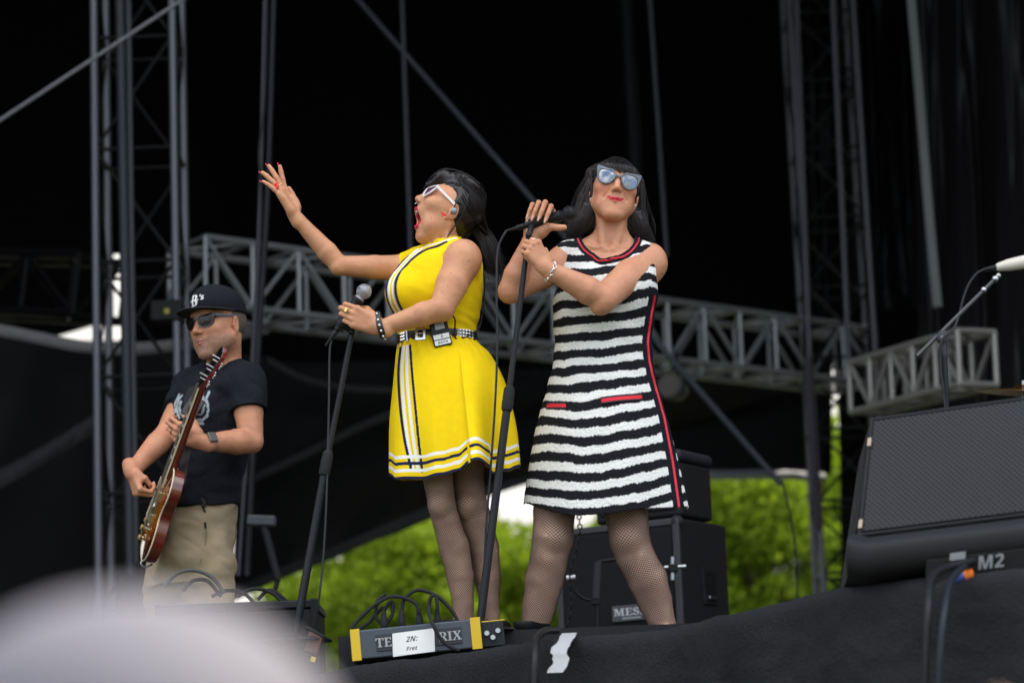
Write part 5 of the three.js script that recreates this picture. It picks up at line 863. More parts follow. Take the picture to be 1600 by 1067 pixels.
  glasses(t, G, { outline: [[0.009, -0.002], [0.008, 0.014], [0.03, 0.021], [0.067, 0.0285], [0.071, 0.027], [0.058, -0.004], [0.036, -0.0255], [0.029, -0.0245]], rim: 0.0045, frameMat: phys([0.76, 0.7, 0.69], 0.3, 0, { clearcoat: 0.4 }), lensMat: phys([0.22, 0.13, 0.24], 0.05, 0, { transmission: 0.72, thickness: 0 }), depth: 0.0035, wrapAng: 0.16, bridge: () => mv(box(0.022, 0.005, 0.004, 0.0015), 0, 0.009, 0.001), temple: [[0.069, 0.023, -0.015], [0.077, 0.012, -0.112], 0.0085, 0.0095] });
  mesh('earpiece', surface([U(H.ell([0.0845, -0.005, -0.016], [0.006, 0.0125, 0.0115]), 0.004)], H.at(0.085, 0, -0.015).add(V(-0.03, -0.03, -0.03)), H.at(0.085, 0, -0.015).add(V(0.03, 0.03, 0.03)), 0.0022), phys([0.2, 0.24, 0.28], 0.15, 0.4), t);
  mesh('earpiece_lead', tube([H.at(0.087, 0.006, -0.008), H.at(0.089, 0.024, -0.006), H.at(0.084, 0.03, -0.026), H.at(0.08, 0.012, -0.046), H.at(0.07, -0.03, -0.05), H.at(0.05, -0.1, -0.06), P(722, 372, 0.03)], 0.0024, 40), M.rubber, t);
  { const e = H.at(0.077, -0.04, -0.006), tri = new THREE.Shape([new THREE.Vector2(0.012, 0.001), new THREE.Vector2(-0.013, 0.013), new THREE.Vector2(-0.004, -0.004)]); mesh('earring', orient(new THREE.ExtrudeGeometry(tri, { depth: 0.002, bevelEnabled: true, bevelSize: 0.0005, bevelThickness: 0.0005, bevelSegments: 1 }), P(694, 336.5, 0.115), V(1, 0, 0), V(0, 1, 0), V(0, 0, 1)), M.red, t); mesh('earring', bar(P(657, 373, 0.02), P(661, 369.5, 0.02), 0.002, 0.002), M.red, t); mesh('earring_wire', tube([e, e.clone().add(V(-0.008, -0.004, 0.006)), P(695.5, 339, 0.116)], 0.0008, 12), M.gold, t); }
  mesh('nose_ring', new THREE.TorusGeometry(0.005, 0.0011, 8, 20).applyQuaternion(H.q).translate(...H.at(0, -0.0415, 0.101).toArray()), M.chrome, t);
  longNails(t, hF, phys([0.58, 0.012, 0.03], 0.2, 0, { clearcoat: 0.6 })); longNails(t, hN, phys([0.58, 0.05, 0.08], 0.2));
  // bracelet, rings
  const wb = wrN.clone().lerp(elN, 0.02), wd = elN.clone().sub(wrN).normalize(), br = mesh('bracelet', band([...armN, ...hN.items], wb, elN, 0.022, 0.002, 0.0025, 48), M.leather, t);
  { const A = V(0, 1, 0).addScaledVector(wd, -wd.y).normalize(), Bv = V(0, 0, 0).crossVectors(wd, A), g = []; for (let i = 0; i < 12; i++) { const a = i / 12 * Math.PI * 2, d = A.clone().multiplyScalar(Math.cos(a)).addScaledVector(Bv, Math.sin(a)), p = hitOut([...armN, ...hN.items], wb, d).addScaledVector(d, 0.005); g.push(new THREE.SphereGeometry(0.0048, 12, 8).translate(p.x, p.y, p.z)); } mesh('stud', merge(g), M.chrome, br).userData.kind = 'stuff'; }
  { const q = hN.joints[1], a = q.js[0].clone().lerp(q.js[1], 0.5), d = q.js[1].clone().sub(q.js[0]).normalize(), up = V(0, 0, 0).crossVectors(d, hN.lat).normalize(); if (up.z < 0) up.negate(); mesh('ring', merge([orient(new THREE.TorusGeometry(q.r * 1.03, 0.0018, 8, 24), a, up, hN.lat.clone(), d), orient(box(0.011, 0.015, 0.007, 0.002), a.clone().addScaledVector(up, q.r + 0.002), d, hN.lat.clone(), up)]), M.gold, t); }
  { const q = hF.joints[2], a = q.js[0].clone().lerp(q.js[1], 0.35), c = P(430, 293, a.z + 0.012); mesh('disc_ring', merge([lathe([[0, -0.003], [0.015, -0.003], [0.0172, -0.001], [0.0172, 0.002], [0.014, 0.0045], [0, 0.005]].map(([r, y]) => [r, y]), c, c.clone().add(V(-0.72, 0.2, 0.62)), 32), bar(c, a, 0.003, 0.003)]), M.red, t); const j1 = hF.joints[1]; const b = j1.js[0].clone().lerp(j1.js[1], 0.4), d = j1.js[1].clone().sub(j1.js[0]).normalize(); mesh('ring', orient(new THREE.TorusGeometry(j1.r * 1.03, 0.0016, 8, 24), b, hF.pal.clone(), hF.lat.clone(), d), M.gold, t); }
  // microphone, stand, cable
  capsuleMic('microphone', 'silver-headed vocal microphone held by the woman in yellow', micA, micB, std([0.4, 0.41, 0.43], 0.34, 0.9, { bumpMap: meshTex([10, 4], 0, 1), bumpScale: 0.0012 }));
  const top = P(549.5, 519, 0.135), clutch = P(508.5, 728, 0.14), fp = P(471, 938, 0.14), dir = fp.clone().sub(clutch).normalize(), ft = clutch.clone().addScaledVector(dir, (2.3 - clutch.y) / dir.y);
  micStand('slanting black microphone stand held by the woman in yellow', top, clutch, ft, 0.0095, 0.0138, [micA, micD], 'straight microphone stands of the singers');
  const end = micA.clone().addScaledVector(micD, -0.06);
  tag(mesh('microphone_cable', tube([end, P(517, 530, 0.14), P(515, 545, 0.14), P(514, 600, 0.14), P(513, 660, 0.14), P(511, 740, 0.15), P(508, 820, 0.15), P(504, 880, 0.15), P(498, 935, 0.15), P(492, 980, 0.1)], 0.0038, 140, 10), std([0.03, 0.033, 0.036], 0.5)), 'thin dark cable hanging from the microphone of the woman in yellow', 'cable');
}
// ---------------------------------------------------------------- the guitarist
{
  const FLOOR = 1.97, t = thing('person', 'man in black cap, sunglasses, dark T-shirt and khaki trousers playing guitar', 'person', P(300, 1180, -1.1).setY(FLOOR));
  const ear = P(368, 507, -0.98), H = frame(V(0, 0, 0), -40, 2, 2, 1.08); H.o.copy(ear).sub(H.dir(0.0765, -0.006, -0.02).multiplyScalar(1.08));
  const hd = headItems(H, { jaw: 1.14, lips: 0.75, nose: 1.08, male: 1 });
  const rows = [[582, 300, 396, -1.12, 0.105, 2.3], [602, 282, 402, -1.11, 0.125, 2.4], [635, 273, 401, -1.1, 0.14, 2.4], [680, 268, 388, -1.1, 0.14, 2.3], [725, 266, 379, -1.1, 0.145, 2.3], [770, 263, 372, -1.1, 0.148, 2.3], [795, 259, 371, -1.1, 0.148, 2.3]];
  const S = loftRows(rows), hipS = loftRows([[772, 263, 370, -1.1, 0.14, 2.3], [800, 257, 371, -1.1, 0.15, 2.3], [850, 247, 364, -1.1, 0.155, 2.3], [890, 243, 352, -1.1, 0.15, 2.3], [915, 241, 347, -1.1, 0.14, 2.3]]);
  const SR = P(297, 608, -1.22), SL = P(384, 598, -1.0), neck0 = P(349, 574, -1.1), neck1 = H.at(0, -0.06, -0.03);
  const elL = P(392, 690, -0.93), wrL = P(318, 691, -0.79), elR = P(262, 676, -1.0), wrR = P(205, 736, -0.82);
  const trunk = [U(loft(S)), U(rc(SR, SL, 0.058, 0.062), 0.05), U(rc(neck0, SL, 0.055, 0.058), 0.035), U(rc(neck0, SR, 0.055, 0.058), 0.035), U(ell(P(372, 608, -1.02), [0.07, 0.07, 0.075]), 0.03)];
  const armL = [U(rc(SL, lerpV(SL, elL, 0.5), 0.06, 0.054), 0.03), U(rc(lerpV(SL, elL, 0.5), elL, 0.054, 0.044), 0.007), U(rc(elL, lerpV(elL, wrL, 0.3), 0.045, 0.048), 0.007), U(rc(lerpV(elL, wrL, 0.3), wrL, 0.048, 0.029), 0.007)];
  const armR = [U(rc(SR, elR, 0.058, 0.045), 0.03), U(rc(elR, lerpV(elR, wrR, 0.3), 0.043, 0.044), 0.007), U(rc(lerpV(elR, wrR, 0.3), wrR, 0.044, 0.028), 0.007)];
  const hL = handItems({ wrist: P(313, 690, -0.785), fwd: V(-0.86, 0.4, 0.12), lat: V(0.35, 0.8, 0.35), flip: 1, s: 1.08, rw: 0.027, spread: 3, curl: [[30, 60, 35], [34, 62, 35], [38, 62, 35], [42, 62, 35]], thumb: [[0.045, 0.045, 0.024], [0.07, 0.048, 0.045], [0.09, 0.04, 0.058]] });
  const hR = handItems({ wrist: P(205, 737, -0.82), fwd: V(0.3, -0.9, 0.2), lat: V(0.4, 0.33, 0.82), flip: -1, s: 0.98, rw: 0.027, spread: 2, curl: [[66, 66, 35], [68, 68, 35], [70, 70, 35], [72, 70, 35]], thumb: [[0.05, 0.034, 0.028], [0.072, 0.022, 0.044], [0.082, 0.006, 0.054]] });
  const legs = [[P(325, 890, -1.05), P(322, 1030, -1.02), P(325, 1170, -1.06)], [P(265, 890, -1.16), P(262, 1030, -1.12), P(255, 1175, -1.18)]];
  const body = [...hd.items, U(rc(neck1, neck0, 0.064, 0.068), 0.035), ...trunk.map((q) => U((x, y, z) => q.f(x, y, z) + 0.01, q.k)), ...armL, ...armR, ...hL.items, ...hR.items];
  const tone = skinTone([0.52, 0.24, 0.14], 21, 0.3);
  mesh('body', surface(body, V(-1.6, 2.75, -1.5), V(-0.82, 4.3, -0.6), 0.0032, { fine: poreBump, color: (x, y, z) => {
    const c = tone(x, y, z), [lx, ly, lz] = H.local(x, y, z);
    if (Math.abs(lx) < 0.1 && Math.abs(ly) < 0.15 && lz > -0.04) {
      if (lz > 0.06 && Math.abs(lx) < 0.024 && ly > -0.0725 && ly < -0.054) return [0.4, 0.17, 0.14];
      const edge = -0.036 - sst(0.0, 0.05, lz) * 0.0 - (Math.abs(lx) < 0.03 && lz > 0.06 ? 0.008 : 0), b = sst(edge + 0.006, edge - 0.022, ly) * sst(-0.02, 0.01, lz) * sst(-0.145, -0.11, ly), k = b * (0.5 + 0.45 * sst(-0.2, 0.4, noise(x * 380, y * 380, z * 380)));
      return [mix(c[0], 0.17, k * 0.8), mix(c[1], 0.125, k * 0.75), mix(c[2], 0.1, k * 0.72)];
    }
    return c;
  } }), SKIN_MAT, t);
  // T-shirt
  const slL = [U(rc(SL, lerpV(SL, elL, 0.55), 0.073, 0.074), 0.03)], slR = [U(rc(SR, lerpV(SR, elR, 0.6), 0.07, 0.07), 0.03)];
  const hemY = P(320, 786, -1.0).y, cut = (S0, e, f) => { const d = e.clone().sub(S0), l = d.length(); d.normalize(); return (x, y, z) => (x - S0.x) * d.x + (y - S0.y) * d.y + (z - S0.z) * d.z - l * f; };
  const cL = cut(SL, elL, 0.5), cR = cut(SR, elR, 0.55), near = (f, g) => (x, y, z) => Math.max(-f(x, y, z) * -1, g(x, y, z));
  const sleeve = (it, c) => U((x, y, z) => Math.max(evalItems(it, x, y, z), c(x, y, z)), 0.02);
  const shirt = [...trunk.map((q) => U((x, y, z) => q.f(x, y, z) - 0.01, q.k)), sleeve(slL, cL), sleeve(slR, cR), S_(rc(neck0.clone().add(V(-0.004, -0.014, 0.02)), neck1, 0.071, 0.06), 0.004), I_((x, y, z) => hemY - 0.02 * Math.sin(x * 9) - y, 0.004)];
  const pr = (px, py) => { const p = P(px, py, -0.95); return [p.x, p.y]; };
  const claw = [[[303, 655], [315, 657], [323, 650], [325, 638], [322, 622]], [[303, 648], [314, 648], [318, 640], [318, 628]], [[322, 622], [326, 612]], [[318, 628], [316, 617]], [[300, 640], [308, 632], [316, 633]], [[303, 626], [310, 622], [317, 625]], [[298, 655], [306, 660], [316, 662]], [[277, 650], [272, 636], [275, 622], [281, 615]], [[281, 645], [277, 634], [280, 625]], [[297, 612], [303, 608], [301, 616]], [[270, 640], [269, 625], [276, 612]]].map((l) => l.map(([a, b]) => pr(a, b)));
  const segD = (l, x, y) => { let m = 9; for (let i = 0; i < l.length - 1; i++) { const dx = l[i + 1][0] - l[i][0], dy = l[i + 1][1] - l[i][1], q = clamp(((x - l[i][0]) * dx + (y - l[i][1]) * dy) / (dx * dx + dy * dy), 0, 1); m = Math.min(m, Math.hypot(x - l[i][0] - dx * q, y - l[i][1] - dy * q)); } return m; };
  mesh('t_shirt', surface(shirt, V(-1.5, 2.75, -1.4), V(-0.82, 3.75, -0.78), 0.0035, {
    bump: (x, y, z) => 0.008 * noise(x * 7 + y * 9, y * 13 - x * 8, z * 8) + 0.007 * (0.5 - Math.abs(noise(x * 8 + y * 10, y * 9 - x * 7, z * 9))) + 0.0035 * noise(x * 12 - y * 14, y * 16 + x * 14, z * 14 + 4) + 0.0003 * noise(x * 400, y * 400, z * 400),
    color: (x, y, z) => { const k = 1 + 0.25 * noise(x * 90, y * 90, z * 90); if (z > -1.06) { const w = 0.0048 + 0.003 * noise(x * 60, y * 60, 1); for (const l of claw) if (segD(l, x, y) < w && noise(x * 220, y * 220, 7) < 0.45) return [0.36, 0.42, 0.46]; } return [0.0125 * k, 0.0135 * k, 0.019 * k]; } }), phys([1, 1, 1], 0.9, 0, { vertexColors: true, sheen: 0.04, sheenRoughness: 0.6, specularIntensity: 0.2 }), t);
  // trousers
  const trous = [U(loft(hipS)), ...legs.flatMap(([a, b, c]) => [U(rc(a, b, 0.105, 0.085), 0.05), U(rc(b, c, 0.085, 0.07), 0.03)]), I_((x, y) => y - P(320, 776, -1.1).y, 0.003)];
  const khaki = (x, y, z) => { const k = 1 + 0.08 * noise(x * 20, y * 20, z * 20) + 0.1 * noise(x * 500, y * 500, z * 500); return [0.36 * k, 0.285 * k, 0.185 * k]; };
  const tm = mesh('trousers', surface(trous, V(-1.6, 1.98, -1.45), V(-0.9, 3.02, -0.8), 0.0045, { bump: (x, y, z) => { const k = sst(3.0, 2.75, y); return 0.014 * k * noise(x * 6 + y * 6, y * 12 - x * 9, z * 7) + 0.007 * (0.5 - Math.abs(noise(x * 9 + y * 11, y * 9 - x * 6, z * 8))) + 0.004 * noise(x * 14 + y * 9, y * 22, z * 16); }, color: khaki }), phys([1, 1, 1], 0.88, 0, { vertexColors: true, sheen: 0.15, specularIntensity: 0.3 }), t);
  const onP = (px, py) => hitOut(trous, P(px, py, -1.02), V(0.12, 0, 1).normalize());
  mesh('pocket', merge([tube([[312, 779], [314, 788], [317, 797], [320, 804]].map(([a, b]) => onP(a, b).add(V(0, 0, 0.002))), 0.004, 24, 6), tube([[314, 779], [317, 788], [318.5, 796]].map(([a, b]) => onP(a, b).add(V(0, 0, 0.002))), 0.010, 24, 6)]), std([0.03, 0.026, 0.022], 0.9), tm);
  mesh('label', orient(box(0.008, 0.022, 0.002), onP(320, 824), V(0.98, 0.1, -0.2).normalize(), V(-0.1, 0.99, 0).normalize(), V(0.2, 0, 0.98).normalize()), M.black, tm);
  mesh('seam', tube([[321, 806], [322, 830], [320, 856], [312, 884]].map(([a, b]) => onP(a, b).add(V(0, 0, -0.001))), 0.0022, 30, 6), std([0.25, 0.19, 0.12], 0.9), tm);
  { const a = onP(276, 776), q = onP(271, 797); mesh('key_cord', tube([a, lerpV(a, q, 0.5).add(V(0.006, 0, 0.012)), q.clone().add(V(0, 0, 0.01))], 0.004, 16, 8), phys([0.32, 0.03, 0.05], 0.5), tm); mesh('key_tag', orient(box(0.012, 0.02, 0.006, 0.002), q.clone().add(V(0, -0.008, 0.012)), V(0.9, 0.3, 0).normalize(), V(-0.3, 0.9, 0).normalize(), V(0, 0, 1)), phys([0.12, 0.07, 0.3], 0.5), tm); }
  for (const [a, , c] of legs) mesh('shoe', surface([U(rc(c.clone().setY(FLOOR + 0.045), c.clone().setY(FLOOR + 0.035).add(V(-0.1, 0, 0.16)), 0.05, 0.042), 0.02), I_((x, y) => FLOOR + 0.003 - y, 0.003)], c.clone().setY(FLOOR).add(V(-0.22, -0.02, -0.12)), c.clone().setY(FLOOR).add(V(0.12, 0.14, 0.28)), 0.006), M.shoe, t);
  // cap
  const capI = [U(H.ell([0, 0.05, -0.022], [0.085, 0.094, 0.104])), U(H.ell([0, 0.08, 0.004], [0.081, 0.062, 0.085]), 0.03), U(H.ell([0, 0.112, 0.03], [0.05, 0.026, 0.04]), 0.03), I_((x, y, z) => { const l = H.local(x, y, z); return 0.043 + l[2] * 0.02 - l[1]; }, 0.003)];
  const cap = mesh('cap', surface(capI, H.o.clone().add(V(-0.2, -0.05, -0.2)), H.o.clone().add(V(0.2, 0.22, 0.2)), 0.0032, { bump: (x, y, z) => { const l = H.local(x, y, z), a = Math.atan2(l[0], l[2] + 0.02), s = Math.abs(((a / (Math.PI / 3) + 0.5) % 1 + 1) % 1 - 0.5) * 2; return 0.0012 * sst(0.93, 1, s) + 0.0004 * noise(x * 300, y * 300, z * 300); } }), phys([0.011, 0.012, 0.017], 0.85, 0, { specularIntensity: 0.3 }), t);
  mesh('brim', sheet(48, 14, (u, v) => { const a = (u - 0.5) * Math.PI * 1.04, r = mix(0, 1, v), x = Math.sin(a) * 0.086, z = 0.072 * Math.cos(a) * 0.9 - 0.008 + r * (0.086 * Math.pow(Math.max(Math.cos(a), 0), 0.42)); return H.at(x * (1 + 0.12 * r), 0.0465 + z * 0.03 - (x * x) * 0.6, z + 0.008); }), phys([0.012, 0.013, 0.018], 0.85, 0, { side: THREE.DoubleSide }), cap);
  mesh('brim_edge', tube(Array.from({ length: 25 }, (_, i) => { const a = (i / 24 - 0.5) * Math.PI * 1.04, x = Math.sin(a) * 0.086, z = 0.072 * Math.cos(a) * 0.9 - 0.008 + 0.086 * Math.pow(Math.max(Math.cos(a), 0), 0.42); return H.at(x * 1.12, 0.0465 + z * 0.03 - x * x * 0.6, z + 0.008); }), 0.0024, 60, 8), phys([0.012, 0.013, 0.018], 0.85), cap);
  mesh('button', new THREE.SphereGeometry(0.006, 12, 8).translate(...H.at(0, 0.1345, -0.008).toArray()), phys([0.012, 0.013, 0.018], 0.85), cap);
  { const c = document.createElement('canvas'); c.width = 256; c.height = 160; const g = c.getContext('2d'); g.fillStyle = '#000'; g.fillRect(0, 0, 256, 160); g.fillStyle = '#fff'; g.font = 'bold 150px serif'; g.fillText('B', 34, 132); g.fillRect(22, 74, 120, 12); g.font = 'bold 72px sans-serif'; g.fillText('\u2019s', 148, 84);
    const a = new THREE.CanvasTexture(c); mesh('emblem', sheet(24, 16, (u, v) => { const x = mix(-0.042, 0.056, u), y = mix(0.056, 0.118, v), l = H.at(x, y, 0.0), d = H.dir(0, 0, 1); return hitOut(capI, l, d).addScaledVector(d, 0.0022); }), std([0.78, 0.78, 0.77], 0.7, 0, { alphaMap: a, alphaTest: 0.5, side: THREE.DoubleSide }), cap); }
  // hair at the side of the head, sunglasses, watch, ring
  mesh('hair', surface([U(H.ell([0, 0.02, -0.028], [0.0765, 0.08, 0.098])), I_((x, y, z) => { const l = H.local(x, y, z); return Math.max(l[1] - 0.05, -0.05 - l[1], l[2] - 0.012 - (l[1] < 0.02 ? -0.004 : 0)); }, 0.004), S_(H.ell([0.085, -0.008, -0.018], [0.025, 0.036, 0.024]), 0.005), S_(H.ell([-0.085, -0.008, -0.018], [0.025, 0.036, 0.024]), 0.005)], H.o.clone().add(V(-0.2, -0.1, -0.2)), H.o.clone().add(V(0.2, 0.1, 0.2)), 0.004, { bump: (x, y, z) => 0.001 * noise(x * 200, y * 200, z * 200) }), std([0.09, 0.07, 0.055], 0.8), t);
  const G = frame(H.at(0, 0.008, 0.098), -40, 4, 2, 1.08);
  glasses(t, G, { outline: [[0.009, 0.012], [0.022, 0.021], [0.05, 0.022], [0.07, 0.0225], [0.073, 0.016], [0.066, -0.006], [0.055, -0.019], [0.034, -0.022], [0.016, -0.0175], [0.0095, -0.002]], rim: 0.004, frameMat: phys([0.008, 0.008, 0.009], 0.15, 0, { clearcoat: 0.6 }), lensMat: phys([0.014, 0.011, 0.01], 0.06, 0, { specularIntensity: 1 }), depth: 0.004, wrapAng: 0.2, bridge: () => mv(box(0.024, 0.006, 0.004, 0.0015), 0, 0.011, 0.001), temple: [[0.072, 0.017, -0.02], [0.0775, 0.012, -0.11], 0.011, 0.007] });
  { const d = elL.clone().sub(wrL).normalize(), c = wrL.clone().addScaledVector(d, 0.018), w = mesh('watch', band(armL, c, elL, 0.024, 0.001, 0.003, 40), M.rubber, t), up = V(-0.05, 0.25, 1).addScaledVector(d, -V(-0.05, 0.25, 1).dot(d)).normalize(), p = hitOut(armL, c, up).addScaledVector(up, 0.006), s = V(0, 0, 0).crossVectors(up, d);
    mesh('watch_case', orient(box(0.036, 0.042, 0.011, 0.005), p, d, s, up), std([0.2, 0.19, 0.18], 0.3, 0.9), w); mesh('watch_screen', orient(box(0.029, 0.035, 0.003, 0.001), p.clone().addScaledVector(up, 0.0052), d, s, up), phys([0.01, 0.01, 0.012], 0.08), w);
    const j = hL.joints[2], b = j.js[0].clone().lerp(j.js[1], 0.45), dd = j.js[1].clone().sub(j.js[0]).normalize(); mesh('ring', orient(new THREE.TorusGeometry(j.r * 1.03, 0.002, 8, 24), b, V(0, 0, 0).crossVectors(dd, hL.lat).normalize(), hL.lat, dd), std([0.1, 0.1, 0.11], 0.3, 1), t); }
  mesh('pick', orient(new THREE.CylinderGeometry(0.012, 0.009, 0.0015, 3), hR.thumb[3].clone().add(V(0.014, -0.004, 0.004)), V(1, 0, 0), V(0, 0.3, 0.95).normalize(), V(0, 0.95, -0.3).normalize()), std([0.04, 0.05, 0.08], 0.4), t);

  // guitar
  const tip = P(337, 546, -0.53), tailP = P(220, 866, -0.93), a = tip.clone().sub(tailP).normalize(), n = V(-1, 0.0, 0.15); n.addScaledVector(a, -n.dot(a)).normalize(); const s = V(0, 0, 0).crossVectors(a, n), L = tip.distanceTo(tailP), sc = L / 1.0;
  const gt = thing('electric_guitar', 'dark red single-cutaway electric guitar with gold knobs held by the man', 'guitar', tailP.clone());
  const at = (u, v, w) => tailP.clone().addScaledVector(a, u * sc).addScaledVector(s, v * sc).addScaledVector(n, w * sc), put = (g, u = 0, v = 0, w = 0) => orient(g, at(u, v, w), s.clone().multiplyScalar(sc), a.clone().multiplyScalar(sc), n.clone().multiplyScalar(sc));
  // outline across (x) and along (y)
  const out = [[0, 0], [0.08, 0.012], [0.145, 0.06], [0.168, 0.12], [0.155, 0.185], [0.122, 0.24], [0.118, 0.28], [0.142, 0.33], [0.148, 0.365], [0.125, 0.375], [0.085, 0.345], [0.045, 0.345], [0.02, 0.41], [-0.03, 0.435], [-0.09, 0.43], [-0.135, 0.39], [-0.143, 0.34], [-0.125, 0.285], [-0.122, 0.24], [-0.155, 0.185], [-0.168, 0.12], [-0.145, 0.06], [-0.08, 0.012]].map(([x, y]) => new THREE.Vector2(-x, y));
  const curve = new THREE.SplineCurve([...out, out[0]]).getPoints(140), gs = new THREE.Shape(curve);
  const side = phys([0.13, 0.02, 0.01], 0.12, 0, { clearcoat: 1, clearcoatRoughness: 0.05 }), top = phys([0.55, 0.2, 0.03], 0.15, 0, { clearcoat: 1, clearcoatRoughness: 0.05, map: tex(256, 256, (u, v) => { const r = Math.hypot((u - 0.5) * 2, (v - 0.5) * 2), k = sst(0.55, 1, r), f = 0.85 + 0.25 * Math.sin(v * 160 + 6 * Math.sin(u * 20)); return [mix(0.95, 0.35, k) * f, mix(0.75, 0.12, k) * f, mix(0.5, 0.1, k) * f]; }, true) });
  mesh('body', put(new THREE.ExtrudeGeometry(gs, { depth: 0.042, bevelEnabled: true, bevelSize: 0.003, bevelThickness: 0.003, bevelSegments: 3, curveSegments: 1 }), 0, 0, -0.046), side, gt);
  const sg = new THREE.ShapeGeometry(gs); { const p = sg.attributes.position, u = sg.attributes.uv; for (let i = 0; i < p.count; i++) u.setXY(i, p.getX(i) / 0.36 + 0.5, p.getY(i) / 0.45); }
  const nS = 46, topG = sheet(140, 14, (u, v) => { const c = curve[Math.round(u * 140) % curve.length], x = mix(0, c.x, v), y = mix(0.2, c.y, v); return V(x, y, 0.0012 + 0.013 * (1 - v * v)); }); { const p = topG.attributes.position, u = topG.attributes.uv; for (let i = 0; i < p.count; i++) u.setXY(i, p.getX(i) / 0.36 + 0.5, p.getY(i) / 0.45); }
  top.side = THREE.DoubleSide; mesh('carved_top', put(topG), top, gt);
  mesh('binding', put(tube(curve.map((c) => V(c.x * 1.012, (c.y - 0.2) * 1.012 + 0.2, 0.0)), 0.0035, 260, 6)), phys([0.7, 0.6, 0.4], 0.3), gt);
  const neckG = new THREE.CylinderGeometry(0.0215, 0.027, 0.44, 20, 1, false); neckG.scale(1, 1, 0.72); mesh('neck', put(mv(neckG, 0, 0.6, 0.0)), side, gt);
  mesh('fretboard', put(mv(box(0.05, 0.48, 0.006, 0.001), 0, 0.58, 0.0185)), std([0.035, 0.018, 0.012], 0.5), gt);
  const fr = [], inl = []; for (let i = 0; i < 22; i++) { const y = 0.82 - 0.615 * (1 - 2 ** (-(i + 1) / 12)); if (y < 0.36) break; fr.push(mv(box(0.05, 0.0018, 0.0016), 0, y, 0.0222)); if ([3, 5, 7, 9, 12, 15].includes(i + 1)) inl.push(mv(box(0.022, 0.014, 0.0012), 0, y + 0.012, 0.0214)); }
  mesh('fret', put(merge(fr)), M.steel, gt).userData.kind = 'stuff'; mesh('inlay', put(merge(inl)), phys([0.7, 0.7, 0.66], 0.25), gt).userData.kind = 'stuff';
  for (const sgn of [1, -1]) mesh('neck_binding', put(mv(box(0.002, 0.48, 0.0075), sgn * 0.0258, 0.58, 0.0185)), phys([0.7, 0.6, 0.4], 0.3), gt);
  const hs = new THREE.Shape([[-0.022, 0], [0.022, 0], [0.037, 0.04], [0.039, 0.1], [0.043, 0.15], [0.028, 0.168], [0.012, 0.16], [0, 0.172], [-0.012, 0.16], [-0.028, 0.168], [-0.043, 0.15], [-0.039, 0.1], [-0.037, 0.04]].map(([x, y]) => [x * 1.2, y * 1.12]).map(([x, y]) => new THREE.Vector2(x, y)));
  const hsG = (d, o) => mv(new THREE.ExtrudeGeometry(hs, { depth: d, bevelEnabled: true, bevelSize: 0.001, bevelThickness: 0.001, bevelSegments: 1 }).translate(0, 0, o).rotateX(-0.24), 0, 0.825, 0.004);
  mesh('headstock', put(hsG(0.012, -0.002)), phys([0.2, 0.012, 0.012], 0.12, 0, { clearcoat: 1 }), gt); mesh('headstock_face', put(hsG(0.0015, 0.0115)), phys([0.008, 0.008, 0.009], 0.12, 0, { clearcoat: 1 }), gt);
  for (let i = 0; i < 6; i++) { const sx = i < 3 ? 1.2 : -1.2, y = 0.038 + (i % 3) * 0.048, g = merge([new THREE.CylinderGeometry(0.0035, 0.004, 0.022, 10).rotateX(Math.PI / 2).translate(sx * 0.022, y, 0.022), bar(V(sx * 0.026, y, -0.004), V(sx * 0.05, y, -0.004), 0.0026), box(0.016, 0.02, 0.009, 0.003).translate(sx * 0.056, y, -0.004), new THREE.CylinderGeometry(0.009, 0.009, 0.008, 12).rotateX(Math.PI / 2).translate(sx * 0.025, y, -0.006)]).rotateX(-0.24); mesh('tuner', put(mv(g, 0, 0.825, 0.004)), M.chrome, gt); }
  for (const y of [0.3, 0.19]) mesh('pickup', put(merge([mv(box(0.074, 0.04, 0.014, 0.003), 0, y, 0.02), mv(box(0.09, 0.046, 0.006, 0.002), 0, y, 0.0135)])), std([0.6, 0.5, 0.3], 0.3, 0.9), gt);
  mesh('bridge', put(merge([mv(box(0.085, 0.014, 0.012, 0.003), 0, 0.14, 0.024), mv(box(0.1, 0.014, 0.012, 0.005), 0, 0.098, 0.024), bar(V(-0.037, 0.14, 0.005), V(-0.037, 0.14, 0.024), 0.004), bar(V(0.037, 0.14, 0.005), V(0.037, 0.14, 0.024), 0.004)])), std([0.7, 0.62, 0.45], 0.25, 1), gt);
  mesh('pickguard', put(mv(box(0.06, 0.2, 0.003, 0.001).rotateZ(-0.12), -0.062, 0.24, 0.022)), phys([0.6, 0.52, 0.36], 0.3), gt);
  for (const [x, y] of [[-0.095, 0.12], [-0.12, 0.07], [-0.068, 0.078], [-0.09, 0.035]]) mesh('knob', put(mv(lathe([[0, 0], [0.0135, 0], [0.013, 0.012], [0.0105, 0.016], [0, 0.0165]], V(0, 0, 0), V(0, 0, 1), 20), x, y, 0.008)), phys([0.6, 0.34, 0.08], 0.18, 0.5, { clearcoat: 1 }), gt);
  const strings = []; for (let i = 0; i < 6; i++) { const x = (i - 2.5) * 0.0076; strings.push(bar(V(x * 1.25, 0.14, 0.031), V(x * 0.85, 0.823, 0.0245), 0.0005, 0.0005, 5)); } mesh('strings', put(merge(strings)), M.steel, gt).userData.kind = 'stuff';
  mesh('output_jack', merge([bar(at(0.0, -0.03, -0.02), at(-0.03, -0.032, -0.02), 0.009, 0.008), tube([at(-0.03, -0.03, -0.02), at(-0.05, -0.02, -0.015), at(-0.045, 0.02, -0.03), at(-0.01, 0.05, -0.05)], 0.004, 20)]), M.steel, gt);
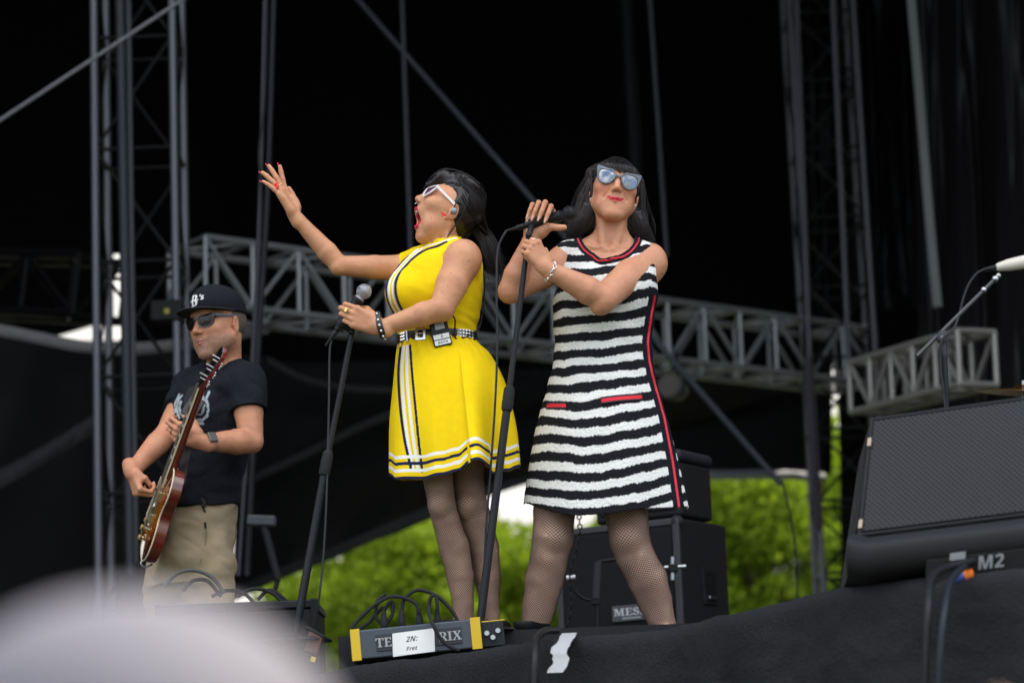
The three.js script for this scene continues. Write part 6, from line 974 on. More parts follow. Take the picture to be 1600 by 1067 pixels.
  // strap from the upper horn over the left shoulder
  { const e = (px, py, z0) => hitOut(shirt, P(px, py, z0), V(-0.15, 0.1, 1).normalize()).add(V(0, 0, 0.006)), pts = [at(0.4, 0.1, -0.04), P(298, 650, -0.9), e(310, 634, -1.1), e(325, 612, -1.1), e(343, 592, -1.12), e(360, 574, -1.12), hitOut(shirt, P(374, 590, -1.1), V(0.15, 1, -0.05).normalize()).add(V(0, 0.006, 0)), hitOut(shirt, P(374, 600, -1.1), V(0.3, 0.4, -1).normalize())], c = new THREE.CatmullRomCurve3(pts);
    const st = mesh('strap', sheet(4, 60, (u, v) => { const o = c.getPoint(v), T = c.getTangent(v), w = V(0.75, 0.55, 0.35).addScaledVector(T, -T.dot(V(0.75, 0.55, 0.35))).normalize(); return o.addScaledVector(w, (u - 0.5) * 0.052).add(V(0, 0, 0.002)); }), std([0.022, 0.022, 0.024], 0.5, 0, { side: THREE.DoubleSide }), gt);
    const p0 = P(302, 640, -0.93), T = P(318, 616, -0.95).sub(p0).normalize(), nn = V(-0.2, 0.05, 0.97).addScaledVector(T, -T.dot(V(-0.2, 0.05, 0.97))).normalize(); mesh('strap_pad', orient(box(0.062, 0.085, 0.012, 0.005), p0.addScaledVector(nn, 0.018), V(0, 0, 0).crossVectors(T, nn), T, nn), std([0.04, 0.041, 0.045], 0.4), st); }
}
// ---------------------------------------------------------------- amplifiers, monitor, pedals, other gear
const vinylTex = tex(128, 128, (u, v, i, j) => { const k = 0.5 + 0.5 * noise(i * 0.55, j * 0.55, 2); return [k, k, k]; }, false, [8, 8]);
const vinyl = std([0.012, 0.012, 0.0135], 0.55, 0, { bumpMap: vinylTex, bumpScale: 0.0012 });
const font = await new FontLoader().loadAsync('fonts/droid/droid_serif_bold.typeface.json');
const fontS = await new FontLoader().loadAsync('fonts/droid/droid_sans_bold.typeface.json');
function letters(txt, size, depth, f) { const g = new TextGeometry(txt, { font: f, size, depth, curveSegments: 4, bevelEnabled: false }); g.computeBoundingBox(); const b = g.boundingBox; return g.translate(-(b.min.x + b.max.x) / 2, -(b.min.y + b.max.y) / 2, 0); }
{ // loudspeaker cabinet with a corner turned to the picture
  const z = -2.2, c0 = P(1060, 808, z), turn = -0.5, X = V(Math.cos(turn), 0, -Math.sin(turn)).normalize(), fx = V(Math.cos(0.32), 0, Math.sin(0.32) * 1), ZF = V(-Math.sin(0.32), 0, Math.cos(0.32)), w = 0.6, d = 0.44, h = c0.y - RISER;
  // front right upper corner sits at c0; front runs to the left and back
  const left = V(-Math.cos(0.54), 0, -Math.sin(0.54)), back = V(Math.sin(0.54), 0, -Math.cos(0.54)), fr = left.clone().negate(), nf = back.clone().negate();
  const t = thing('speaker_cabinet', 'large black bass speaker cabinet with oval name plate behind the striped dress', 'amplifier', c0.clone().setY(RISER));
  const at = (u, y, v) => c0.clone().addScaledVector(left, u).addScaledVector(back, v).setY(RISER + y);
  const cen = at(w / 2, h / 2, d / 2), put = (g, u, y, v) => orient(g, at(u, y, v), fr, V(0, 1, 0), nf);
  mesh('cabinet', orient(box(w, h, d, 0.012), cen, fr, V(0, 1, 0), nf), vinyl, t);
  mesh('grille', put(box(w - 0.07, h - 0.08, 0.012, 0.004), w / 2, h / 2, -0.003), std([0.013, 0.013, 0.015], 0.9, 0, { bumpMap: fabricTex([10, 10]), bumpScale: 0.002 }), t);
  for (const u of [0.014, w - 0.014]) mesh('edge_trim', put(box(0.03, h - 0.01, 0.02, 0.006), u, h / 2, 0.002), std([0.045, 0.046, 0.05], 0.45), t);
  mesh('edge_trim', put(box(w - 0.06, 0.03, 0.02, 0.006), w / 2, h - 0.016, 0.002), std([0.045, 0.046, 0.05], 0.45), t);
  for (const [u, y] of [[0.018, h - 0.018], [w - 0.018, h - 0.018], [0.018, 0.02], [w - 0.018, 0.02]]) mesh('corner', put(new THREE.SphereGeometry(0.03, 14, 10), u, y, 0.02), M.rubber, t);
  const hp = (y, v) => c0.clone().addScaledVector(back, v).setY(RISER + y), hq = (g, y, v, o = 0) => orient(g, hp(y, v).addScaledVector(fr, o), back, V(0, 1, 0), fr);
  const px = P(960, 955, z + 0.0), plY = px.y - RISER, plU = 0.235;
  const pl = mesh('name_plate', put(box(0.19, 0.068, 0.008, 0.003), plU, plY, -0.013), std([0.07, 0.073, 0.08], 0.4, 0.5), t);
  mesh('lettering', put(letters('MESA', 0.031, 0.002, font).scale(1.35, 1, 1), plU, plY + 0.006, -0.0172), std([0.5, 0.51, 0.53], 0.4, 0.3), pl);
  mesh('lettering', put(letters('ENGINEERING', 0.0095, 0.002, fontS), plU, plY - 0.021, -0.0172), std([0.4, 0.41, 0.43], 0.4, 0.3), pl);
  const s0 = P(1118, 915, z - 0.2).y - RISER;
  mesh('side_handle', hq(box(0.13, 0.16, 0.008, 0.003), s0, d * 0.58, 0.003), M.satin, t); mesh('handle_cup', hq(box(0.085, 0.12, 0.006), s0, d * 0.58, 0.0055), std([0.003, 0.003, 0.003], 0.9), t); mesh('handle_bar', hq(box(0.07, 0.014, 0.014, 0.004), s0 - 0.05, d * 0.58, 0.012), M.steel, t);
  // smaller cabinet on top
  const t2 = thing('amplifier', 'smaller black amplifier standing on the large bass cabinet', 'amplifier', at(0.1, h, d / 2)), w2 = 0.42, hh = P(1095, 706, z - 0.1).y - c0.y, at2 = (u, y, v) => at(u + 0.02, h + y, v + 0.02);
  mesh('cabinet', orient(box(w2, hh - 0.05, 0.3, 0.02), at2(0.21, (hh - 0.05) / 2 + 0.012, 0.2), fr, V(0, 1, 0), nf), vinyl, t2);
  mesh('grille', orient(box(w2 - 0.06, hh - 0.12, 0.012, 0.004), at2(0.21, (hh - 0.05) / 2 + 0.012, 0.047), fr, V(0, 1, 0), nf), M.black, t2);
  mesh('lid', orient(box(w2 + 0.02, 0.055, 0.32, 0.026), at2(0.21, hh - 0.012, 0.2), fr, V(0, 1, 0), nf), std([0.02, 0.02, 0.026], 0.6), t2);
  for (const u of [0.03, 0.39]) mesh('foot', orient(new THREE.CylinderGeometry(0.016, 0.018, 0.014, 12), at2(u, 0.006, 0.08), fr, V(0, 1, 0), nf), M.rubber, t2);
  const t3 = thing('equipment_stand', 'slim black stand with clamp in front of the bass cabinet grille', 'stand', P(930, 990, z + 0.25).setY(RISER));
  const sp = (x, y) => P(x, y, z + 0.25);
  mesh('upright', bar(P(930, 990, z + 0.25).setY(RISER), sp(934, 876), 0.011), M.dark, t3); mesh('sleeve', bar(sp(931, 935), sp(934, 878), 0.02), std([0.03, 0.031, 0.036], 0.5, 0.3), t3); mesh('arm', bar(sp(934, 878), sp(975, 872), 0.008), M.dark, t3); mesh('rod', tube([sp(892, 903), sp(900, 925), sp(915, 936), sp(932, 938)], 0.006, 20), M.dark, t3); mesh('knob', bar(sp(885, 903), sp(899, 901), 0.01, 0.008), M.pale, t3); mesh('clamp', orient(box(0.035, 0.03, 0.03, 0.006), sp(931, 940), V(1, 0, 0), V(0, 1, 0), V(0, 0, 1)), M.dark, t3);
  const t4 = thing('stand_clamp', 'dark clamp and rod fixed beside the right edge of the bass cabinet', 'clamp', P(1052, 887, z + 0.1)); const cp = (x, y, o = 0.1) => P(x, y, z + o);
  mesh('clamp', orient(box(0.04, 0.035, 0.04, 0.006), cp(1052, 888), V(1, 0, 0), V(0, 1, 0), V(0, 0, 1)), M.dark, t4); mesh('rod', bar(cp(1038, 887), cp(1072, 885), 0.009), M.steel, t4); mesh('rod', bar(cp(1051, 870), cp(1051, 906), 0.009), M.steel, t4);
  tag(mesh('chain', merge(Array.from({ length: 26 }, (_, i) => { const p = P(mix(905, 884, i / 25) + 4 * Math.sin(i * 0.4), mix(808, 990, i / 25), z + 0.3); return new THREE.TorusGeometry(0.009, 0.0032, 6, 10).rotateY(i % 2 * 1.57).translate(p.x, p.y, p.z); })), M.dark), 'black chain hanging beside the left edge of the bass cabinet', 'chain').userData.kind = 'stuff';
  tag(mesh('bottle', lathe([[0, 0], [0.036, 0], [0.038, 0.02], [0.038, 0.08], [0.033, 0.09], [0.038, 0.1], [0.037, 0.15], [0.016, 0.2], [0.014, 0.22], [0, 0.22]], at(0.33, h + 0.002, 0.15), at(0.33, h + 1, 0.15)), phys([0.8, 0.85, 0.9], 0.08, 0, { transmission: 0.85, thickness: 0 })), 'clear plastic bottle standing on the bass cabinet between the legs', 'bottle');
}
{ // floor monitor on the right
  const A = P(1357, 656, 1.45), Bq = P(1337, 838, 1.62), C = P(1322, 905, 1.75), R = V(0.93, 0.05, 0.3).normalize();
  const t = thing('floor_monitor', 'large black stage monitor with perforated grille on the stage edge', 'monitor speaker', C.clone()), w = 1.0;
  const X = R.clone(), Yg = A.clone().sub(Bq).normalize(), Zg = V(0, 0, 0).crossVectors(X, Yg).normalize(), Hh = A.distanceTo(Bq);
  const rowp = (p, u, o = 0) => p.clone().addScaledVector(X, u).addScaledVector(Zg, o);
  // cabinet: a profile swept along X
  const back = A.clone().add(V(0.02, -0.06, -0.42)), low = C.clone().add(V(0.02, -0.04, -0.32));
  const belly = new THREE.CatmullRomCurve3([Bq.clone().addScaledVector(Zg, -0.012), C.clone().add(V(0.01, 0.085, 0.04)), C.clone().add(V(0.004, 0.045, 0.043)), C.clone().add(V(0.006, 0.012, 0.022)), C.clone().add(V(0.012, -0.006, -0.03)), low]).getPoints(28);
  const prof = [A.clone().addScaledVector(Zg, -0.02), ...belly, back, A.clone().addScaledVector(Zg, -0.02)], np = prof.length - 1;
  const skin = sheet(24, np, (u, v) => { const k = Math.round(v * np), p = prof[k].clone(), e = Math.min(u, 1 - u) * w; if (e < 0.03 && k > 1 && k < np - 1) { const s = 1 - Math.sqrt(Math.max(0, 1 - (1 - e / 0.03) ** 2)); p.add(V(0, 0.02 * s, -0.03 * s)); } return p.addScaledVector(X, u < 0.04 ? u * 0.75 * w : u * w); });
  const bodyMat = phys([0.016, 0.0165, 0.0185], 0.55, 0, { specularIntensity: 0.45, side: THREE.DoubleSide, bumpMap: vinylTex, bumpScale: 0.001 });
  mesh('cabinet', skin, bodyMat, t);
  const cp = prof.slice(0, np).map((p, k) => k > 1 && k < np - 1 ? p.clone().add(V(0, 0.02, -0.03)) : p.clone()), capG = new THREE.BufferGeometry().setFromPoints([cp.reduce((s, p) => s.add(p), V(0, 0, 0)).multiplyScalar(1 / np), ...cp]), ci = []; for (let k = 0; k < np; k++) ci.push(0, 1 + k, 1 + (k + 1) % np); capG.setIndex(ci); capG.computeVertexNormals(); mesh('side_panel', capG, bodyMat, t);
  // bowed steel grille with a real pattern of holes as relief
  const dots = tex(64, 64, (u, v) => { const d = (a, b) => Math.hypot(((u - a + 1.5) % 1) - 0.5, (((v - b + 1.5) % 1) - 0.5) * 1); const m = Math.min(d(0.25, 0.25), d(0.75, 0.75)); const on = m < 0.19 ? 0 : 1; return [on, on, on]; });
  const gm = std([0.026, 0.027, 0.03], 0.6, 0.0, { side: THREE.DoubleSide, bumpMap: dots, bumpScale: 0.002, map: tex(64, 64, (u, v) => { const d = (a, b) => Math.hypot(((u - a + 1.5) % 1) - 0.5, (((v - b + 1.5) % 1) - 0.5)); const m = Math.min(d(0.25, 0.25), d(0.75, 0.75)); const on = m < 0.19 ? 0.12 : 1; return [on, on, on]; }) });
  mesh('grille', sheet(60, 20, (u, v) => rowp(Bq, mix(0.02, w - 0.02, u)).addScaledVector(Yg, mix(0.012, Hh - 0.01, v)).addScaledVector(Zg, 0.004 + 0.01 * Math.sin(u * Math.PI) * Math.sin(v * Math.PI)), { uvs: [62, 22] }), gm, t);
  mesh('grille_edge', merge([bar(rowp(A, 0.012, 0.002), rowp(Bq, 0.012, 0.002), 0.006, 0.006, 10), bar(rowp(Bq, 0.01, 0.002), rowp(Bq, w, 0.002), 0.006, 0.006, 10), bar(rowp(A, 0.01, -0.004), rowp(A, w, -0.004), 0.007, 0.007, 10)]), std([0.014, 0.0145, 0.016], 0.65), t);
  for (const f of [0.08, 0.78]) mesh('screw', orient(box(0.012, 0.03, 0.006, 0.002), rowp(Bq, 0.014, 0.01).addScaledVector(Yg, Hh * f), X, Yg, Zg), std([0.28, 0.22, 0.16], 0.45, 0.5), t);
  // foot plate with the stencilled number
  const lp = V(-0.004, -0.04, -0.005).normalize(), Zl = V(0, 0, 0).crossVectors(lp, X).normalize(); if (Zl.z < 0) Zl.negate();
  const Fy = lp.clone().negate();
  const onF = (px, py) => { const d = P(px, py, 2).sub(camera.position), o = C.clone().add(V(0.004, 0.055, 0.0425)).addScaledVector(Zl, 0.003), k = o.clone().sub(camera.position).dot(Zl) / d.dot(Zl); return camera.position.clone().addScaledVector(d, k); };
  mesh('plate', orient(box(0.3, 0.066, 0.01, 0.003), onF(1535, 884), X, Fy, Zl), std([0.008, 0.008, 0.009], 0.6), t);
  mesh('stencil', orient(letters('M2', 0.036, 0.002, fontS), onF(1551, 877).addScaledVector(Zl, 0.012), X, Fy, Zl), std([0.2, 0.205, 0.22], 0.6), t);
  mesh('badge', orient(box(0.042, 0.02, 0.005, 0.001), onF(1498, 869).addScaledVector(Zl, 0.007), X, Fy, Zl), std([0.2, 0.205, 0.22], 0.5), t);
  const cable = (label, pts, r, mat) => tag(mesh('cable', tube(pts, r, 70, 12), mat), label, 'cable');
  cable('black cable running from the monitor over the cloth, the left one', [onF(1520, 878).add(V(0, 0, 0.02)), P(1478, 888, 2.0), P(1456, 905, 2.1), P(1451, 950, 2.2), P(1448, 1010, 2.22), P(1446, 1120, 2.22)], 0.0105, std([0.012, 0.012, 0.0135], 0.4));
  cable('bluish black cable running from the monitor over the cloth, the right one', [onF(1512, 880).add(V(0, 0, 0.02)), P(1498, 894, 2.0), P(1484, 915, 2.12), P(1476, 960, 2.22), P(1470, 1020, 2.25), P(1466, 1120, 2.25)], 0.0095, std([0.014, 0.016, 0.024], 0.4));
  const plug = thing('connector', 'blue cable connector with orange collar plugged into the monitor', 'connector', onF(1500, 902)); const q = (x, y) => onF(x, y).add(V(0, 0, 0.03));
  mesh('sleeve', bar(q(1490, 906), q(1506, 902), 0.012), phys([0.04, 0.09, 0.42], 0.4), plug); mesh('collar', bar(q(1506, 902), q(1519, 898), 0.0145), phys([0.85, 0.2, 0.02], 0.4), plug);
}
{ // pedal box with its plugs
  const fl = P(549, 1032, 0.42), frt = P(752, 1012, 0.42), X = frt.clone().sub(fl).normalize(), w = fl.distanceTo(frt), up = V(-0.08, 1, 0).addScaledVector(X, -X.dot(V(-0.08, 1, 0))).normalize(), Z = V(0, 0, 0).crossVectors(X, up).normalize(), h = 0.094;
  const t = thing('pedal_box', 'blue-grey metal effects box with yellow tape and a white note on its front', 'effects box', fl.clone()), at = (u, y, z0) => fl.clone().addScaledVector(X, u).addScaledVector(up, y).addScaledVector(Z, z0), put = (g, u, y, z0) => orient(g, at(u, y, z0), X, up, Z);
  const casem = std([0.055, 0.068, 0.085], 0.45, 0.3);
  mesh('case', put(box(w, h, 0.2, 0.006), w / 2, h / 2, -0.1), casem, t);
  mesh('side_panel', put(box(0.075, h * 0.86, 0.17, 0.004), w + 0.04, h * 0.45, -0.105), std([0.02, 0.022, 0.026], 0.5), t);
  for (const [u, y] of [[w + 0.022, 0.045], [w + 0.04, 0.03], [w + 0.058, 0.05]]) mesh('knob', put(new THREE.CylinderGeometry(0.008, 0.009, 0.014, 12).rotateX(Math.PI / 2), u, y, -0.012), M.steel, t);
  const plate = mesh('name_plate', put(box(0.275, 0.055, 0.006, 0.002), w * 0.53, h * 0.5, 0.001), std([0.04, 0.046, 0.055], 0.5), t);
  mesh('lettering', put(letters('TEC', 0.029, 0.002, font), w * 0.53 - 0.1, h * 0.5, 0.0045), std([0.36, 0.37, 0.37], 0.5), plate); mesh('lettering', put(letters('RIX', 0.029, 0.002, font), w * 0.53 + 0.1, h * 0.5, 0.0045), std([0.36, 0.37, 0.37], 0.5), plate);
  const ytape = std([0.62, 0.42, 0.012], 0.6);
  for (const [u, ww] of [[0.018, 0.03], [w - 0.012, 0.032]]) { const q = mesh('yellow_tape', put(box(ww, h + 0.006, 0.004, 0.001), u, h / 2, 0.003), ytape, t); mesh('tape_end', put(box(ww, 0.003, 0.1), u, h + 0.0025, -0.048), ytape, q); }
  mesh('yellow_tape', put(box(0.075, 0.004, 0.05, 0.001), w + 0.045, h * 0.89, -0.05), ytape, t);
  const c = document.createElement('canvas'); c.width = 256; c.height = 140; const g = c.getContext('2d'); g.fillStyle = '#f4f4f2'; g.fillRect(0, 0, 256, 140); g.fillStyle = '#2a2a30'; g.font = 'italic bold 44px sans-serif'; g.fillText('2N:', 80, 62); g.font = 'italic bold 34px sans-serif'; g.fillText('Fret', 80, 116);
  const tx = new THREE.CanvasTexture(c); tx.colorSpace = THREE.SRGBColorSpace;
  mesh('note', sheet(10, 8, (u, v) => at(w * 0.32 + 0.135 * u + 0.004 * v, -0.002 + v * 0.074 + 0.004 * u, 0.009 + 0.006 * Math.sin(u * 3) * (1 - v))), std([0.82, 0.82, 0.82], 0.7, 0, { map: tx, side: THREE.DoubleSide }), t);
  // plugs and looping leads
  const leads = [[[[599, 978], [599, 950], [592, 955], [573, 975], [556, 985]], 0], [[[598, 955], [612, 940], [612, 962], [600, 975], [588, 966], [590, 940], [602, 928]], 1], [[[627, 958], [632, 936], [652, 922], [680, 930], [704, 952], [718, 976], [722, 990]], 2], [[[655, 958], [650, 944], [634, 935], [612, 932], [590, 942], [566, 962], [548, 982]], 3], [[[684, 952], [680, 930], [674, 932], [670, 950], [676, 975], [690, 1000], [706, 1012], [718, 1016]], 4]];
  for (const [px, i] of [[600, 0], [628, 1], [655, 2], [684, 3]]) { const b = P(px, 977 - i * 1.5, 0.36), tp = P(px - 1, 953 - i * 1.5, 0.36); tag(mesh('plug', merge([lathe([[0, 0], [0.012, 0], [0.0125, 0.02], [0.010, 0.03], [0.0075, 0.052], [0.005, 0.06], [0, 0.06]], b.clone().add(V(0, -0.012, 0)), tp, 20)]), M.rubber), 'black jack plug standing in the top of the effects box, ' + ['leftmost', 'second from left', 'third from left', 'rightmost'][i], 'plug', 'plugs in the effects box'); }
  const names = ['black lead curling down to the left end of the effects box', 'black lead looping above the leftmost plug', 'black lead arching high over the effects box to the right', 'black lead arching from the third plug to the left', 'black lead falling from the rightmost plug across the box front'];
  for (const [l, i] of leads) tag(mesh('lead', tube(l.map(([a, b], k) => P(a, b, i === 4 && k > 3 ? 0.47 : 0.34 + 0.01 * i)), 0.0062, 60, 10), M.rubber), names[i], 'cable');
  // cables and small gear left of it, on the stage behind the spectator
  const arcs = [[[255, 915], [275, 895], [300, 889], [330, 900], [350, 925]], [[285, 922], [300, 906], [322, 905], [345, 930]], [[330, 930], [352, 921], [380, 925], [405, 950]], [[370, 930], [395, 918], [425, 925], [450, 950]], [[402, 935], [420, 920], [445, 935], [462, 960]]];
  arcs.forEach((l, i) => tag(mesh('cable', tube(l.map(([a, b]) => P(a, b + 2, 0.1 - i * 0.05)), 0.0065, 40, 10), i === 0 ? std([0.06, 0.062, 0.06], 0.5) : M.rubber), ['grey cable arching in front of the khaki trousers', 'black cable arching below the grey one at the trousers', 'black cable loop right of the khaki trousers', 'black cable loop below the small stand', 'black cable loop left of the slanting microphone stand'][i], 'cable'));
  { const z = -0.1, x0 = P(255, 950, z).x, x1 = P(498, 950, z).x, top = P(420, 946, z).y, w = x1 - x0, k = thing('flight_case', 'low black flight case carrying the loose cables beside the effects box', 'flight case', V((x0 + x1) / 2, FLOOR_Y, z)), hh = top - FLOOR_Y, cx = (x0 + x1) / 2;
    mesh('shell', mv(box(w, hh - 0.03, 0.42, 0.008), cx, FLOOR_Y + (hh - 0.03) / 2, z - 0.05), M.black, k); mesh('lid', mv(box(w + 0.008, 0.028, 0.43, 0.006), cx, top - 0.014, z - 0.05), M.satin, k);
    for (const s of [-1, 1]) { mesh('edge', mv(box(0.022, hh, 0.022, 0.003), cx + s * (w / 2 - 0.004), FLOOR_Y + hh / 2 + 0.002, z + 0.157), M.dark, k); mesh('latch', mv(box(0.05, 0.06, 0.012, 0.003), cx + s * w * 0.25, FLOOR_Y + hh * 0.6, z + 0.166), M.dark, k); } }
  const b = thing('cable_box', 'small red and silver junction box beside the left end of the effects box', 'junction box', P(488, 1000, 0.2)); mesh('box', orient(box(0.05, 0.07, 0.05, 0.006), P(490, 1005, 0.2), V(0.9, -0.3, 0).normalize(), V(0.3, 0.9, 0).normalize(), V(0, 0, 1)), phys([0.1, 0.03, 0.026], 0.6), b); mesh('clip', bar(P(478, 980, 0.22), P(505, 995, 0.22), 0.007), M.dark, b); mesh('tag', orient(box(0.016, 0.016, 0.006), P(489, 1030, 0.24), V(0.9, -0.3, 0).normalize(), V(0.3, 0.9, 0).normalize(), V(0, 0, 1)), ytape, b);
}
{ // boom stand with a pale microphone, cymbal
  const z = -1.2, p = (x, y, o = 0) => P(x, y, z + o), t = thing('boom_stand', 'grey boom microphone stand rising behind the floor monitor', 'microphone stand', P(1484, 1000, z).setY(FLOOR_Y));
  mesh('upright', bar(P(1490, 1000, z).setY(FLOOR_Y), p(1476, 535), 0.0105), M.pole, t); mesh('boom', bar(p(1434, 556), p(1562, 430), 0.0085), std([0.07, 0.072, 0.08], 0.35, 0.4), t); mesh('joint', merge([lathe([[0, -0.018], [0.024, -0.018], [0.026, -0.012], [0.026, 0.012], [0.024, 0.018], [0, 0.018]], p(1474, 527), p(1474, 527).add(V(0, 0, 1)), 20), bar(p(1474, 527), p(1477, 556), 0.014, 0.012)]), std([0.05, 0.052, 0.058], 0.4, 0.3), t); mesh('joint_knob', bar(p(1474, 527, 0.02), p(1474, 527, 0.045), 0.009), M.steel, t);
  for (const [x, y, r] of [[1538, 453, 0.013], [1556, 436, 0.015], [1561, 431, 0.012]]) mesh('clamp', new THREE.SphereGeometry(r, 14, 10).translate(...p(x, y).toArray()), M.steel, t);
  for (const a of [0.3, 2.4, 4.5]) { const b = P(1490, 1000, z).setY(FLOOR_Y), l = mesh('leg', bar(b.clone().add(V(0, 0.12, 0)), b.clone().add(V(0.25 * Math.cos(a), 0.008, 0.25 * Math.sin(a))), 0.007), M.pole, t); mesh('rubber_foot', new THREE.SphereGeometry(0.01, 10, 8).translate(b.x + 0.25 * Math.cos(a), b.y + 0.01, b.z + 0.25 * Math.sin(a)), M.rubber, l); }
  const m = thing('microphone', 'cream-coloured microphone on the boom stand at the right edge', 'microphone', p(1557, 417)), a0 = p(1557, 418), a1 = p(1640, 402);
  mesh('handle', lathe([[0, 0], [0.012, 0], [0.016, 0.008], [0.024, 0.05], [0.027, 0.11], [0.026, 0.15], [0, 0.15]], a0, a1, 28), phys([0.62, 0.58, 0.5], 0.35), m); mesh('grille', lathe([[0.026, 0.15], [0.03, 0.165], [0.03, 0.2], [0.018, 0.225], [0, 0.23]], a0, a1, 28), M.steel, m); mesh('plug', lathe([[0, -0.05], [0.007, -0.05], [0.011, -0.02], [0.012, 0.004], [0, 0.004]], a0, a1, 18), M.satin, m);
  tag(mesh('cable', tube([p(1541, 421), p(1530, 425), p(1517, 440), p(1508, 460), p(1500, 490), p(1490, 515, 0.03), p(1473, 530, 0.05), p(1470, 560, 0.04), p(1478, 640, 0.03), p(1486, 760, 0.03)], 0.005, 70, 8), std([0.03, 0.03, 0.034], 0.5)), 'thin black cable looping down from the cream microphone', 'cable');
  const cy = thing('cymbal', 'bronze cymbal showing its edge above the floor monitor', 'cymbal', p(1590, 612)); mesh('disc', lathe([[0, 0.035], [0.025, 0.03], [0.05, 0.014], [0.12, 0.006], [0.2, -0.004], [0.2, -0.0055], [0.12, 0.004], [0.05, 0.012], [0, 0.03]], P(1600, 613, -1.8), P(1600, 613, -1.8).add(V(0.1, 1, 0.12)), 56), std([0.4, 0.2, 0.07], 0.3, 1), cy); mesh('stand', bar(P(1600, 613, -1.8), P(1600, 613, -1.8).setY(FLOOR_Y), 0.012), M.steel, cy); mesh('wing_nut', bar(P(1600, 605, -1.8), P(1600, 595, -1.8), 0.008), M.steel, cy);
  // a small stand with a light far left of the singers
  const s = thing('lamp_stand', 'dark leaning stand with a small grey box on top, behind the guitarist', 'stand', P(440, 915, -3)); mesh('tube', bar(P(412, 822, -3), P(434, 905, -3), 0.02), M.dark, s); mesh('foot', bar(P(434, 905, -3), P(428, 925, -3), 0.012), M.dark, s); mesh('head', orient(box(0.13, 0.05, 0.06, 0.012), P(408, 814, -3), V(0.99, -0.08, 0).normalize(), V(0.08, 0.99, 0).normalize(), V(0, 0, 1)), std([0.05, 0.055, 0.065], 0.5), s);
  const w = thing('stage_lamp', 'grey unlit stage lamp hanging under the truss right of the striped dress', 'lamp', P(1055, 610, -10.5)), la = P(1045, 602, -10.3), lb = P(1075, 618, -10.6); mesh('housing', lathe([[0, 0], [0.1, 0], [0.105, 0.03], [0.1, 0.06], [0.07, 0.2], [0.03, 0.24], [0, 0.24]], la, lb, 24), std([0.06, 0.06, 0.062], 0.5, 0.3), w); mesh('lens', new THREE.CircleGeometry(0.085, 24).applyQuaternion(new THREE.Quaternion().setFromUnitVectors(V(0, 0, 1), la.clone().sub(lb).normalize())).translate(la.x, la.y, la.z + 0.01), phys([0.14, 0.13, 0.115], 0.25), w); mesh('yoke', bar(mid(la, lb), mid(la, lb).add(V(0, 0.3, 0)), 0.015), M.dark, w);
  const w2 = thing('stage_lamp', 'dark stage lamp with a yellow sticker in the tower behind the cap', 'lamp', P(265, 480, -6.8)); mesh('housing', orient(box(0.2, 0.13, 0.16, 0.015), P(262, 488, -6.8), V(1, 0, 0), V(0, 1, 0), V(0, 0, 1)), M.black, w2); mesh('sticker', orient(box(0.028, 0.03, 0.004), P(260, 486, -6.71), V(1, 0, 0), V(0, 1, 0), V(0, 0, 1)), std([0.4, 0.36, 0.04], 0.6), w2); mesh('bracket', bar(P(262, 475, -6.8), P(272, 445, -6.8), 0.02), std([0.06, 0.1, 0.11], 0.5), w2);
}
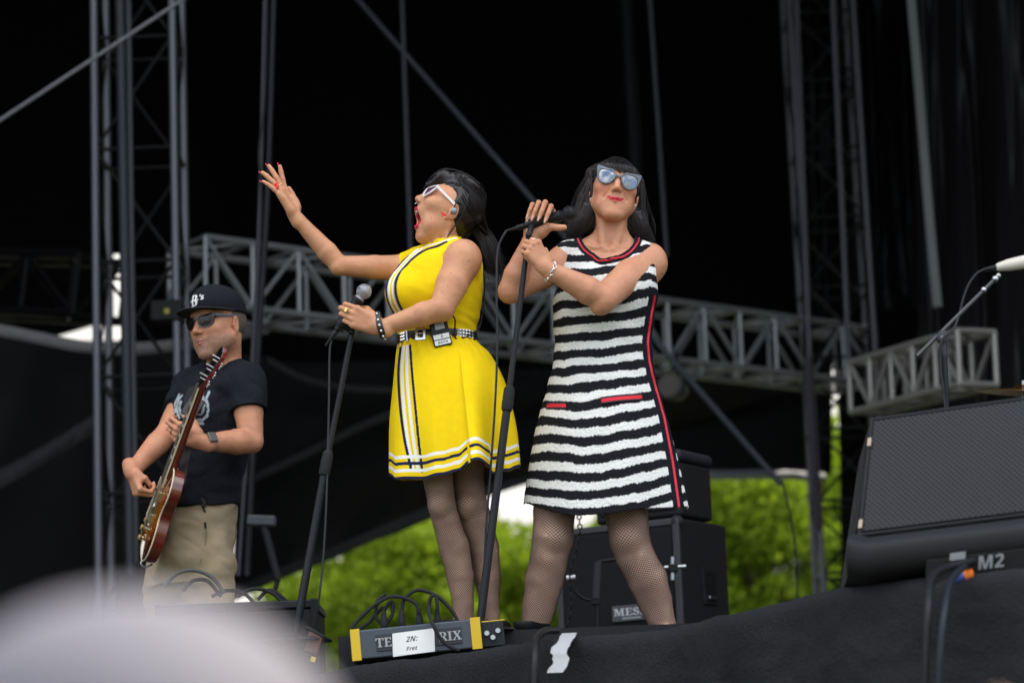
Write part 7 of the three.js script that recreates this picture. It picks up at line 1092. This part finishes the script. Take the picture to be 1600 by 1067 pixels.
{ // the back of a spectator's head under a rounded hat, close to the lens and far out of focus
  const z = 7.6, c = P(200, 1300, z), t = thing('person', 'blurred spectator in a pale lilac hat in the near left foreground', 'person', c.clone().setY(0)), o = (x, y, w) => c.clone().add(V(x, y, w));
  const items = [U(ell(o(0, -0.045, 0), [0.078, 0.11, 0.092])), U(rc(o(0, -0.1, 0), o(0, -0.22, 0), 0.055, 0.06), 0.02), U(rc(o(-0.16, -0.27, 0), o(0.16, -0.27, 0), 0.065, 0.065), 0.05), U(ell(o(0, -0.52, 0), [0.2, 0.34, 0.13]), 0.05)];
  for (const s of [-1, 1]) items.push(U(rc(o(s * 0.17, -0.28, 0), o(s * 0.22, -0.56, 0.05), 0.055, 0.045), 0.03), U(rc(o(s * 0.22, -0.56, 0.05), o(s * 0.13, -0.66, -0.14), 0.045, 0.03), 0.02), U(rc(o(s * 0.09, -0.8, 0), o(s * 0.1, -c.y + 0.05, 0), 0.09, 0.05), 0.03));
  mesh('body', surface(items, o(-0.35, -c.y, -0.25), o(0.35, 0.12, 0.2), 0.009, {}), std([0.3, 0.26, 0.3], 0.8), t);
  mesh('hat', surface([U(ell(o(0, 0.015, 0), [0.122, 0.108, 0.125])), U(ell(o(0, -0.06, 0), [0.165, 0.02, 0.17]), 0.04), S_(ell(o(0, -0.05, 0), [0.085, 0.11, 0.1]), 0.004)], o(-0.2, -0.12, -0.2), o(0.2, 0.16, 0.2), 0.005, {}), std([0.1, 0.098, 0.118], 0.8), t);
}
{ // finger tips of someone else in the crowd, just inside the lower right corner
  const w = P(1590, 1395, 7.3), t = thing('person', 'blurred raised finger tips of a spectator in the lower right corner', 'person', w.clone().setY(0)), h = handItems({ wrist: w, fwd: V(0.02, 1, -0.1), lat: V(-1, 0.1, 0.1), flip: 1, s: 0.62, fat: 1.1, spread: 5, curl: [[8, 14, 10], [4, 12, 10], [6, 14, 10], [10, 18, 12]] });
  const items = [...h.items, U(rc(w, w.clone().add(V(0.03, -0.22, 0.05)), 0.017, 0.03), 0.012), U(rc(w.clone().add(V(0.03, -0.22, 0.05)), w.clone().add(V(0.12, -0.2, 0.3)), 0.03, 0.045), 0.012), U(rc(w.clone().add(V(0.12, -0.2, 0.3)), w.clone().add(V(0.14, -0.75, 0.32)), 0.11, 0.1), 0.03), U(ell(w.clone().add(V(0.3, -0.06, 0.3)), [0.07, 0.1, 0.08]), 0.02), U(rc(w.clone().add(V(0.3, -0.15, 0.3)), w.clone().add(V(0.22, -0.26, 0.31)), 0.045, 0.06), 0.03)];
  for (const s of [0.08, 0.22]) items.push(U(rc(w.clone().add(V(s, -0.75, 0.32)), w.clone().add(V(s, 0.06 - w.y, 0.32)), 0.075, 0.05), 0.03));
  mesh('body', surface(items, w.clone().add(V(-0.15, -w.y - 0.02, -0.12)), w.clone().add(V(0.45, 0.16, 0.5)), 0.006, { color: skinTone([0.55, 0.3, 0.2], 5, 0.2) }), SKIN_MAT, t);
}
scene.traverse((o) => { if (o.isMesh) o.castShadow = o.receiveShadow = true; });
renderer.render(scene, camera);
